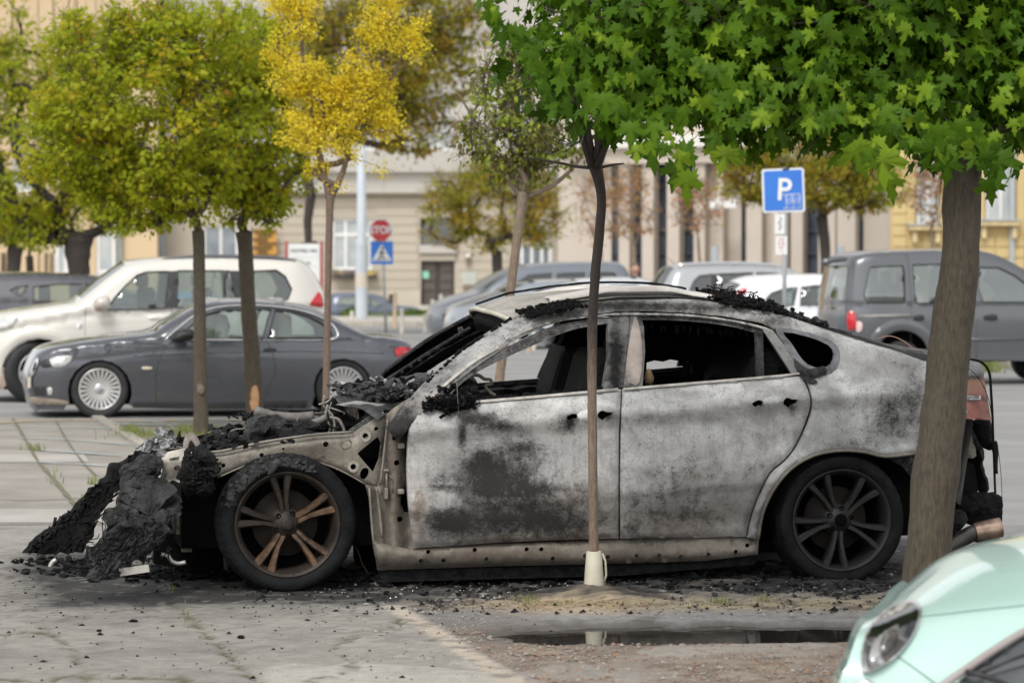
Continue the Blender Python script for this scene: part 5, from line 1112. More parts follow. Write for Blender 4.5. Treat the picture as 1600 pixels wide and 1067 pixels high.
    for w_ in wins:
        g_ = panel('side_window', fr, w_, lambda x, y: vf(x, y)+.018, glass or GLS, t, step=step*1.6, thick=.004, far=W)
        cx = sum(p[0] for p in w_)/len(w_); cy = sum(p[1] for p in w_)/len(w_)
        mb = MB(); pl = densify(w_, step); mb.tube([fr.cp(x, y, vf(x, y)+.004) for x, y in pl+[pl[0]]], .009, 5, False); mb.build('window_seal', BLKP, t)
    for s_ in seams:
        mb = MB(); mb.tube([fr.cp(x, y, vf(x, y)+.001) for x, y in smoothline(s_, 4)], .004, 5); mb.build('door_seam', BLKP, t)
    if floor:
        b0, b1 = fr.cp(xa+(xb-xa)*.06, low_y, .2), fr.cp(xb-(xb-xa)*.06, low_y, .2); bz = fr.cp(xa, bx((xa+xb)/2), .2).z
        MB().box((b0.x, .24, max(.14, b0.z-.02)), (b1.x, W-.24, bz-.22)).build('floor_pan', SOOTB, t)
        for f0, f1 in seats:
            u = b0.x+(b1.x-b0.x)*f0
            for v in (.30, W-.30-.50):
                mb = MB(); mb.box((u, v, bz-.30), (u+.5*f1, v+.5, bz-.18), .04); sg = 1 if f1 > 0 else -1
                mb.box((u+.38*f1, v, bz-.25), (u+.38*f1+.16*sg, v+.5, bz+.28), .05) if f1 > 0 else mb.box((u+.38*f1-.16, v, bz-.25), (u+.38*f1, v+.5, bz+.28), .05)
                mb.box((u+.42*f1-.05, v+.12, bz+.28), (u+.42*f1+.06, v+.38, bz+.46), .04); mb.build('seat', cabin, t)
    t['_'] = 0; del t['_']
    return t, vf, body
def fpart(fr, name, poly, v, m, t, infl=.0, step=4, thick=.02, sm=True): return panel(name, fr, smoothline(poly, 2, True) if sm else poly, v, m, t, step=step, thick=thick, inflate=infl)
def arch(cx, cy, r, a0=0, a1=180, n=12): return [(cx+r*math.cos(math.radians(a0+(a1-a0)*i/n)), cy-r*math.sin(math.radians(a0+(a1-a0)*i/n))) for i in range(n+1)]
def frame_at(px, y, deg): p = P(px, 560, y); return Fr((p.x, y), deg)
# ---- slate grey coupe convertible, nearest of the parked cars
GP = pm('slate_metallic', (.105, .11, .125), (.095, .10, .115), 2, .28, .45, coat=.8)
f1 = frame_at(156, 33.1, 10.8)
top = [(62, 640), (50, 628), (44, 606), (42, 592), (50, 570), (60, 555), (80, 546), (105, 541), (150, 534), (200, 528), (240, 523), (262, 508), (290, 492), (318, 478), (345, 474), (400, 473), (440, 477), (480, 484), (515, 498), (545, 512), (575, 526), (600, 529), (628, 533), (643, 542), (646, 560), (640, 600), (632, 625)]
low = [(600, 633), (582, 632)]+arch(536, 606, 46, -25, 195)+[(486, 638), (320, 638), (208, 636)]+arch(156, 612, 50, -24, 196)+[(100, 640)]
w1 = smoothline([(283, 526), (300, 506), (325, 490), (352, 485), (396, 484), (392, 492), (380, 527)], 2, True); w1 = [(280, 529), (298, 509), (322, 491), (350, 484), (412, 483), (424, 484), (418, 500), (411, 528), (340, 529)]
w2 = [(430, 484), (455, 487), (480, 493), (500, 503), (516, 515), (521, 528), (470, 528), (419, 528)]
t, vf, b = make_car('parked_car', 'slate grey coupe parked behind the two slim tree trunks', f1, 1.78, top, low, [w1, w2], [(40, 560), (240, 533), (420, 530), (560, 530), (650, 545)], GP, [(243, 316)], .24, .05, seams=([(262, 534), (252, 556), (245, 580), (244, 620), (246, 636)], [(415, 530), (425, 550), (430, 580), (418, 610), (408, 636)]), group='cars parked on the square', cabin=CABL, seats=((.42, .6), (.60, .7)), corner=.22, bulge=.03)
wheel(f1, 156, 612, .325, 1.78, t, .232, 24); wheel(f1, 537, 607, .325, 1.78, t, .232, 24)
mb = MB()
mb.tube([f1.cp(x, y, vf(x, y)-.004) for x, y in smoothline([(258, 531), (280, 511), (306, 492), (335, 481), (380, 477), (430, 479), (475, 486), (508, 499), (524, 513), (526, 527), (500, 531), (420, 531), (300, 531)], 4)], .012, 6); mb.build('window_chrome', CHROME, t)
fpart(f1, 'headlight', [(76, 562), (92, 556), (112, 556), (108, 566), (96, 573), (82, 572)], lambda x, y: vf(x, y)-.012, CLRL, t, .012); fpart(f1, 'headlight_glass', [(62, 566), (76, 560), (80, 572), (66, 574)], lambda x, y: vf(x, y)-.014, BLKP, t, .01)
fpart(f1, 'grille', [(47, 582), (54, 562), (60, 560), (56, 576), (50, 588)], lambda x, y: vf(x, y)-.02, CHROME, t, .01, 3); fpart(f1, 'grille_opening', [(50, 580), (54, 567), (57, 566), (54, 577)], lambda x, y: vf(x, y)-.035, BLKP, t, .008, 3)
fpart(f1, 'number_plate', [(43, 590), (48, 588), (48, 606), (43, 606)], lambda x, y: vf(x, y)-.03, pm('yellowed_plate', (.62, .56, .46)), t, 0, 4, .02, False)
fpart(f1, 'air_intake', [(52, 605), (70, 604), (72, 618), (54, 618)], lambda x, y: vf(x, y)-.006, BLKP, t, 0, 4, .02, False); fpart(f1, 'fog_lamp', [(74, 606), (81, 606), (81, 616), (75, 616)], lambda x, y: vf(x, y)-.012, CLRL, t, .006, 3)
fpart(f1, 'front_lip', [(46, 620), (70, 622), (104, 626), (104, 632), (60, 632), (48, 628)], lambda x, y: vf(x, y)-.012, pm('dusty_lip', (.33, .27, .21), (.15, .13, .11), 4, .7), t, .01, 4)
fpart(f1, 'tail_light', [(617, 545), (630, 542), (644, 544), (645, 551), (634, 553), (621, 558)], lambda x, y: vf(x, y)-.014, REDL, t, .012); fpart(f1, 'side_indicator', [(222, 573), (237, 573), (236, 577), (223, 577)], lambda x, y: vf(x, y)-.008, pm('amber_lens', (.75, .68, .5)), t, .004, 3)
fpart(f1, 'mirror', [(268, 528), (276, 518), (288, 514), (302, 516), (304, 528), (292, 532), (282, 536), (272, 534)], -.10, BLKP, t, .07, 3)
fpart(f1, 'door_handle', [(412, 545), (420, 543), (432, 545), (430, 549), (414, 549)], lambda x, y: vf(x, y)-.016, BLKP, t, .008, 3); fpart(f1, 'sill_strip', [(208, 628), (320, 629), (480, 626), (480, 638), (320, 639), (208, 637)], lambda x, y: vf(x, y)-.008, BLKP, t, .004, 7, .02, False)
mb = MB(); mb.tube([f1.cp(x, y, vf(x, y)-.003) for x, y in smoothline([(208, 556), (300, 552), (400, 549), (500, 549), (600, 552)], 4)], .006, 5); mb.build('crease_line', GP, t)
mb = MB(); mb.tube([f1.cp(346+12*math.cos(a/8*math.tau), 511-15*math.sin(a/8*math.tau), .55) for a in range(9)], .018, 6); mb.build('steering_wheel', CABIN, t)
# ---- pearl beige off-roader
BG_ = pm('pearl_beige_paint', (.70, .67, .61), (.66, .63, .57), 1.5, .25, .1, coat=.8, dirt=.03)
f2 = frame_at(60, 37.0, 10.8)
top = [(-22, 600), (-26, 575), (-24, 545), (-18, 515), (-8, 500), (20, 491), (60, 484), (100, 478), (125, 473), (150, 455), (168, 440), (188, 425), (205, 414), (240, 408), (300, 405), (360, 405), (410, 406), (440, 408), (466, 412), (484, 428), (496, 448), (504, 468), (507, 490), (506, 560), (500, 590)]
low = [(470, 596), (450, 596)]+arch(412, 588, 46, -10, 190)+[(362, 602), (130, 602), (122, 598)]+arch(62, 585, 56, -14, 196)+[(0, 606)]
wa = [(166, 484), (178, 466), (196, 446), (214, 430), (228, 425), (264, 424), (258, 480), (210, 484)]; wb = [(277, 423), (350, 423), (349, 476), (276, 480)]; wb2 = [(352, 423), (361, 424), (369, 472), (351, 476)]; wc = smoothline([(374, 424), (410, 422), (436, 424), (448, 436), (456, 452), (452, 466), (436, 474), (400, 478), (380, 478)], 2, True)
wa, wb, wc = [(166, 484), (178, 466), (196, 446), (214, 430), (228, 425), (264, 424), (258, 482), (210, 484)], [(278, 423), (350, 423), (350, 478), (276, 481)], [(392, 424), (432, 422), (446, 432), (456, 452), (450, 468), (430, 473), (396, 475)]
t, vf, b = make_car('parked_car', 'pearl beige off-road car with roof rails and bronze mirror behind the slate grey coupe', f2, 1.87, top, low, [wa, wb, wb2, wc], [(-20, 520), (120, 492), (166, 487), (480, 478)], BG_, [(130, 196)], .20, .04, seams=([(134, 480), (133, 500), (134, 560), (136, 600)], [(270, 426), (268, 484), (268, 560), (262, 600)], [(368, 426), (374, 478), (372, 520), (360, 560)]), group='cars parked on the square', seats=((.40, .6), (.58, .7)), corner=.2, cabin=CABIN)
wheel(f2, 58, 590, .385, 1.87, t, .24, 6, steer=22); wheel(f2, 412, 585, .385, 1.87, t, .24, 6)
panel('window_pillar', f2, [(264, 424), (278, 423), (276, 481), (258, 482)], lambda x, y: vf(x, y)-.004, BLKP, t, step=8); panel('window_pillar', f2, [(362, 423), (392, 424), (396, 476), (369, 478)], lambda x, y: vf(x, y)-.004, CABIN, t, step=8)
fpart(f2, 'wheel_arch_flare', arch(60, 583, 74, 8, 172, 14)+[(2, 590)]+arch(60, 585, 58, 176, 4, 14), lambda x, y: vf(x, y)-.05, BG_, t, .012, 5, .05, False)
fpart(f2, 'mirror', [(146, 480), (147, 468), (154, 463), (168, 462), (172, 470), (171, 482), (160, 487), (150, 486)], -.14, pm('bronze_mirror', (.38, .27, .19), (.62, .58, .54), 3, .3, coat=.6), t, .08, 3)
fpart(f2, 'headlight', [(-4, 502), (14, 496), (28, 496), (24, 504), (8, 514), (-4, 516)], lambda x, y: vf(x, y)-.012, CLRL, t, .012); fpart(f2, 'side_badge', [(120, 506), (129, 506), (128, 513), (121, 513)], lambda x, y: vf(x, y)-.006, CHROME, t, .004, 3)
fpart(f2, 'door_handle', [(233, 495), (246, 491), (260, 494), (258, 499), (236, 499)], lambda x, y: vf(x, y)-.016, BG_, t, .012, 3); fpart(f2, 'tail_light', [(484, 476), (492, 464), (499, 456), (505, 468), (505, 479), (494, 479)], lambda x, y: vf(x, y)-.015, REDL, t, .012)
mb = MB(); mb.tube([f2.cp(x, y, .34) for x, y in smoothline([(252, 409), (270, 404), (360, 402), (430, 403), (462, 410)], 4)], .022, 8); mb.build('roof_rail', pm('grey_rail', (.10, .10, .11)), t)
mb = MB(); mb.tube([f2.cp(x, y, 1.5) for x, y in smoothline([(262, 407), (300, 401), (400, 401), (450, 406)], 4)], .022, 8); mb.build('roof_rail', pm('grey_rail', (.10, .10, .11)), t)
fpart(f2, 'bumper', [(-26, 570), (0, 566), (12, 590), (6, 606), (-20, 606)], lambda x, y: vf(x, y)-.03, pm('dusty_bronze_bumper', (.45, .36, .27), (.36, .30, .23), 3, .5), t, .02, 5)
# ---- steel grey van with high roof on the right
GV = pm('steel_grey_paint', (.125, .13, .14), (.115, .12, .13), 2, .32, .4, coat=.7)
f3 = frame_at(1415, 42.4, 10.8)
top = [(1330, 560), (1326, 540), (1324, 520), (1324, 490), (1326, 450), (1329, 425), (1330, 412), (1336, 403), (1350, 399), (1370, 396), (1410, 394), (1480, 392), (1530, 393), (1560, 400), (1590, 415), (1620, 432), (1650, 450), (1700, 462), (1740, 476), (1756, 500), (1756, 545)]
low = [(1740, 560), (1722, 562)]+arch(1676, 556, 42, -8, 188)+[(1630, 564), (1470, 562), (1452, 561)]+arch(1410, 556, 40, -8, 188)+[(1368, 560), (1345, 562)]
wa = [(1358, 420), (1362, 417), (1410, 415), (1413, 425), (1414, 474), (1354, 474), (1350, 460)]; wb = [(1426, 414), (1510, 412), (1512, 473), (1430, 474)]; wc = [(1530, 418), (1560, 418), (1585, 430), (1608, 447), (1620, 460), (1612, 472), (1536, 472), (1528, 450)]
t, vf, b = make_car('parked_van', 'steel grey high-roofed van parked behind the thick maple trunk', f3, 1.79, top, low, [wa, wb, wc], [(1324, 474), (1620, 474), (1756, 484)], GV, [(1320, 1331, 414, 486), (1600, 1652)], .14, .04, seams=([(1416, 396), (1420, 420), (1424, 480), (1422, 520)], [(1524, 396), (1526, 480), (1526, 560)], [(1424, 478), (1424, 540), (1440, 560)]), group='cars parked on the square', glass=glassmat('van_glass', (.60, .68, .66), .16), cat='van', seats=((.25, -.6), (.50, -.6)), corner=.10, bulge=.04)
wheel(f3, 1410, 558, .32, 1.79, t, .21, 7); wheel(f3, 1676, 558, .32, 1.79, t, .21, 7)
fpart(f3, 'tail_light', [(1324, 488), (1334, 487), (1338, 498), (1337, 513), (1328, 516), (1324, 508)], lambda x, y: vf(x, y)-.02, REDL, t, .016, 3); fpart(f3, 'reversing_light', [(1338, 503), (1347, 504), (1346, 517), (1339, 518)], lambda x, y: vf(x, y)-.018, pm('pale_red_lens', (.7, .42, .40), (.8, .7, .68), 20, .3), t, .01, 3)
mb = MB(); mb.tube([f3.cp(x, y, vf(x, y)-.002) for x, y in ((1342, 495), (1380, 494), (1422, 493))], .028, 6); mb.build('sliding_rail', pm('sliding_rail_grey', (.32, .31, .29), (.2, .2, .2)), t)  # sliding door rail in its own mottled grey
fpart(f3, 'door_handle', [(1428, 494), (1442, 492), (1444, 500), (1430, 501)], lambda x, y: vf(x, y)-.016, BLKP, t, .01, 3); fpart(f3, 'door_handle', [(1538, 493), (1556, 491), (1558, 500), (1540, 500)], lambda x, y: vf(x, y)-.016, BLKP, t, .01, 3)
fpart(f3, 'wheel_arch_flare', arch(1410, 556, 58, 4, 176, 14)+arch(1410, 556, 41, 176, 4, 14), lambda x, y: vf(x, y)-.035, GV, t, .012, 5, .04, False)
mb = MB(); mb.tube([f3.cp(x, y, vf(x, y)-.01) for x, y in ((1470, 530), (1560, 530), (1630, 528))], .014, 6); mb.build('rubbing_strip', GV, t)
fpart(f3, 'spoiler', [(1285, 406), (1300, 402), (1322, 401), (1322, 408), (1300, 411), (1288, 416)], lambda x, y: .20, GV, t, .05, 3); fpart(f3, 'mirror', [(1560, 455), (1572, 452), (1574, 468), (1562, 470)], 1.9, BLKP, t, .05, 4)
mb = MB(); mb.tube([f3.cp(1572+9*math.cos(a/8*math.tau), 462-11*math.sin(a/8*math.tau), 1.3) for a in range(9)], .018, 6); mb.build('steering_wheel', CABIN, t)
fpart(f3, 'rear_lamp_far', [(1283, 488), (1286, 488), (1286, 514), (1283, 514)], 1.6, REDL, t, .01, 4) if False else None
# ---- white hatchback between the estate and the van
WP = pm('white_paint', (.76, .77, .79), (.72, .73, .75), 2, .25, coat=.8)
f4 = frame_at(1200, 50, 10.8)
top = [(1148, 545), (1142, 520), (1142, 490), (1146, 470), (1152, 458), (1162, 448), (1178, 440), (1200, 435), (1250, 432), (1300, 434), (1340, 445), (1370, 460), (1410, 468), (1450, 480), (1462, 500), (1462, 530)]
low = [(1450, 545), (1436, 546)]+arch(1402, 544, 32, -8, 188)+[(1366, 550), (1230, 550), (1216, 548)]+arch(1182, 544, 32, -8, 188)+[(1160, 548)]
wa = [(1196, 468), (1205, 458), (1225, 451), (1246, 449), (1240, 478), (1200, 480)]; wb = [(1252, 449), (1275, 446), (1310, 448), (1310, 476), (1250, 478)]; wc = [(1316, 449), (1335, 454), (1356, 470), (1316, 476)]
t, vf, b = make_car('parked_car', 'white hatchback in the gap left of the steel grey van', f4, 1.75, top, low, [wa, wb, wc], [(1112, 482), (1462, 480)], WP, [(1142, 1163, 446, 475), (1338, 1372)], .22, .05, group='cars parked on the square', glass=GLS, seats=((.3, -.6), (.5, -.6)))
wheel(f4, 1182, 544, .31, 1.75, t, None, 8); wheel(f4, 1402, 544, .31, 1.75, t, None, 8)
fpart(f4, 'tail_light', [(1150, 460), (1160, 450), (1168, 452), (1160, 462), (1152, 468)], lambda x, y: vf(x, y)-.02, REDL, t, .012, 3)
# ---- silver estate, high tail towards the camera's left
SP = pm('silver_paint', (.44, .45, .46), (.41, .42, .43), 2, .28, .35, coat=.7)
f5 = frame_at(1130, 58, 10.8)
top = [(1038, 540), (1034, 510), (1034, 470), (1038, 455), (1046, 438), (1052, 427), (1060, 420), (1076, 417), (1120, 415), (1180, 416), (1225, 420), (1245, 428), (1262, 444), (1300, 456), (1318, 480), (1318, 520)]
low = [(1305, 530), (1292, 530)]+arch(1264, 528, 27, -8, 188)+[(1234, 534), (1098, 534), (1086, 533)]+arch(1058, 528, 27, -8, 188)+[(1036, 534)]
wa = [(1078, 452), (1083, 440), (1092, 431), (1114, 428), (1112, 460), (1078, 462)]; wb = [(1120, 428), (1176, 426), (1176, 458), (1118, 460)]; wc = [(1182, 426), (1214, 427), (1236, 442), (1238, 456), (1182, 458)]
t, vf, b = make_car('parked_car', 'silver high-roofed estate car just above the wreck\'s roof', f5, 1.78, top, low, [wa, wb, wc], [(1001, 464), (1318, 462)], SP, [(1034, 1056, 421, 462), (1244, 1264)], .24, .05, group='cars parked on the square', glass=glassmat('estate_glass', (.5, .54, .53), .1), seats=((.3, -.6), (.5, -.6)))
wheel(f5, 1058, 528, .32, 1.78, t, None, 8); wheel(f5, 1264, 528, .32, 1.78, t, None, 8)
mb = MB(); mb.tube([f5.cp(x, y, .34) for x, y in smoothline([(1062, 416), (1070, 413), (1140, 411), (1200, 413), (1222, 418)], 3)], .03, 6); mb.build('roof_rail', CHROME, t)
mb = MB(); mb.tube([f5.cp(1060, 417, .9), f5.cp(1044, 403, .9)], .008, 4); mb.build('aerial', BLKP, t)
panel('window_pillar', f5, [(1114, 428), (1120, 428), (1118, 460), (1112, 460)], lambda x, y: vf(x, y)-.004, BLKP, t, step=8)
# ---- pale red car beyond the estate, seen through its windows
f6 = frame_at(1130, 66, 10.8)
top = [(1060, 500), (1056, 480), (1062, 462), (1085, 450), (1105, 438), (1125, 432), (1170, 431), (1200, 436), (1225, 450), (1265, 458), (1274, 480), (1270, 505)]
low = [(1262, 510)]+arch(1238, 508, 24, -4, 184)+[(1130, 514)]+arch(1098, 508, 24, -4, 184)+[(1068, 510)]
t, vf, b = make_car('parked_car', 'pale red car glimpsed through the windows of the silver estate', f6, 1.7, top, low, [[(1110, 450), (1120, 438), (1150, 436), (1150, 452)], [(1156, 436), (1190, 438), (1205, 451), (1156, 452)]], [(1056, 456), (1274, 456)], pm('pale_red_paint', (.55, .12, .12), (.5, .1, .1), 2, .3, coat=.5), [(1086, 1120), (1198, 1224)], .2, .05, group='cars parked on the square')
wheel(f6, 1098, 508, .3, 1.7, t); wheel(f6, 1238, 508, .3, 1.7, t)
# ---- white car low behind the wreck's roof
f7 = frame_at(940, 62, 10.8)
top = [(845, 510), (838, 490), (842, 470), (860, 458), (880, 448), (910, 441), (950, 438), (1000, 438), (1030, 446), (1050, 462), (1062, 480), (1060, 508)]
low = [(1050, 516)]+arch(1020, 514, 25, -6, 186)+[(930, 520)]+arch(888, 514, 25, -6, 186)+[(856, 516)]
t, vf, b = make_car('parked_car', 'pale silver saloon whose low roof shows behind the dark slim trunk', f7, 1.75, top, low, [[(890, 462), (905, 449), (945, 446), (945, 464)], [(952, 446), (995, 446), (1025, 462), (952, 464)]], [(838, 466), (1062, 466)], pm('pale_silver_paint', (.60, .63, .66), (.57, .60, .63), 2, .25, .2, coat=.8), [(862, 906), (1004, 1046)], .22, .06, group='cars parked on the square')
wheel(f7, 888, 514, .31, 1.75, t); wheel(f7, 1020, 514, .31, 1.75, t)
# ---- silver people carrier and the silver car before it, noses towards the left
f8 = frame_at(795, 70, 18)
top = [(702, 522), (694, 512), (692, 498), (694, 486), (702, 478), (730, 466), (756, 458), (775, 444), (800, 428), (826, 418), (860, 414), (910, 412), (960, 412), (976, 418), (986, 440), (988, 470), (986, 510)]
low = [(974, 520), (966, 521)]+arch(942, 518, 20, -6, 186)+[(790, 526), (782, 526)]+arch(758, 518, 21, -6, 186)+[(730, 527)]
t, vf, b = make_car('parked_van', 'silver people carrier with black lower nose facing left', f8, 1.85, top, low, [[(794, 458), (808, 442), (826, 430), (862, 427), (858, 448), (830, 458)], [(870, 428), (914, 426), (914, 452), (868, 454)], [(922, 426), (960, 426), (972, 450), (922, 452)]], [(692, 486), (790, 461), (988, 456)], pm('cool_silver_paint', (.22, .24, .27), (.20, .22, .25), 2, .28, .4, coat=.7), [(758, 824)], .22, .05, group='cars parked on the square', glass=glassmat('green_glass', (.16, .20, .19), .10), seats=((.45, .6),), cat='van')
wheel(f8, 758, 518, .33, 1.85, t); wheel(f8, 942, 518, .33, 1.85, t)
fpart(f8, 'headlight', [(698, 482), (706, 477), (722, 472), (720, 482), (706, 488)], lambda x, y: vf(x, y)-.02, CLRL, t, .012, 4); fpart(f8, 'black_bumper', [(692, 490), (710, 492), (730, 492), (734, 522), (702, 523), (694, 512)], lambda x, y: vf(x, y)-.03, BLKP, t, .02, 4); fpart(f8, 'mirror', [(796, 458), (805, 454), (808, 464), (798, 466)], -.1, BLKP, t, .04, 4)
f9 = frame_at(828, 62, 18)
top = [(730, 540), (724, 528), (722, 508), (726, 492), (736, 482), (764, 470), (792, 460), (814, 450), (839, 443), (874, 440), (914, 440), (939, 446), (964, 462), (984, 480), (986, 520)]
low = [(974, 534)]+arch(942, 532, 23, -6, 186)+[(824, 540), (816, 540)]+arch(790, 532, 23, -6, 186)+[(758, 542)]
t, vf, b = make_car('parked_car', 'light silver hatchback standing just in front of the people carrier', f9, 1.75, top, low, [[(824, 466), (839, 454), (870, 449), (870, 468), (836, 474)], [(876, 449), (914, 450), (939, 466), (876, 470)]], [(722, 492), (814, 474), (986, 470)], pm('light_silver_paint', (.34, .37, .40), (.32, .35, .38), 2, .25, .35, coat=.8), [(794, 840), (924, 962)], .22, .05, group='cars parked on the square', glass=glassmat('green_glass', (.16, .20, .19), .10))
wheel(f9, 790, 532, .31, 1.75, t); wheel(f9, 942, 532, .31, 1.75, t)
fpart(f9, 'headlight', [(728, 494), (738, 486), (758, 482), (756, 494), (740, 502), (730, 502)], lambda x, y: vf(x, y)-.02, CLRL, t, .012, 4); fpart(f9, 'grille', [(723, 504), (732, 506), (736, 530), (726, 530)], lambda x, y: vf(x, y)-.03, BLKP, t, .02, 4)
# ---- dark hatchback at the far left, sky blue car, dark far car
f10 = frame_at(40, 50, 10.8)
top = [(-96, 560), (-100, 520), (-96, 480), (-86, 452), (-60, 438), (-20, 431), (40, 429), (100, 431), (140, 434), (165, 442), (190, 456), (230, 466), (262, 480), (268, 520), (262, 552)]
low = [(250, 562)]+arch(214, 560, 31, -6, 186)+[(60, 568)]+arch(-40, 560, 31, -6, 186)+[(-80, 562)]
t, vf, b = make_car('parked_car', 'dark grey hatchback with wedge rear window at far left', f10, 1.78, top, low, [[(15, 454), (24, 449), (44, 446), (38, 458), (32, 463)], [(52, 448), (90, 444), (128, 443), (126, 474), (52, 470)], [(132, 443), (160, 450), (182, 466), (132, 474)]], [(-100, 474), (30, 470), (268, 478)], pm('dark_violet_grey', (.10, .10, .11), (.09, .09, .10), 2, .28, .4, coat=.8), [(-94, -60, 436, 470), (164, 192)], .22, .05, group='cars parked on the square', glass=GLS, seats=((.3, -.6), (.55, -.6)))
wheel(f10, -40, 560, .33, 1.78, t); wheel(f10, 214, 560, .33, 1.78, t)
f11 = frame_at(240, 56, 10.8)
top = [(150, 540), (146, 510), (150, 480), (160, 463), (180, 459), (230, 458), (280, 458), (330, 460), (350, 480), (380, 490), (392, 510), (390, 540)]
low = [(380, 545)]+arch(352, 543, 27, -6, 186)+[(250, 550)]+arch(190, 543, 27, -6, 186)+[(160, 545)]
t, vf, b = make_car('parked_car', 'sky blue box-shaped car seen through the beige off-roader\'s windows', f11, 1.7, top, low, [[(168, 468), (214, 467), (214, 482), (168, 482)], [(228, 467), (262, 467), (262, 482), (228, 482)], [(272, 467), (322, 468), (334, 482), (272, 482)]], [(146, 485), (392, 488)], pm('sky_blue_paint', (.16, .42, .66), (.14, .38, .62), 2, .3, coat=.6), [(331, 349)], .12, .03, group='cars parked on the square')
wheel(f11, 190, 543, .3, 1.7, t); wheel(f11, 352, 543, .3, 1.7, t)
f12 = frame_at(600, 104, 5)
top = [(514, 492), (512, 478), (520, 462), (545, 459), (575, 460), (598, 466), (616, 478), (645, 482), (656, 490), (655, 498)]
low = [(650, 500)]+arch(638, 499, 12, 0, 180, 8)+[(560, 502)]+arch(540, 499, 12, 0, 180, 8)+[(522, 500)]
t, vf, b = make_car('parked_car', 'dark blue-grey saloon far off behind the large pale pole', f12, 1.75, top, low, [[(528, 476), (532, 466), (556, 464), (556, 477)], [(560, 464), (580, 465), (600, 478), (560, 478)]], [(512, 479), (656, 482)], pm('blue_grey_paint', (.12, .14, .19), (.11, .13, .17), 2, .3, .2, coat=.6), [(598, 618)], .2, .05, group='cars parked on the square', step=4)
wheel(f12, 540, 499, .3, 1.75, t); wheel(f12, 638, 499, .3, 1.75, t)
# =============================== MINT CAR IN FRONT ===============================
MP = pm('mint_paint', (.48, .68, .61), (.47, .67, .60), 2, .28, coat=.9)
p0 = P(1400, 980, 9.0); MF = Fr((p0.x, p0.y), 0); mt = MF.root('mint_car', 'mint green small car with oval headlight cutting in at lower right', 'car')
# front wing and bonnet: a surface over (u to the right, v away); the nose points left and towards the camera
def mint_h(s, t):
    """s 0..1 from nose to the windscreen, t 0..1 from the near side across to the far side"""
    return 0
def Q(px, py, y): q = P(px, py, y); return Vector((q.x-MF.o.x, q.y-MF.o.y, q.z))
# outline rows from the bonnet's far crest down to the near wing and bumper, each with its own distance
rows = [([(1418, 912), (1440, 893), (1470, 874), (1510, 858), (1560, 846), (1620, 836), (1720, 826), (1850, 820)], 9.9),
        ([(1400, 926), (1432, 906), (1468, 888), (1512, 873), (1565, 862), (1625, 852), (1720, 842), (1850, 836)], 9.62),
        ([(1388, 942), (1424, 922), (1466, 906), (1515, 893), (1570, 884), (1630, 876), (1720, 868), (1850, 862)], 9.36),
        ([(1372, 958), (1412, 942), (1460, 930), (1516, 922), (1575, 915), (1635, 909), (1720, 904), (1850, 900)], 9.12),
        ([(1352, 972), (1398, 962), (1452, 957), (1514, 953), (1576, 948), (1640, 944), (1720, 940), (1850, 938)], 8.92),
        ([(1340, 990), (1386, 988), (1444, 990), (1510, 990), (1578, 986), (1644, 982), (1720, 980), (1850, 978)], 8.78),
        ([(1332, 1012), (1378, 1016), (1438, 1022), (1508, 1026), (1580, 1024), (1648, 1020), (1720, 1018), (1850, 1016)], 8.70),
        ([(1324, 1036), (1372, 1044), (1434, 1056), (1506, 1064), (1582, 1066), (1650, 1064), (1720, 1060), (1850, 1058)], 8.66),
        ([(1312, 1062), (1366, 1076), (1430, 1094), (1504, 1108), (1584, 1112), (1652, 1110), (1720, 1106), (1850, 1104)], 8.64),
        ([(1306, 1100), (1362, 1116), (1426, 1140), (1502, 1160), (1586, 1164), (1654, 1160), (1720, 1158), (1850, 1156)], 8.66),
        ([(1310, 1180), (1362, 1196), (1426, 1220), (1502, 1240), (1586, 1244), (1654, 1240), (1720, 1238), (1850, 1236)], 8.74)]
def interp_rows(rows, n):
    R_ = [[Q(x, y, d-.05*((i/7)**.5)) for i, (x, y) in enumerate(r)] for r, d in rows]
    R_ = [smoothline([tuple(p) for p in r], n) for r in R_]; C_ = list(zip(*R_)); C_ = [smoothline(list(c), n) for c in C_]; return list(zip(*C_))
def grid_surf(name, R_, m, parent, close_back=None):
    k = len(R_[0]); mb = MB(); mb.add([p for r in R_ for p in r], [(i*k+j, (i+1)*k+j, (i+1)*k+j+1, i*k+j+1) for i in range(len(R_)-1) for j in range(k-1)], True)
    return mb.build(name, m, parent)
back = [([(1421, 913), (1446, 888), (1474, 870), (1512, 854), (1562, 842), (1620, 832), (1720, 822), (1850, 816)], 10.15), ([(1426, 922), (1452, 890), (1480, 873), (1516, 858), (1564, 847), (1620, 838), (1720, 828), (1850, 822)], 10.4), ([(1434, 965), (1456, 950), (1480, 940), (1518, 930), (1564, 920), (1620, 910), (1720, 900), (1850, 890)], 10.5)]
SURF = [[Vector(p) for p in r] for r in interp_rows(back[::-1]+rows, 5)]; grid_surf('body', SURF, MP, mt)
MBK = MB(); q = [SURF[i][0] for i in range(len(SURF))]
MBK.add([p for p in q]+[p+Vector((.02, .3, -.02)) for p in q], [(i, i+1, len(q)+i+1, len(q)+i) for i in range(len(q)-1)], True); MBK.build('bumper_side', MP, mt)
from mathutils.bvhtree import BVHTree
_k = len(SURF[0]); _V = [p+MF.o for r in SURF for p in r]
_T = BVHTree.FromPolygons(_V, [(i*_k+j, (i+1)*_k+j, (i+1)*_k+j+1, i*_k+j+1) for i in range(len(SURF)-1) for j in range(_k-1)])
def mdepth(px, py):
    "where the painted surface lies behind a point of the picture"
    h = _T.ray_cast(CAM, ray(px, py).normalized())[0]
    if h is None: h = _T.find_nearest(P(px, py, 9.2))[0]
    return h.y
class MintFr:
    def cp(s, px, py, v=0):
        return Q(px, py, mdepth(px, py)+v)
MFR = MintFr()
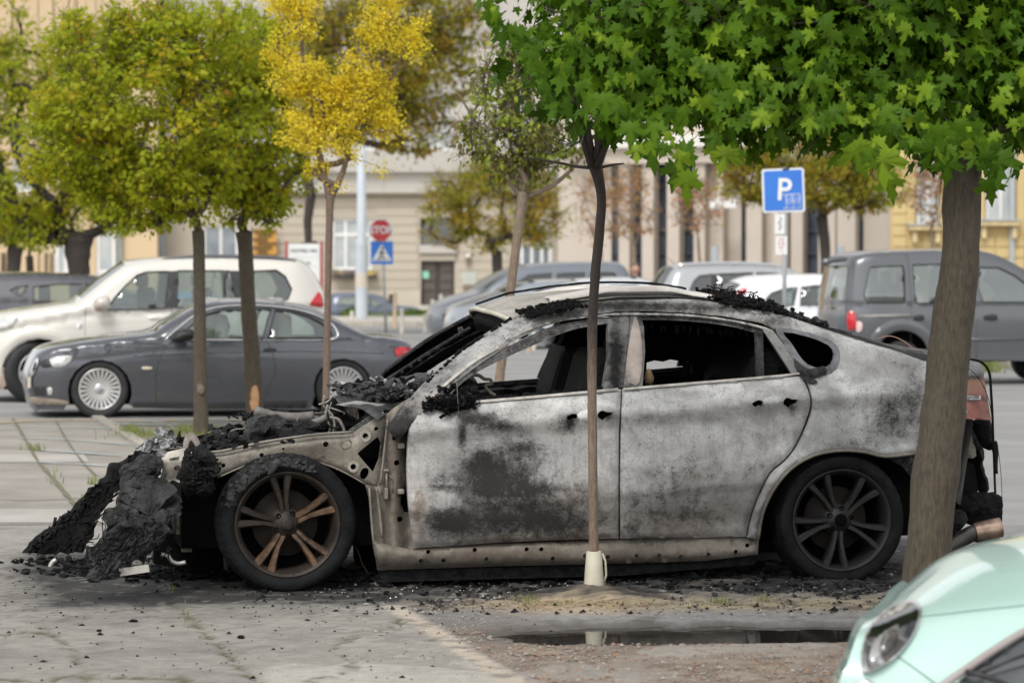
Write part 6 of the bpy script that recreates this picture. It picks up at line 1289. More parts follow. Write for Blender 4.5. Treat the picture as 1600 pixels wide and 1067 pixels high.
hl = smoothline([(1346, 1044), (1345, 1020), (1352, 994), (1366, 970), (1386, 952), (1410, 940), (1430, 937), (1440, 948), (1438, 968), (1428, 992), (1408, 1018), (1386, 1036), (1364, 1048), (1352, 1050)], 2, True)
panel('headlight_bezel', MFR, hl, -.022, CHROME, mt, [[((x-1392)*.84+1391, (y-994)*.88+994) for x, y in hl]], 5, .02, inflate=.008)
panel('headlight_bowl', MFR, [((x-1392)*.92+1391, (y-994)*.93+994) for x, y in hl], -.012, pm('headlight_reflector', (.74, .73, .71), (.50, .47, .44), 9, .25, .5), mt, step=8, thick=.01)
panel('headlight_bulb_cover', MFR, smoothline([(1376, 1018), (1376, 1004), (1383, 992), (1394, 984), (1403, 984), (1401, 997), (1392, 1010), (1384, 1018)], 2, True), -.03, pm('bronze_reflector', (.34, .26, .20), (.14, .11, .09), 14, .15, .6), mt, step=6, inflate=.018)
panel('lamp_tube', MFR, [(1376, 1014), (1386, 988), (1390, 990), (1380, 1016)], -.055, CHROME, mt, step=4, inflate=.006)
panel('headlight_glass', MFR, [((x-1392)*.92+1391, (y-994)*.93+994) for x, y in hl], -.035, glassmat('lamp_glass', (.94, .95, .95), .05, .02), mt, step=7, thick=.004, inflate=.03)
def mseam(name, pts, r, m, off=-.001): mb = MB(); mb.tube([MFR.cp(x, y, off) for x, y in smoothline(pts, 4)], r, 6); return mb.build(name, m, mt)
SEAM = pm('panel_gap', (.12, .20, .18), (.10, .17, .15))
mseam('bonnet_seam', [(1440, 963), (1480, 959), (1530, 953), (1580, 948), (1620, 944)], .0028, SEAM); mseam('wing_seam', [(1398, 1022), (1430, 1044), (1462, 1068)], .002, SEAM)
panel('windscreen', MFR, [(1440, 1110), (1500, 1062), (1530, 1038), (1560, 1018), (1600, 994), (1680, 960), (1760, 940), (1760, 1120)], -.05, pm('dark_windscreen', (.05, .055, .06), (.09, .10, .10), 2, .08, coat=.5), mt, step=14, thick=.02)
mb = MB(); mb.tube([MFR.cp(x, y, -.075) for x, y in smoothline([(1440, 1104), (1466, 1076), (1510, 1045), (1560, 1011), (1610, 982), (1700, 945)], 4)], .012, 8); mb.build('windscreen_seal', pm('grey_brown_seal', (.30, .26, .25), (.36, .33, .32), 4, .5), mt)
mb = MB(); mb.tube([MFR.cp(x, y, -.10) for x, y in ((1508, 1048), (1540, 1056), (1600, 1080))], .008, 6); mb.tube([MFR.cp(x, y, -.10) for x, y in ((1530, 1052), (1580, 1030), (1640, 1010))], .006, 6); mb.build_each('wiper', BLKP, mt)
panel('fog_lamp', MFR, smoothline([(1338, 1066), (1352, 1060), (1366, 1066), (1360, 1080), (1342, 1080)], 2, True), -.012, CHROME, mt, step=6, inflate=.01)

# the rest of the mint car, running out of the frame to the right
last = [r[-1] for r in SURF]; zt = max(p.z for p in last); sec = [last]
for dx, up in ((.12, .10), (.35, .36), (.7, .52), (1.2, .56), (1.6, .50), (1.85, .30), (1.98, .05)):
    c_ = []
    for p in last:
        h = max(0, (p.z-(zt-.42))/.42); cen = sum(q.y for q in last)/len(last); c_.append(Vector((p.x+dx, p.y+(cen-p.y)*.10*h*(up > .2), p.z+up*h-(.0 if dx < 1.8 else .08))))
    sec.append(c_)
mb = MB(); n_ = len(last); mb.add([p for c_ in sec for p in c_], [(i*n_+j, i*n_+j+1, (i+1)*n_+j+1, (i+1)*n_+j) for i in range(len(sec)-1) for j in range(n_-1)], True)
mb.add(list(sec[-1]), [tuple(range(n_))]); mb.build('rear_body', MP, mt)
lo = min(p.z for p in last); ly = min(p.y for p in last)
for i, x_ in enumerate((1.82-MF.o.x, last[0].x+1.45)):
    w_ = MB(); w_.lathe([(.18, .03), (.26, .0), (.29, .03), (.29, .17), (.26, .2)], (x_, ly+.12, .29), 40); q = w_.build('wheel', RUB, mt); h_ = MB(); h_.lathe([(0, .02), (.08, .02), (.18, .04)], (x_, ly+.12, .29), 24); h_.build('rim', ALLOY, q)
MB().box((1.6-MF.o.x, ly+.3, .16), (last[0].x+1.8, ly+.9, .5), .03).build('floor_pan', SOOTB, mt)
# =============================== TREES ===============================
def barkmat(name, c1, c2, sc=1.0, lichen=None):
    m, n, p = newmat(name); co = coords(n, (1, 1, .22)); s = nd(n, 'ShaderNodeAttribute', attribute_name='soot')
    f = nz(n, co, 55*sc, 7, .7); g = nz(n, co, 9*sc, 5); col = mix(n, ramp(n, f, .38, .62), c1, c2); col = mix(n, mth(n, 'MULTIPLY', ramp(n, g, .5, .7), .5), col, lichen or c2)
    x = mth(n, 'MULTIPLY', mth(n, 'ADD', s.outputs['Fac'], mth(n, 'MULTIPLY', mth(n, 'SUBTRACT', f, .5), s.outputs['Fac'])), 1.1, True)
    col = mix(n, x, col, (.035, .025, .021)); n.links.new(col, p.inputs['Base Color']); p.inputs['Roughness'].default_value = .85
    bump(n, p, mth(n, 'ADD', f, mth(n, 'MULTIPLY', g, .6)), .8, .012/sc); return m
BARK = barkmat('maple_bark', (.105, .083, .057), (.050, .040, .029), 1.6, (.10, .09, .055)); BARKF = barkmat('far_bark', (.13, .11, .09), (.07, .06, .05), .5)
BARKS = barkmat('young_bark', (.29, .215, .155), (.17, .12, .085), 1.6, (.33, .29, .23)); BARKG = barkmat('green_grey_bark', (.20, .21, .18), (.14, .15, .13), .5)
BARKD = barkmat('dark_bark', (.07, .055, .045), (.04, .033, .03), .7)
def half(a): return np.array(a, np.float32)
def leaf_template(kind):
    if kind == 'maple':     # five pointed lobes, folded slightly on the mid rib
        R = [(0, 0), (.09, .10), (.30, -.04), (.25, .12), (.36, .16), (.28, .24), (.56, .40), (.42, .44), (.44, .56), (.22, .46), (.13, .56), (.20, .72), (.10, .74), (0, 1.0)]
        pts = R+[(-x, y) for x, y in R[-2:0:-1]]; ctr = (0, .36)
        V = [(ctr[0], ctr[1], .02)]+[(x, y, -.10*abs(x)-.12*(y-.36)**2-.05*(k % 2)) for k, (x, y) in enumerate(pts)]
        n = len(pts); F = [(0, 1+i, 1+(i+1) % n) for i in range(n)]
    elif kind == 'small':   # five lobes, few faces
        pts = [(0, 0), (.42, .10), (.26, .36), (.45, .62), (.16, .62), (0, 1), (-.16, .62), (-.45, .62), (-.26, .36), (-.42, .10)]
        V = [(0, .4, .03)]+[(x, y, -.12*abs(x)) for x, y in pts]; F = [(0, 1+i, 1+(i+1) % 10) for i in range(10)]
    elif kind == 'oval':
        V = [(0, 0, 0), (.3, .45, -.12), (0, 1, 0), (-.3, .45, -.12), (0, .5, .05)]; F = [(0, 1, 4), (1, 2, 4), (2, 3, 4), (3, 0, 4)]
    else: V = [(0, 0, 0), (.4, .5, -.08), (0, 1, 0), (-.4, .5, -.08)]; F = [(0, 1, 2), (0, 2, 3)]
    return half(V), np.array(F)
def leaves(name, pos, out, size, m, parent, rnd, kind='small', rs=None, droop=.6, spread=.7):
    "pos (n,3) leaf foot; out (n,3) outward direction; one mesh of many leaves"
    V, F = leaf_template(kind); n = len(pos); rs = rs or np.random.RandomState(1)
    tip = out*(1-droop)+np.array([0, 0, -1])*droop+rs.normal(0, spread*.6, (n, 3)); tip /= np.linalg.norm(tip, axis=1, keepdims=True)+1e-9
    nr = out+np.array([0, 0, .8])+rs.normal(0, spread*.7, (n, 3)); nr -= tip*(nr*tip).sum(1, keepdims=True); nr /= np.linalg.norm(nr, axis=1, keepdims=True)+1e-9
    sd_ = np.cross(tip, nr); s = size*rs.uniform(.45, 1.25, (n, 1, 1))
    W_ = pos[:, None, :]+s*(V[None, :, 0:1]*sd_[:, None, :]*rs.uniform(.8, 1.15, (n, 1, 1))+V[None, :, 1:2]*tip[:, None, :]+V[None, :, 2:3]*nr[:, None, :]*rs.uniform(-1, 2.2, (n, 1, 1)))
    FF = (F[None]+(np.arange(n)*len(V))[:, None, None]).reshape(-1, 3)
    return mesh_np(name, W_.reshape(-1, 3), FF, m, parent, {'rnd': np.repeat(rnd, len(F))})
def make_tree(name, label, D, trunk, crown, m_leaf, bark, fork_r=.03, nodes=160, per=60, size=.07, kind='small', blob=.16, group=None, seed=1, dx=1.0, shell=.55, droop=.5, soot=None, twig=.35, depth=None, limbs=(), cat='tree', clump_leaf=True):
    """trunk: (picture x, y, half width) from the ground up; crown: ellipses (x, y, rx, ry) given real depth"""
    rs = np.random.RandomState(seed); base = P(trunk[0][0], trunk[0][1], D); base.z = 0
    t = empty(name, label, cat, group, base); k = FP/D
    TP = [P(a[0], a[1], D)-base for a in trunk]; TR = [a[2]/k for a in trunk]
    sp = smoothline([(*p, r) for p, r in zip(TP, TR)], 5)
    mb = MB(); mb.tube([Vector(q[:3]) for q in sp], [q[3]*(1+.08*noise.noise(Vector((q[2]*5, seed, 0)))) for q in sp], 14, rough=.10); tr = mb.build('trunk', bark, t)
    at = tr.data.attributes.new('soot', 'FLOAT', 'POINT'); at.data.foreach_set('value', [soot(v.co.z) if soot else 0 for v in tr.data.vertices])
    # crown nodes
    E = []
    for (x, y, rx, ry) in crown:
        c = P(x, y, D)-base; dr = (depth or 1)*(rx+ry)/2/k; E.append((np.array(c), np.array([rx/k, dr, ry/k])))
    vol = np.array([np.prod(e[1]) for e in E])**.8; vol /= vol.sum(); N = []
    for i in range(nodes):
        c, r = E[rs.choice(len(E), p=vol)]; u = rs.normal(size=3); u /= np.linalg.norm(u); N.append(c+r*u*(shell+(1-shell)*rs.rand())**.6)
    N = np.array(N); F0 = np.array(TP[-1]); ctr = np.average([e[0] for e in E], axis=0, weights=vol)
    # limbs: join every node to the nearest one already joined, coming from the fork
    order = np.argsort(np.linalg.norm(N-F0, axis=1)); pts = [F0]; par = [-1]
    nlimb = 6
    for i in order:
        A = np.array(pts); d = np.linalg.norm(A-N[i], axis=1); dd = d+.25*np.linalg.norm(A-F0, axis=1)*0
        up = np.maximum(0, A[:, 2]-N[i][2])*.6; j = int(np.argmin(dd+up)); L = d[j]
        if L > .5*dx:
            q = A[j]*.5+N[i]*.5+rs.normal(0, .06*L, 3)+np.array([0, 0, -.04*L]); pts.append(q); par.append(j); j = len(pts)-1
        pts.append(N[i]); par.append(j)
    cnt = [1]*len(pts)
    for i in range(len(pts)-1, 0, -1): cnt[par[i]] += cnt[i]
    tot = cnt[0]; mb = MB(); r_ = lambda c: max(.0035*dx, fork_r*(c/tot)**.42)
    for i in range(1, len(pts)):
        a, b = Vector(pts[par[i]]), Vector(pts[i]); m_ = (a+b)/2+Vector(rs.normal(0, .05*(b-a).length, 3)); r0 = r_(cnt[par[i]]) if par[i] else fork_r*.75; r0 = min(r0, r_(cnt[i])*1.5)
        mb.tube([a, m_, b], [r0, (r0+r_(cnt[i]))/2, r_(cnt[i])], 6 if r0 > .01 else 4, False)
    for i in range(1, len(pts)):
        for q in range(int(twig*6)):
            a = Vector(pts[i]); dv = Vector(rs.normal(size=3)); dv = (dv+(a-Vector(F0)).normalized()*1.2).normalized()*blob*rs.uniform(.8, 1.8); mb.tube([a, a+dv*.5+Vector(rs.normal(0, .02, 3)), a+dv], [.004*dx, .003*dx, .0015*dx], 3, False)
    for lm in limbs:
        q = [P(a[0], a[1], D+(a[3] if len(a) > 3 else 0))-base for a in lm]; sp2 = smoothline([(*p, a[2]/k) for p, a in zip(q, lm)], 4); mb.tube([Vector(w_[:3]) for w_ in sp2], [w_[3] for w_ in sp2], 8, True, .15)
    br = mb.build('branches', bark, t)
    at = br.data.attributes.new('soot', 'FLOAT', 'POINT'); at.data.foreach_set('value', [soot(v.co.z) if soot else 0 for v in br.data.vertices])
    if per:
        n = nodes*per; ci = np.repeat(np.arange(nodes), per); off = rs.normal(size=(n, 3)); off /= np.linalg.norm(off, axis=1, keepdims=True); off *= blob*rs.rand(n, 1)**.45*rs.uniform(.6, 1.4, (nodes, 1))[ci]*np.array([1.15, 1.15, .75])
        pos = N[ci]+off; out = (pos-ctr)*.35/np.linalg.norm(pos-ctr, axis=1, keepdims=True)+off/np.linalg.norm(off, axis=1, keepdims=True)
        rn = np.clip(rs.rand(nodes)[ci]*.65+rs.rand(n)*.35, 0, 1)
        leaves('crown', pos, out, size, m_leaf, t, rn, kind, rs, droop)
    return t, base, N, ctr
# leaf colours by kind of tree
LG = leafmat('olive_green_leaves', [(0, (.50, .23, .03)), (.10, (.56, .46, .03)), (.35, (.47, .48, .03)), (.7, (.34, .42, .025)), (1, (.55, .58, .05))], .6)
LM = leafmat('fresh_maple_leaves', [(0, (.035, .080, .004)), (.5, (.070, .150, .006)), (.85, (.120, .225, .010)), (1, (.23, .34, .02))], .36, .55)
LY = leafmat('golden_blossom', [(0, (.50, .30, .03)), (.15, (.76, .60, .04)), (.6, (.84, .72, .05)), (1, (.90, .80, .15))], .5)
LO = leafmat('ochre_green_leaves', [(0, (.38, .19, .03)), (.4, (.40, .31, .035)), (.7, (.28, .32, .03)), (1, (.50, .44, .04))], .5)
LS = leafmat('scorched_curled_leaves', [(0, (.09, .055, .02)), (.3, (.14, .15, .025)), (.6, (.24, .31, .04)), (1, (.44, .50, .06))], .4)
LR = leafmat('rusty_buds', [(0, (.40, .17, .08)), (.5, (.48, .27, .14)), (.8, (.50, .34, .10)), (1, (.62, .42, .08))], .4)
LD = leafmat('deep_olive_leaves', [(0, (.15, .075, .012)), (.4, (.115, .105, .014)), (.8, (.08, .105, .014)), (1, (.22, .17, .025))], .4)
# ---- far trees
make_tree('maple_tree', 'round-crowned ochre maple before the dark double door', 90, [(784, 507, 10), (780, 450, 8.5), (777, 418, 8), (776, 392, 9)], [(780, 320, 100, 75), (700, 330, 45, 60), (850, 335, 42, 50), (790, 270, 70, 40)], LO, BARKD, .12, 230, 55, .10, 'quad', .34, 'trees across the road', 3, 2.2, .45)
make_tree('maple_tree', 'broad flat-bottomed olive maple behind the blue parking sign', 75, [(1288, 524, 9), (1288, 460, 8), (1290, 400, 8), (1284, 338, 9)], [(1270, 285, 130, 42), (1180, 275, 60, 42), (1360, 295, 58, 36), (1270, 240, 120, 40)], LO, BARKD, .12, 300, 50, .10, 'quad', .30, 'trees across the road', 4, 2.0, .4)
make_tree('maple_tree', 'massive dark-trunked old maple behind the beige off-roader', 53, [(128, 568, 19), (127, 500, 17), (125, 440, 16.5), (122, 400, 19), (122, 372, 24)], [(60, 250, 130, 130), (190, 250, 120, 110), (30, 340, 70, 34), (190, 335, 60, 22), (80, 110, 120, 90), (-60, 260, 90, 130), (20, 150, 80, 80), (0, 60, 60, 60)], LG, BARKD, .17, 360, 60, .085, 'quad', .26, 'trees by the parked cars', 5, 1.6, .45, .5, None, .35, .7)
make_tree('maple_tree', 'dark double-trunked tree at far left edge', 72, [(16, 530, 13), (20, 450, 11), (22, 410, 11), (24, 385, 13)], [(20, 340, 60, 40), (-40, 330, 60, 50), (60, 350, 40, 24)], LG, BARKD, .10, 110, 50, .10, 'quad', .28, 'trees by the parked cars', 6, 1.8)
make_tree('maple_tree', 'slim dark tree second from the far left edge', 74, [(48, 530, 7), (48, 450, 6), (46, 400, 6)], [(46, 350, 30, 30)], LG, BARKD, .05, 40, 50, .10, 'quad', .28, 'trees by the parked cars', 16, 1.8)
make_tree('branching_tree', 'tall spreading tree with rust and olive leaves behind the golden one', 75, [(484, 524, 15), (484, 440, 14), (484, 400, 14), (482, 378, 13)], [(560, 110, 110, 110), (660, 110, 90, 90), (700, 50, 60, 60), (640, 205, 80, 36), (470, 120, 60, 120), (580, 20, 160, 60)], LO, barkmat('brown_far_bark', (.10, .075, .06), (.06, .045, .04), .5), .13, 520, 46, .12, 'quad', .36, 'trees across the road', 7, 2.4, .5, .4, None, .6)
for i, (x, yb, yt, rx, ry, D_, lab) in enumerate(((940, 470, 390, 45, 62, 96, 'pale reddish sapling against the plain pink wall'), (992, 470, 385, 42, 62, 94, 'thin sapling with rust and yellow buds before the first pilasters'), (1092, 420, 372, 40, 50, 90, 'bare reddish sapling before the last tall windows'), (1456, 400, 352, 44, 55, 80, 'reddish sapling in front of the yellow building'))):
    make_tree('sapling', lab, D_, [(x+3, 500, 3.2), (x+2, yb, 3), (x, (yb+yt)/2, 2.6), (x-1, yt, 2.4)], [(x, yt-ry-4, rx, ry), (x-8, yt-ry*1.5, rx*.7, ry*.6)], LR, BARKS, .035, 70, 9, .12, 'quad', .30, 'saplings along the facade', 20+i, 2.0, .4, .4, None, .7)
# ---- the two lollipop maples beyond the wreck and their crowns
make_tree('maple_tree', 'straight slim maple with a grey knot on its trunk, left of the pair', 29.7, [(314, 684, 13.5), (314, 660, 12), (313, 580, 10.5), (312, 480, 9.5), (311, 400, 9.3), (310, 360, 10)], [(230, 170, 175, 150), (120, 220, 90, 100), (250, 290, 130, 58), (300, 60, 130, 70), (150, 70, 90, 70), (215, 330, 75, 26)], LG, BARK, .055, 660, 36, .062, 'small', .15, 'street maples beyond the wreck', 8, 1, .35)
make_tree('maple_tree', 'straight slim maple with an orange bark wound, right of the pair', 31.0, [(399, 672, 14), (397, 620, 14), (394, 560, 13), (388, 480, 12), (384, 400, 12), (381, 362, 13)], [(390, 200, 85, 140), (430, 270, 50, 62), (380, 320, 70, 38), (350, 120, 90, 110), (420, 90, 50, 80)], LG, BARK, .055, 430, 36, .062, 'small', .15, 'street maples beyond the wreck', 9, 1, .35)
for (x0_, y0_, dd, m_, nm, sx, sy) in ((397, 620, 31.0, pm('raw_orange_wood', (.60, .34, .16), (.45, .25, .12), 12, .7), 'bark_wound', 8, 26), (313, 606, 29.7, pm('grey_knot', (.20, .16, .12), (.10, .08, .07), 20, .8), 'bark_knot', 6, 9)):
    fr_t = Fr((0, dd-.085), 0); tr_ = [o for o in sc.objects if o.get('label', '').startswith('straight slim maple with %s' % ('an orange' if nm == 'bark_wound' else 'a grey'))][0]
    o = panel(nm, fr_t, smoothline([(x0_-sx*.5, y0_-sy), (x0_+sx*.4, y0_-sy*.7), (x0_+sx, y0_), (x0_+sx*.5, y0_+sy), (x0_-sx*.6, y0_+sy*.8), (x0_-sx*.8, y0_)], 2, True), .0, m_, None, step=4, inflate=.012, rough=.01, thick=.03)
    o.parent = tr_; o.location = Vector(fr_t.o)-tr_.location
# ---- golden flowering young tree
make_tree('golden_tree', 'young tree covered in golden yellow blossom on a thin straight trunk', 27.5, [(508, 706, 6.5), (509, 640, 6), (511, 540, 5.5), (513, 420, 5.5), (515, 340, 6), (516, 306, 7)],
    [(452, 50, 36, 46), (430, 100, 22, 26), (470, 120, 48, 40), (495, 175, 56, 46), (480, 215, 42, 24), (560, 165, 46, 42), (575, 110, 34, 40), (600, 190, 24, 26), (590, 50, 30, 30), (640, 60, 26, 34), (525, 150, 34, 34), (540, 205, 36, 26), (575, 140, 34, 40), (556, 250, 12, 14), (500, 262, 22, 14), (480, 20, 30, 20), (455, 0, 36, 26), (602, 6, 30, 26), (540, 262, 16, 14), (512, 225, 40, 20), (590, 262, 14, 8), (530, 292, 14, 8)], LY, barkmat('brown_young_bark', (.20, .14, .10), (.13, .09, .07), 1.2), .03, 290, 110, .028, 'quad', .115, None, 10, 1, .2, .3, None, .3, .8, limbs=[[(514, 310, 6), (506, 270, 4.5), (490, 190, 3.5), (476, 110, 3), (468, 20, 2)], [(518, 308, 5.5), (538, 262, 4.5), (548, 215, 3.5), (572, 170, 3), (596, 110, 2.5), (612, 20, 2)], [(498, 210, 3), (478, 150, 2.5), (450, 90, 2)], [(580, 150, 2.5), (612, 120, 2), (640, 60, 1.5)]])
# ---- scorched saplings behind and before the wreck
sc_soot = lambda z: .25+.5*sstep(2.3, 2.9, z)
make_tree('scorched_sapling', 'leaning sapling with curled scorched leaves seen through the wreck\'s front window', 23.5, [(766, 748, 8.5), (776, 640, 8), (782, 580, 7.5), (792, 500, 7), (802, 420, 7), (812, 345, 7.5), (818, 300, 9)],
    [(770, 190, 55, 75), (830, 190, 60, 80), (800, 110, 70, 50), (860, 220, 50, 60), (730, 215, 34, 28), (820, 260, 45, 30)], LS, BARKS, .032, 170, 20, .055, 'oval', .11, None, 11, .9, .25, .75, lambda z: .10+.25*sstep(2.6, 3.2, z), .9, limbs=[[(816, 310, 5), (790, 275, 4), (768, 240, 3.5), (745, 195, 2.5), (715, 145, 1.5)], [(816, 305, 6), (812, 220, 4), (808, 140, 3), (806, 60, 2)], [(824, 308, 4), (860, 292, 3.5), (890, 268, 3), (912, 240, 2)], [(820, 305, 4), (828, 230, 3), (848, 150, 2.5), (868, 80, 2)], [(812, 300, 3), (796, 220, 2.5), (775, 140, 2)], [(745, 195, 2), (716, 190, 1.5), (700, 205, 1)]])
make_tree('scorched_sapling', 'crooked dark young tree in a plastic trunk guard in front of the wreck', 15.1, [(928, 944, 8.5), (928, 880, 8), (927, 800, 7.5), (926, 700, 7.2), (925, 600, 7.4), (926, 500, 7.6), (930, 430, 7.8), (937, 360, 7.6), (940, 310, 7.6), (934, 275, 9), (927, 248, 13)],
    [(890, 120, 60, 60), (950, 130, 60, 60), (900, 210, 24, 20), (950, 205, 22, 20), (860, 100, 40, 50)], LS, BARKS, .034, 90, 5, .05, 'oval', .08, None, 12, .8, .3, .75, lambda z: .12+.85*sstep(.9, 1.5, z), .8, limbs=[[(926, 256, 9), (914, 225, 6.5, -.4), (906, 198, 5, -.9), (900, 170, 4, -1.5)], [(927, 252, 7), (921, 220, 5, -.5), (918, 190, 4, -1.2)], [(930, 254, 7), (935, 222, 5, -.5), (938, 190, 4, -1.2)], [(932, 258, 8), (948, 222, 6, -.5), (958, 190, 4.5, -1.2)], [(920, 262, 3), (898, 260, 2.5), (880, 256, 2), (848, 250, 1.5), (820, 246, 1)], [(938, 262, 2.5), (956, 258, 2), (975, 256, 1.2)], [(900, 170, 4, -1.5), (880, 120, 3, -1.8), (850, 80, 2, -2)], [(880, 120, 2.5, -1.8), (850, 125, 2, -2), (820, 118, 1.5, -2)]])
# ---- the big near maple: thick trunk and heavy fresh canopy
fm, fb_, fN, fctr = make_tree('maple_tree', 'thick leaning maple trunk and fresh green canopy in front of the wreck\'s tail', 13.0, [(1440, 1030, 44), (1442, 960, 39), (1446, 900, 36), (1458, 780, 35), (1468, 700, 36), (1482, 560, 33), (1494, 460, 31), (1501, 400, 30), (1504, 280, 29), (1507, 200, 29), (1510, 120, 31)],
    [(1200, 20, 330, 110), (1480, 60, 260, 130), (1000, 60, 190, 120), (1250, 110, 230, 80), (1600, 120, 170, 110), (1050, 140, 130, 65), (1420, 170, 130, 60), (1300, -190, 480, 170), (1620, -60, 220, 160), (1180, 165, 90, 40)], LM, BARK, .075, 640, 28, .100, 'maple', .22, None, 13, 1, .3, .72, None, .25, limbs=[[(1510, 125, 26), (1460, 70, 15, .3), (1380, 40, 9, .7), (1280, 30, 5, 1.0)], [(1510, 125, 24), (1540, 60, 15), (1600, 10, 10)], [(1500, 140, 18), (1400, 110, 8, .7), (1250, 85, 5, 1.0), (1100, 80, 3, .9)]])
# single leaves hanging in front, each its own object
V_, F_ = leaf_template('maple'); var = []
rl = np.random.RandomState(5)
for k in range(8):
    W_ = V_.copy(); W_[:, 2] = W_[:, 2]*rl.uniform(.6, 3.6)-.22*W_[:, 1]**2*rl.uniform(-.3, 2.2)+.12*W_[:, 0]*rl.uniform(-1, 1)*W_[:, 1]; W_[:, 0] *= rl.uniform(.85, 1.1)
    o = mesh_np('leaf', W_, F_, LM, None, {'rnd': np.full(len(F_), rl.uniform(.3, 1))}); var.append(o.data); bpy.data.objects.remove(o)
def low_edge(x): return lerp(x, [(760, 40), (800, 70), (850, 150), (880, 185), (905, 190), (930, 190), (955, 185), (990, 245), (1040, 262), (1075, 275), (1110, 235), (1160, 215), (1240, 200), (1300, 215), (1340, 255), (1380, 250), (1440, 235), (1500, 250), (1560, 300), (1610, 250)])
cnt_ = 0
while cnt_ < 280:
    x = rl.uniform(765, 1610); e = low_edge(x); y = e-20-abs(rl.normal(0, 75)) if rl.rand() < .62 else rl.uniform(0, max(1, e-20))
    if y < -20: continue
    D_ = 12.7-rl.uniform(.3, 2.5)*(.4+.6*(1-abs(y-100)/300)); k = FP/D_; p = P(x, y, D_)-fb_
    tip = Vector((rl.normal(0, .55), -.35+rl.normal(0, .6), -1)).normalized(); nr = Vector((rl.normal(0, 1.0), -.8, .8+rl.normal(0, .8))); nr = (nr-tip*nr.dot(tip)).normalized(); sd_ = tip.cross(nr); s = rl.uniform(.05, .10)*(1.15 if y > e-60 else 1)
    o = bpy.data.objects.new('leaf', var[cnt_ % 8]); sc.collection.objects.link(o); o.parent = fm
    o.matrix_local = Matrix.Translation(p) @ Matrix((sd_, tip, nr)).transposed().to_4x4() @ Matrix.Scale(s, 4); cnt_ += 1
# low leaves that hang alone beneath the canopy, with their stalks
for x, y, s, D_ in ((1075, 262, .17, 12.6), (1060, 250, .15, 12.7), (1140, 225, .15, 12.5), (1330, 215, .19, 12.4), (1380, 225, .20, 12.3), (1385, 268, .15, 12.6), (1395, 185, .17, 12.4), (1560, 228, .19, 12.5), (1545, 275, .13, 12.6), (1500, 205, .2, 12.3), (1010, 215, .17, 12.5), (1460, 215, .16, 12.2), (1520, 190, .17, 12.4), (1480, 240, .14, 12.5)):
    p = P(x, y, D_)-fb_; tip = Vector((rl.normal(0, .25), -.1, -1)).normalized(); nr = Vector((rl.normal(0, .4), -1, .3)); nr = (nr-tip*nr.dot(tip)).normalized(); sd_ = tip.cross(nr)
    o = bpy.data.objects.new('leaf', var[rl.randint(8)]); sc.collection.objects.link(o); o.parent = fm; o.matrix_local = Matrix.Translation(p) @ Matrix((sd_, tip, nr)).transposed().to_4x4() @ Matrix.Scale(s, 4)
mb = MB()
for i in range(150):
    j = rl.randint(len(fN)); a = Vector(fN[j]); b = a+Vector((rl.normal(0, .12), rl.normal(0, .12), -rl.uniform(.05, .22))); mb.tube([a, b], [.002, .0012], 3, False)
tag(mb.build('leaf_stalks', pm('green_stalk', (.16, .14, .04), (.2, .1, .04)), fm), kind='stuff')
# trunk guard
g0 = P(928, 938, 15.06); tg_ = empty('trunk_guard', 'weathered cream plastic guard round the foot of the crooked young tree', 'trunk guard', None, (g0.x, g0.y, 0))
GP_ = pm('cream_guard_plastic', (.62, .58, .46), (.50, .47, .37), 9, .55, bmp=.2, dirt=.35)
mb = MB(); mb.lathe([(.052, .02), (.050, .06), (.045, .14), (.038, .22), (.036, .222), (.035, .15), (.040, .05)], (0, 0, 0), 24, 'z'); mb.build('tube', GP_, tg_)
mb = MB(); mb.tube([(.042, .01, .21), (.058, .01, .17), (.062, .01, .10), (.050, .01, .06)], .006, 6); mb.build('split_edge', GP_, tg_)
# =============================== GRASS AND LITTER ===============================
GB = pm('grass_blades', (.12, .17, .03), (.20, .21, .06), 8, .7); STR = pm('dry_straw', (.52, .42, .24), (.38, .28, .14), 12, .8)
def tuft(name, spots, n, h, wd, m, kind='stuff', lay=0.0):
    rs = np.random.RandomState(9); V = []; 
    for (x, y, rx, ry, dens) in spots:
        for _ in range(int(n*dens)):
            p = G(x+rs.normal(0, rx), y+rs.normal(0, ry)); a = rs.uniform(0, 6.28); hh = h*rs.uniform(.4, 1.2); ln = (1-lay)*.35*hh+lay*hh*2
            d = np.array([math.cos(a), math.sin(a), 0]); s = np.array([-d[1], d[0], 0])*wd; b = np.array(p)+[0, 0, .004]; tp = b+d*ln+np.array([0, 0, hh*(1-lay)+.004]); V += [b-s, b+s, (b+tp)/2+s*.7+[0, 0, hh*.12], tp, (b+tp)/2-s*.7+[0, 0, hh*.12]]
    V = np.array(V); q = np.arange(len(V)//5)*5; T = np.concatenate([np.stack([q, q+1, q+2], 1), np.stack([q, q+2, q+4], 1), np.stack([q+4, q+2, q+3], 1)]); return tag(mesh_np(name, V, T, m), kind=kind)
tuft('grass', [(826, 940, 9, 2, .35), (1128, 944, 10, 2, .4), (1195, 941, 14, 2, .35), (1085, 948, 12, 1.5, .2), (870, 946, 10, 2, .12), (1430, 925, 12, 3, .5), (268, 925, 3, 4, .12), (290, 960, 3, 8, .15)], 120, .035, .0018, GB)
tuft('grass', [(55, 704, 8, 1.5, .35), (150, 757, 7, 1.5, .2), (130, 785, 4, 3, .12), (200, 677, 10, 2, 1.2), (205, 674, 6, 2, .8), (260, 680, 40, 4, 2.2), (290, 674, 10, 3, 1.2), (330, 678, 30, 5, 2.2), (400, 678, 20, 4, 1.4), (240, 684, 30, 4, 1), (82, 750, 6, 6, .08)], 130, .07, .004, GB)
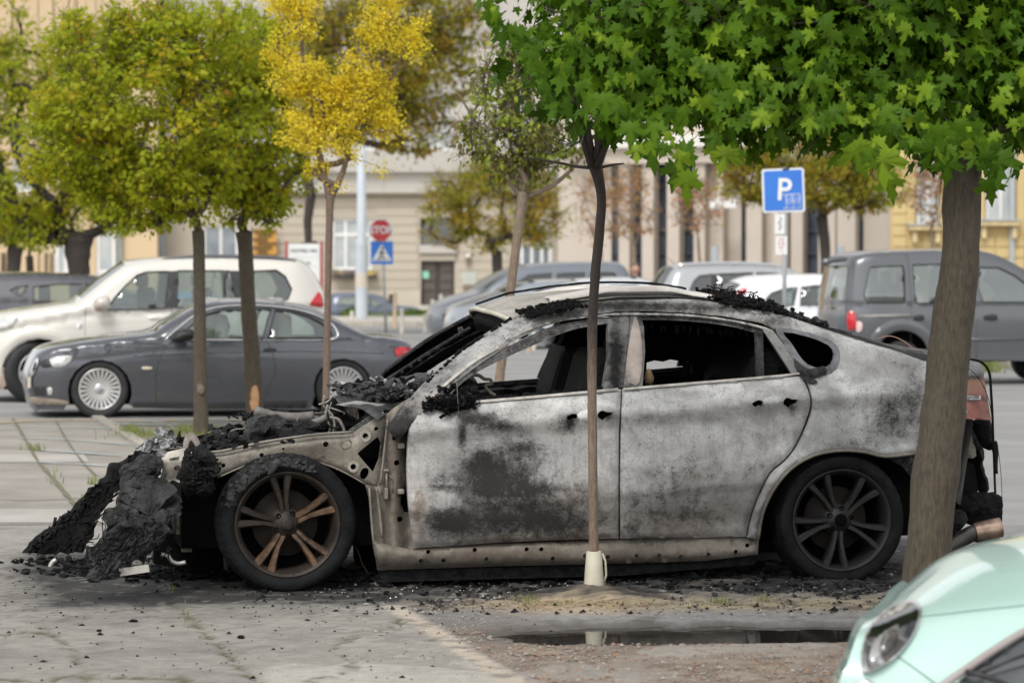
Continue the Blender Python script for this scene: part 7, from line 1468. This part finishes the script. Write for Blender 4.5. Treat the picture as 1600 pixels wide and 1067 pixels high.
tuft('straw', [(915, 940, 50, 5, 1.5), (860, 945, 35, 4, .8), (980, 945, 40, 4, .6), (1240, 945, 80, 4, .6), (780, 950, 40, 5, .3), (930, 935, 12, 4, 1)], 300, .045, .0016, STR, lay=.85)
tuft('grass', [(1530, 573, 14, 4, 2.5), (1548, 580, 10, 2, .8), (1460, 576, 20, 3, 1)], 160, .16, .010, GB)
def scatter(name, m, n, area, s0, s1, dens=None, seed=4, flat=.5):
    rs = random.Random(seed); mb = MB(); k = 0
    while k < n:
        px, py = rs.uniform(area[0], area[2]), rs.uniform(area[1], area[3])
        if dens and rs.random() > dens(px, py): continue
        p = G(px, py); s = rs.uniform(s0, s1)*(1 if rs.random() < .85 else 2); vs = []
        for a in range(5): an = a*math.tau/5+rs.uniform(-.4, .4); rr_ = s*rs.uniform(.6, 1.3); vs.append(p+Vector((rr_*math.cos(an), rr_*math.sin(an)*.8, .002)))
        vs.append(p+Vector((rs.uniform(-.3, .3)*s, 0, s*flat*rs.uniform(.5, 1.4)+.003))); mb.add(vs, [(i, (i+1) % 5, 5) for i in range(5)]); k += 1
    return tag(mb.build(name, m), kind='stuff')
onsoil = lambda x, y: (0 if 770 < x < 1400 and 968 < y < 1006 else 1) if G(x, y).x > xk(G(x, y).y) else .06
scatter('gravel', pm('grey_gravel', (.36, .33, .30), (.20, .17, .14), 40, .9), 2600, (420, 905, 1500, 1067), .003, .009, onsoil)
scatter('gravel', pm('brown_gravel', (.30, .20, .14), (.15, .10, .07), 40, .9), 1500, (640, 985, 1400, 1067), .003, .010, onsoil, 5)
scatter('char_bits', COAL, 420, (0, 890, 900, 1067), .003, .008, lambda x, y: math.exp(-(y-890)/60)+.03, 6, .6)
scatter('char_bits', CHAR, 900, (380, 890, 1420, 960), .004, .012, None, 7, .8)
scatter('char_bits', COAL, 60, (0, 960, 700, 1067), .004, .011, None, 8, .5)
scatter('glass_crumbs', pm('glass_crumbs', (.55, .58, .56), (.35, .38, .37), 40, .2, spec=.8), 320, (480, 893, 1420, 935), .002, .005, None, 9, 1)
for i, (x, y, s, lab) in enumerate(((377, 997, .018, 'small black char flake beside the mossy crack in the asphalt'), (155, 986, .013, 'little charred crumb alone on the asphalt at lower left'), (208, 972, .02, 'flat black char scrap left of the mossy crack'), (1008, 946, .022, 'small reddish stone in the sand right of the trunk guard'), (655, 930, .03, 'grey ash lump on the ground below the front door'))):
    p = G(x, y); mb = MB(); bm = bmesh.new(); bmesh.ops.create_icosphere(bm, subdivisions=2, radius=s)
    for v in bm.verts: v.co = v.co*(1+.5*noise.noise(v.co*70+Vector((i, 0, 0)))); v.co.z *= .5
    mb.add([v.co+Vector((0, 0, s*.35)) for v in bm.verts], [[q.index for q in f.verts] for f in bm.faces]); bm.free()
    o = mb.build('reddish_stone' if i == 3 else 'char_flake', pm('reddish_stone', (.30, .20, .16)) if i == 3 else (CHARG if i == 4 else COAL)); o.location = (p.x, p.y, 0); tag(o, lab, 'stone' if i == 3 else 'debris')
# hedge on the verge
for i, (x, y, rx, ry, lab) in enumerate(((556, 493, 22, 12, 'low rounded hedge on the verge left of the pale pole'), (648, 494, 42, 9, 'low long hedge on the verge right of the pedestrian sign'))):
    D_ = 103; k = FP/D_; rs = np.random.RandomState(30+i); n = 2600; c = np.array(P(x, y, D_)); u = rs.normal(size=(n, 3)); u /= np.linalg.norm(u, axis=1, keepdims=True); pos = c+u*np.array([rx/k, .6, ry/k])*rs.uniform(.8, 1, (n, 1))
    pos[:, 2] = np.maximum(pos[:, 2], .12); o = leaves('hedge', pos, u, .11, leafmat('hedge_leaves_%d' % i, [(0, (.06, .09, .02)), (1, (.17, .26, .04))]) , None, rs.rand(n), 'quad', rs); tag(o, lab, 'hedge')
# =============================== SIGNS, POLES, BOLLARDS, PERSON ===============================
def flat(fr, name, a, b, v, m, parent, th=.01, bev=0): return part(fr, name, a, b, v, v+th, m, parent, bev)
def text(name, s, fr, px, py, v, h_px, m, parent, align='CENTER', sx=1.0, bold=0.0, ext=.002):
    c = bpy.data.curves.new(name, 'FONT'); c.body = s; c.align_x = align; c.align_y = 'CENTER'; k = FP/(fr.o.y+v); c.size = h_px/k/.70; c.extrude = ext; c.offset = bold
    o = bpy.data.objects.new(name, c); sc.collection.objects.link(o); o.parent = parent; p = fr.cp(px, py, v); o.location = p; o.rotation_euler = (math.pi/2, 0, 0); o.scale = (sx, 1, 1)
    me = bpy.data.meshes.new_from_object(o.evaluated_get(bpy.context.evaluated_depsgraph_get())); q = bpy.data.objects.new(name, me); sc.collection.objects.link(q); q.parent = parent; q.location = o.location; q.rotation_euler = o.rotation_euler; q.scale = o.scale; me.materials.clear(); me.materials.append(m); bpy.data.objects.remove(o); bpy.data.curves.remove(c); return q
SBLUE = pm('sign_blue', (.035, .19, .66), (.03, .17, .60), 3, .35); SWHITE = pm('sign_white', (.80, .80, .78), (.74, .74, .72), 3, .4); SRED = pm('sign_red', (.58, .03, .04), (.52, .025, .035), 3, .35); SBLK = pm('sign_black', (.03, .03, .03)); GALV = pm('galvanised_post', (.42, .44, .45), (.34, .36, .37), 6, .5, .3)
f = Fr((P(1226, 500, 42).x, 42), 0); ps = f.root('parking_sign', 'blue P parking sign with small trailer pictogram on a thin grey post', 'sign')
MB().tube([(0, .04, 0), (0, .04, f.cp(1226, 262, 0).z)], .03, 12).build('post', GALV, ps)
sg = empty('x', None, None); bpy.data.objects.remove(sg)
rr0 = [(1190, 268), (1192, 265), (1253, 262), (1256, 265), (1258, 327), (1256, 331), (1195, 333), (1192, 330)]
inn = [(1193.2, 269.5), (1195, 268), (1251.5, 265), (1253, 266.5), (1255, 326), (1253.5, 328), (1196, 330), (1195, 328.5)]
panel('plate', f, rr0, 0, SWHITE, ps, step=12, thick=.012); panel('plate_face', f, inn, -.006, SBLUE, ps, step=12, thick=.005)
o = text('lettering', 'P', f, 1225, 298, -.011, 34, SWHITE, ps, 'CENTER', .95, .006)
o.rotation_euler = (math.pi/2, math.radians(2.5), 0)
mb = MB()
def ln(mb, a, b, w_, v): mb.tube([f.cp(*a, v), f.cp(*b, v)], w_, 4)
for a, b in (((1221, 305), (1251, 303)), ((1228, 305), (1229, 325)), ((1238, 304), (1240, 325)), ((1249, 304), (1251, 324)), ((1224, 326), (1233, 325)), ((1235, 325), (1244, 325)), ((1246, 325), (1253, 324))): ln(mb, a, b, .007, -.009)
for cx in (1233.5, 1244.5): mb.tube([f.cp(cx+3.4*math.cos(i/8*math.tau), 315+4.5*math.sin(i/8*math.tau), -.009) for i in range(9)], .004, 4); mb.tube([f.cp(cx-3, 315, -.009), f.cp(cx+3, 315, -.009)], .003, 4)
for cx in (1233.5, 1244.5): mb.tube([f.cp(cx-3.5, 308, -.009), f.cp(cx, 306, -.009), f.cp(cx+3.5, 309, -.009)], .003, 4)
mb.build('pictogram', SWHITE, ps)['kind'] = 'stuff'
flat(f, 'extra_plate', (1211, 334), (1226, 366), -.0, SWHITE, ps); mb = MB(); mb.tube([f.cp(x, y, -.008) for x, y in ((1218, 338), (1221, 343), (1216, 348), (1221, 353), (1217, 359))], .008, 4); mb.build('arrow_mark', pm('grey_print', (.35, .36, .37)), ps)
flat(f, 'extra_plate', (1212, 369), (1230, 398), -.0, SWHITE, ps); flat(f, 'clamp', (1212, 365.5), (1228, 368), -.004, GALV, ps, .02)
for i, s in enumerate(('0-24', '8-16h', 'SAT', '1 h')): text('lettering', s, f, 1221, 374+i*6.2, -.006, 3.4, pm('faded_red_print', (.62, .22, .22)), ps)
# stop sign and pedestrian crossing sign on one post
f = Fr((P(599, 521, 77).x, 77), 0); st = f.root('stop_sign', 'red octagonal STOP sign above a blue pedestrian crossing sign on one post', 'sign')
MB().tube([(f.cp(603, 521, .05).x, .05, 0), f.cp(597, 345, .05)], .035, 10).build('post', GALV, st)
octo = lambda r: [(595+r*math.cos(math.radians(22.5+45*i)), 360+r*math.sin(math.radians(22.5+45*i))) for i in range(8)]
panel('octagon', f, octo(20), 0, SWHITE, st, step=10, thick=.02); panel('octagon_face', f, octo(17.4), -.01, SRED, st, step=10, thick=.008); text('lettering', 'STOP', f, 595, 360, -.02, 11.5, SWHITE, st, 'CENTER', .88, .008)
panel('crossing_plate', f, [(579, 377), (614, 377), (614, 413), (579, 413)], 0, SBLUE, st, step=12, thick=.02); panel('triangle', f, [(596.5, 381), (612, 408), (581, 408)], -.012, SWHITE, st, step=9, thick=.008)
mb = MB()
for pts in (((597, 390), (596, 398)), ((596, 398), (592, 405)), ((596, 398), (601, 405)), ((597, 392), (592, 396)), ((597, 392), (601, 397))): mb.tube([f.cp(x, y, -.018) for x, y in pts], .018, 4)
mb.lathe([(0, -.01), (.03, -.01), (.03, .01)], f.cp(597.5, 387.5, -.015), 10)
for x in (588, 594, 600, 606): mb.tube([f.cp(x-1, 407, -.018), f.cp(x+.4, 404, -.018)], .014, 4)
mb.build('walker_pictogram', SBLK, st)['kind'] = 'stuff'
# tall pale pole
f = Fr((P(565, 503, 93).x, 93), 0); pl = f.root('street_pole', 'tall pale blue-grey steel pole with a peeling band, left of the stop sign', 'pole')
PLM = pm('pale_blue_steel', (.52, .57, .61), (.47, .51, .55), 2, .5, dirt=.1)
k = FP/93
MB().lathe([(9.6/k, .12), (9.6/k, 2.4)], (0, 0, 0), 20, 'z').build('lower_shaft', PLM, pl); z1 = f.cp(565, 380, 0).z; z2 = f.cp(565, 50, 0).z
MB().lathe([(9.2/k, 2.4), (9.0/k, z1), (7.2/k, z1+.08), (6.2/k, z2), (0, z2)], (0, 0, 0), 20, 'z').build('upper_shaft', PLM, pl)
MB().lathe([(9.9/k, f.cp(565, 449, 0).z), (9.9/k, f.cp(565, 427, 0).z)], (0, 0, 0), 20, 'z').build('poster_band', pm('peeling_band', (.66, .60, .52), (.56, .48, .40), 4, .8), pl)
# information board on red posts
f = Fr((P(476, 560, 62).x, 62), 0); ib = f.root('notice_board', 'white printed board between two dull red posts behind the off-roader', 'sign'); RP = pm('dull_red_post', (.42, .13, .12), (.36, .10, .10), 4, .6)
for x in (447.5, 502.5): part(f, 'post', (x-2.5, 377), (x+2.5, 545), -.02, .06, RP, ib)
part(f, 'panel', (450.5, 381), (499.5, 470), 0, .03, SWHITE, ib); GP2 = pm('faded_print', (.25, .28, .28))
text('lettering', 'HOTELI GA', f, 475, 392, -.006, 4.6, GP2, ib, 'CENTER', 1.25, .004); text('lettering', 'CITY GA', f, 475, 411, -.006, 3.6, GP2, ib, 'CENTER', 1.1, .003)
for q in (402, 416, 427, 438, 449): flat(f, 'printed_line', (455, q), (496, q+.7), -.004, pm('pale_print', (.55, .56, .56)), ib, .003)
for x, y in ((455.5, 408), (474, 417), (480, 423), (492, 434)): flat(f, 'printed_mark', (x-1.6, y-1.6), (x+1.6, y+1.6), -.004, pm('teal_print', (.10, .18, .22)), ib, .003)
# bollards
BO = pm('pale_bollard', (.60, .56, .50), (.50, .46, .41), 4, .7, dirt=.2); BW = pm('wooden_bollard', (.50, .38, .27), (.42, .31, .22), 4, .8)
for x, y, yt, d, m_, lab in ((617, 512, 455, 84, BW, 'tan wooden bollard right of the tall pale pole'), (550, 505, 486, 92, BO, 'short pale bollard left of the tall pale pole'), (628, 521, 482, 77, BO, 'pale bollard right of the stop sign post'), (808, 552, 527, 59, BO, 'pale bollard seen through the wreck\'s front window'), (826, 552, 530, 59, BW, 'brownish bollard seen through the wreck beside the pale one'), (834, 548, 518, 61, BO, 'taller pale bollard behind the brownish one inside the wreck\'s window view'), (676, 495, 468, 100, BO, 'tan bollard before the double door, left one'), (689, 494, 460, 104, BO, 'pale bollard before the double door, right one'), (664, 520, 490, 78, BO, 'pale bollard close to the silver people carrier\'s nose')):
    p = P(x, y, d); zt = P(x, yt, d).z; q = empty('bollard', lab, 'bollard', 'bollards along the crossing', (p.x, d, 0)); r_ = 2.9*d/FP*1.1
    MB().lathe([(r_*1.15, 0), (r_*1.1, .05), (r_, .06), (r_, zt-.08)], (0, 0, 0), 14, 'z').build('post', m_, q); MB().lathe([(r_, zt-.08), (r_*1.08, zt-.07), (r_*.9, zt-.015), (0, zt)], (0, 0, 0), 14, 'z').build('cap', m_, q)
# person walking behind the cars, seen from the shoulders up
p = P(993, 470, 68); pr = empty('person', 'person in dark blue jacket walking behind the parked cars near the pilasters', 'person', None, (p.x, 68, 0))
def skin(name, pts, edges, rad, m, parent, sub=2):
    me = bpy.data.meshes.new(name); me.from_pydata(pts, edges, []); o = bpy.data.objects.new(name, me); sc.collection.objects.link(o); o.parent = parent
    md = o.modifiers.new('s', 'SKIN'); md.use_smooth_shade = True; o.modifiers.new('d', 'SUBSURF').levels = sub; o.modifiers['d'].render_levels = sub
    for v, r in zip(me.skin_vertices[0].data, rad): v.radius = (r, r*.8) if not isinstance(r, tuple) else r
    me.skin_vertices[0].data[0].use_root = True; me.materials.append(m); return o
B_ = [(0, 0, .95), (0, 0, 1.15), (0, 0, 1.36), (0, 0, 1.46), (0, -.01, 1.54), (-.10, 0, .88), (-.13, -.10, .48), (-.14, -.02, .08), (-.14, -.16, .05), (.10, 0, .88), (.12, .10, .48), (.13, .16, .1), (.13, .04, .05), (-.19, 0, 1.38), (-.24, .04, 1.12), (-.23, -.08, .88), (.19, 0, 1.38), (.24, -.04, 1.12), (.23, -.14, .90)]
skin('body', B_, [(0, 1), (1, 2), (2, 3), (3, 4), (0, 5), (5, 6), (6, 7), (7, 8), (0, 9), (9, 10), (10, 11), (11, 12), (2, 13), (13, 14), (14, 15), (2, 16), (16, 17), (17, 18)], [(.15, .11), (.15, .11), (.16, .11), .06, .06, .10, .07, .05, .04, .10, .07, .05, .04, .07, .05, .04, .07, .05, .04], pm('dark_blue_clothes', (.03, .035, .07), (.025, .03, .055), 5, .8), pr)
hd = MB(); bm = bmesh.new(); bmesh.ops.create_uvsphere(bm, u_segments=20, v_segments=14, radius=1)
bm.verts.ensure_lookup_table(); hd.add([Vector((v.co.x*.085, v.co.y*.105, v.co.z*.125+1.66)) for v in bm.verts], [[q.index for q in f_.verts] for f_ in bm.faces], True)
hd.tube([(-.086, 0, 1.66), (-.095, .012, 1.64)], [.02, .012], 6); hd.tube([(.086, 0, 1.66), (.095, .012, 1.64)], [.02, .012], 6); hd.tube([(0, -.10, 1.67), (0, -.125, 1.64), (0, -.10, 1.63)], [.008, .014, .008], 6); hd.tube([(0, -.01, 1.48), (0, 0, 1.58)], .05, 10)
hd.build('head', pm('skin_tone', (.58, .33, .25), (.54, .30, .22), 5, .5), pr)
hr = MB(); hr.add([Vector((v.co.x*.092, v.co.y*.112+.012, v.co.z*.13+1.675)) for v in bm.verts], [[q.index for q in f_.verts] for f_ in bm.faces if all(bm.verts[q.index].co.z > .35 or bm.verts[q.index].co.y > .25 for q in f_.verts)], True); hr.build('hair', pm('brown_hair', (.16, .10, .06)), pr); bm.free()
for s in (-1, 1): MB().lathe([(0, -.006), (.010, -.004), (.010, .004)], (s*.032, -.098, 1.685), 8).build('eye', SBLK, pr)
MB().tube([(-.025, -.098, 1.605), (0, -.104, 1.602), (.025, -.098, 1.605)], .005, 6).build('mouth', pm('lips', (.4, .16, .14)), pr)
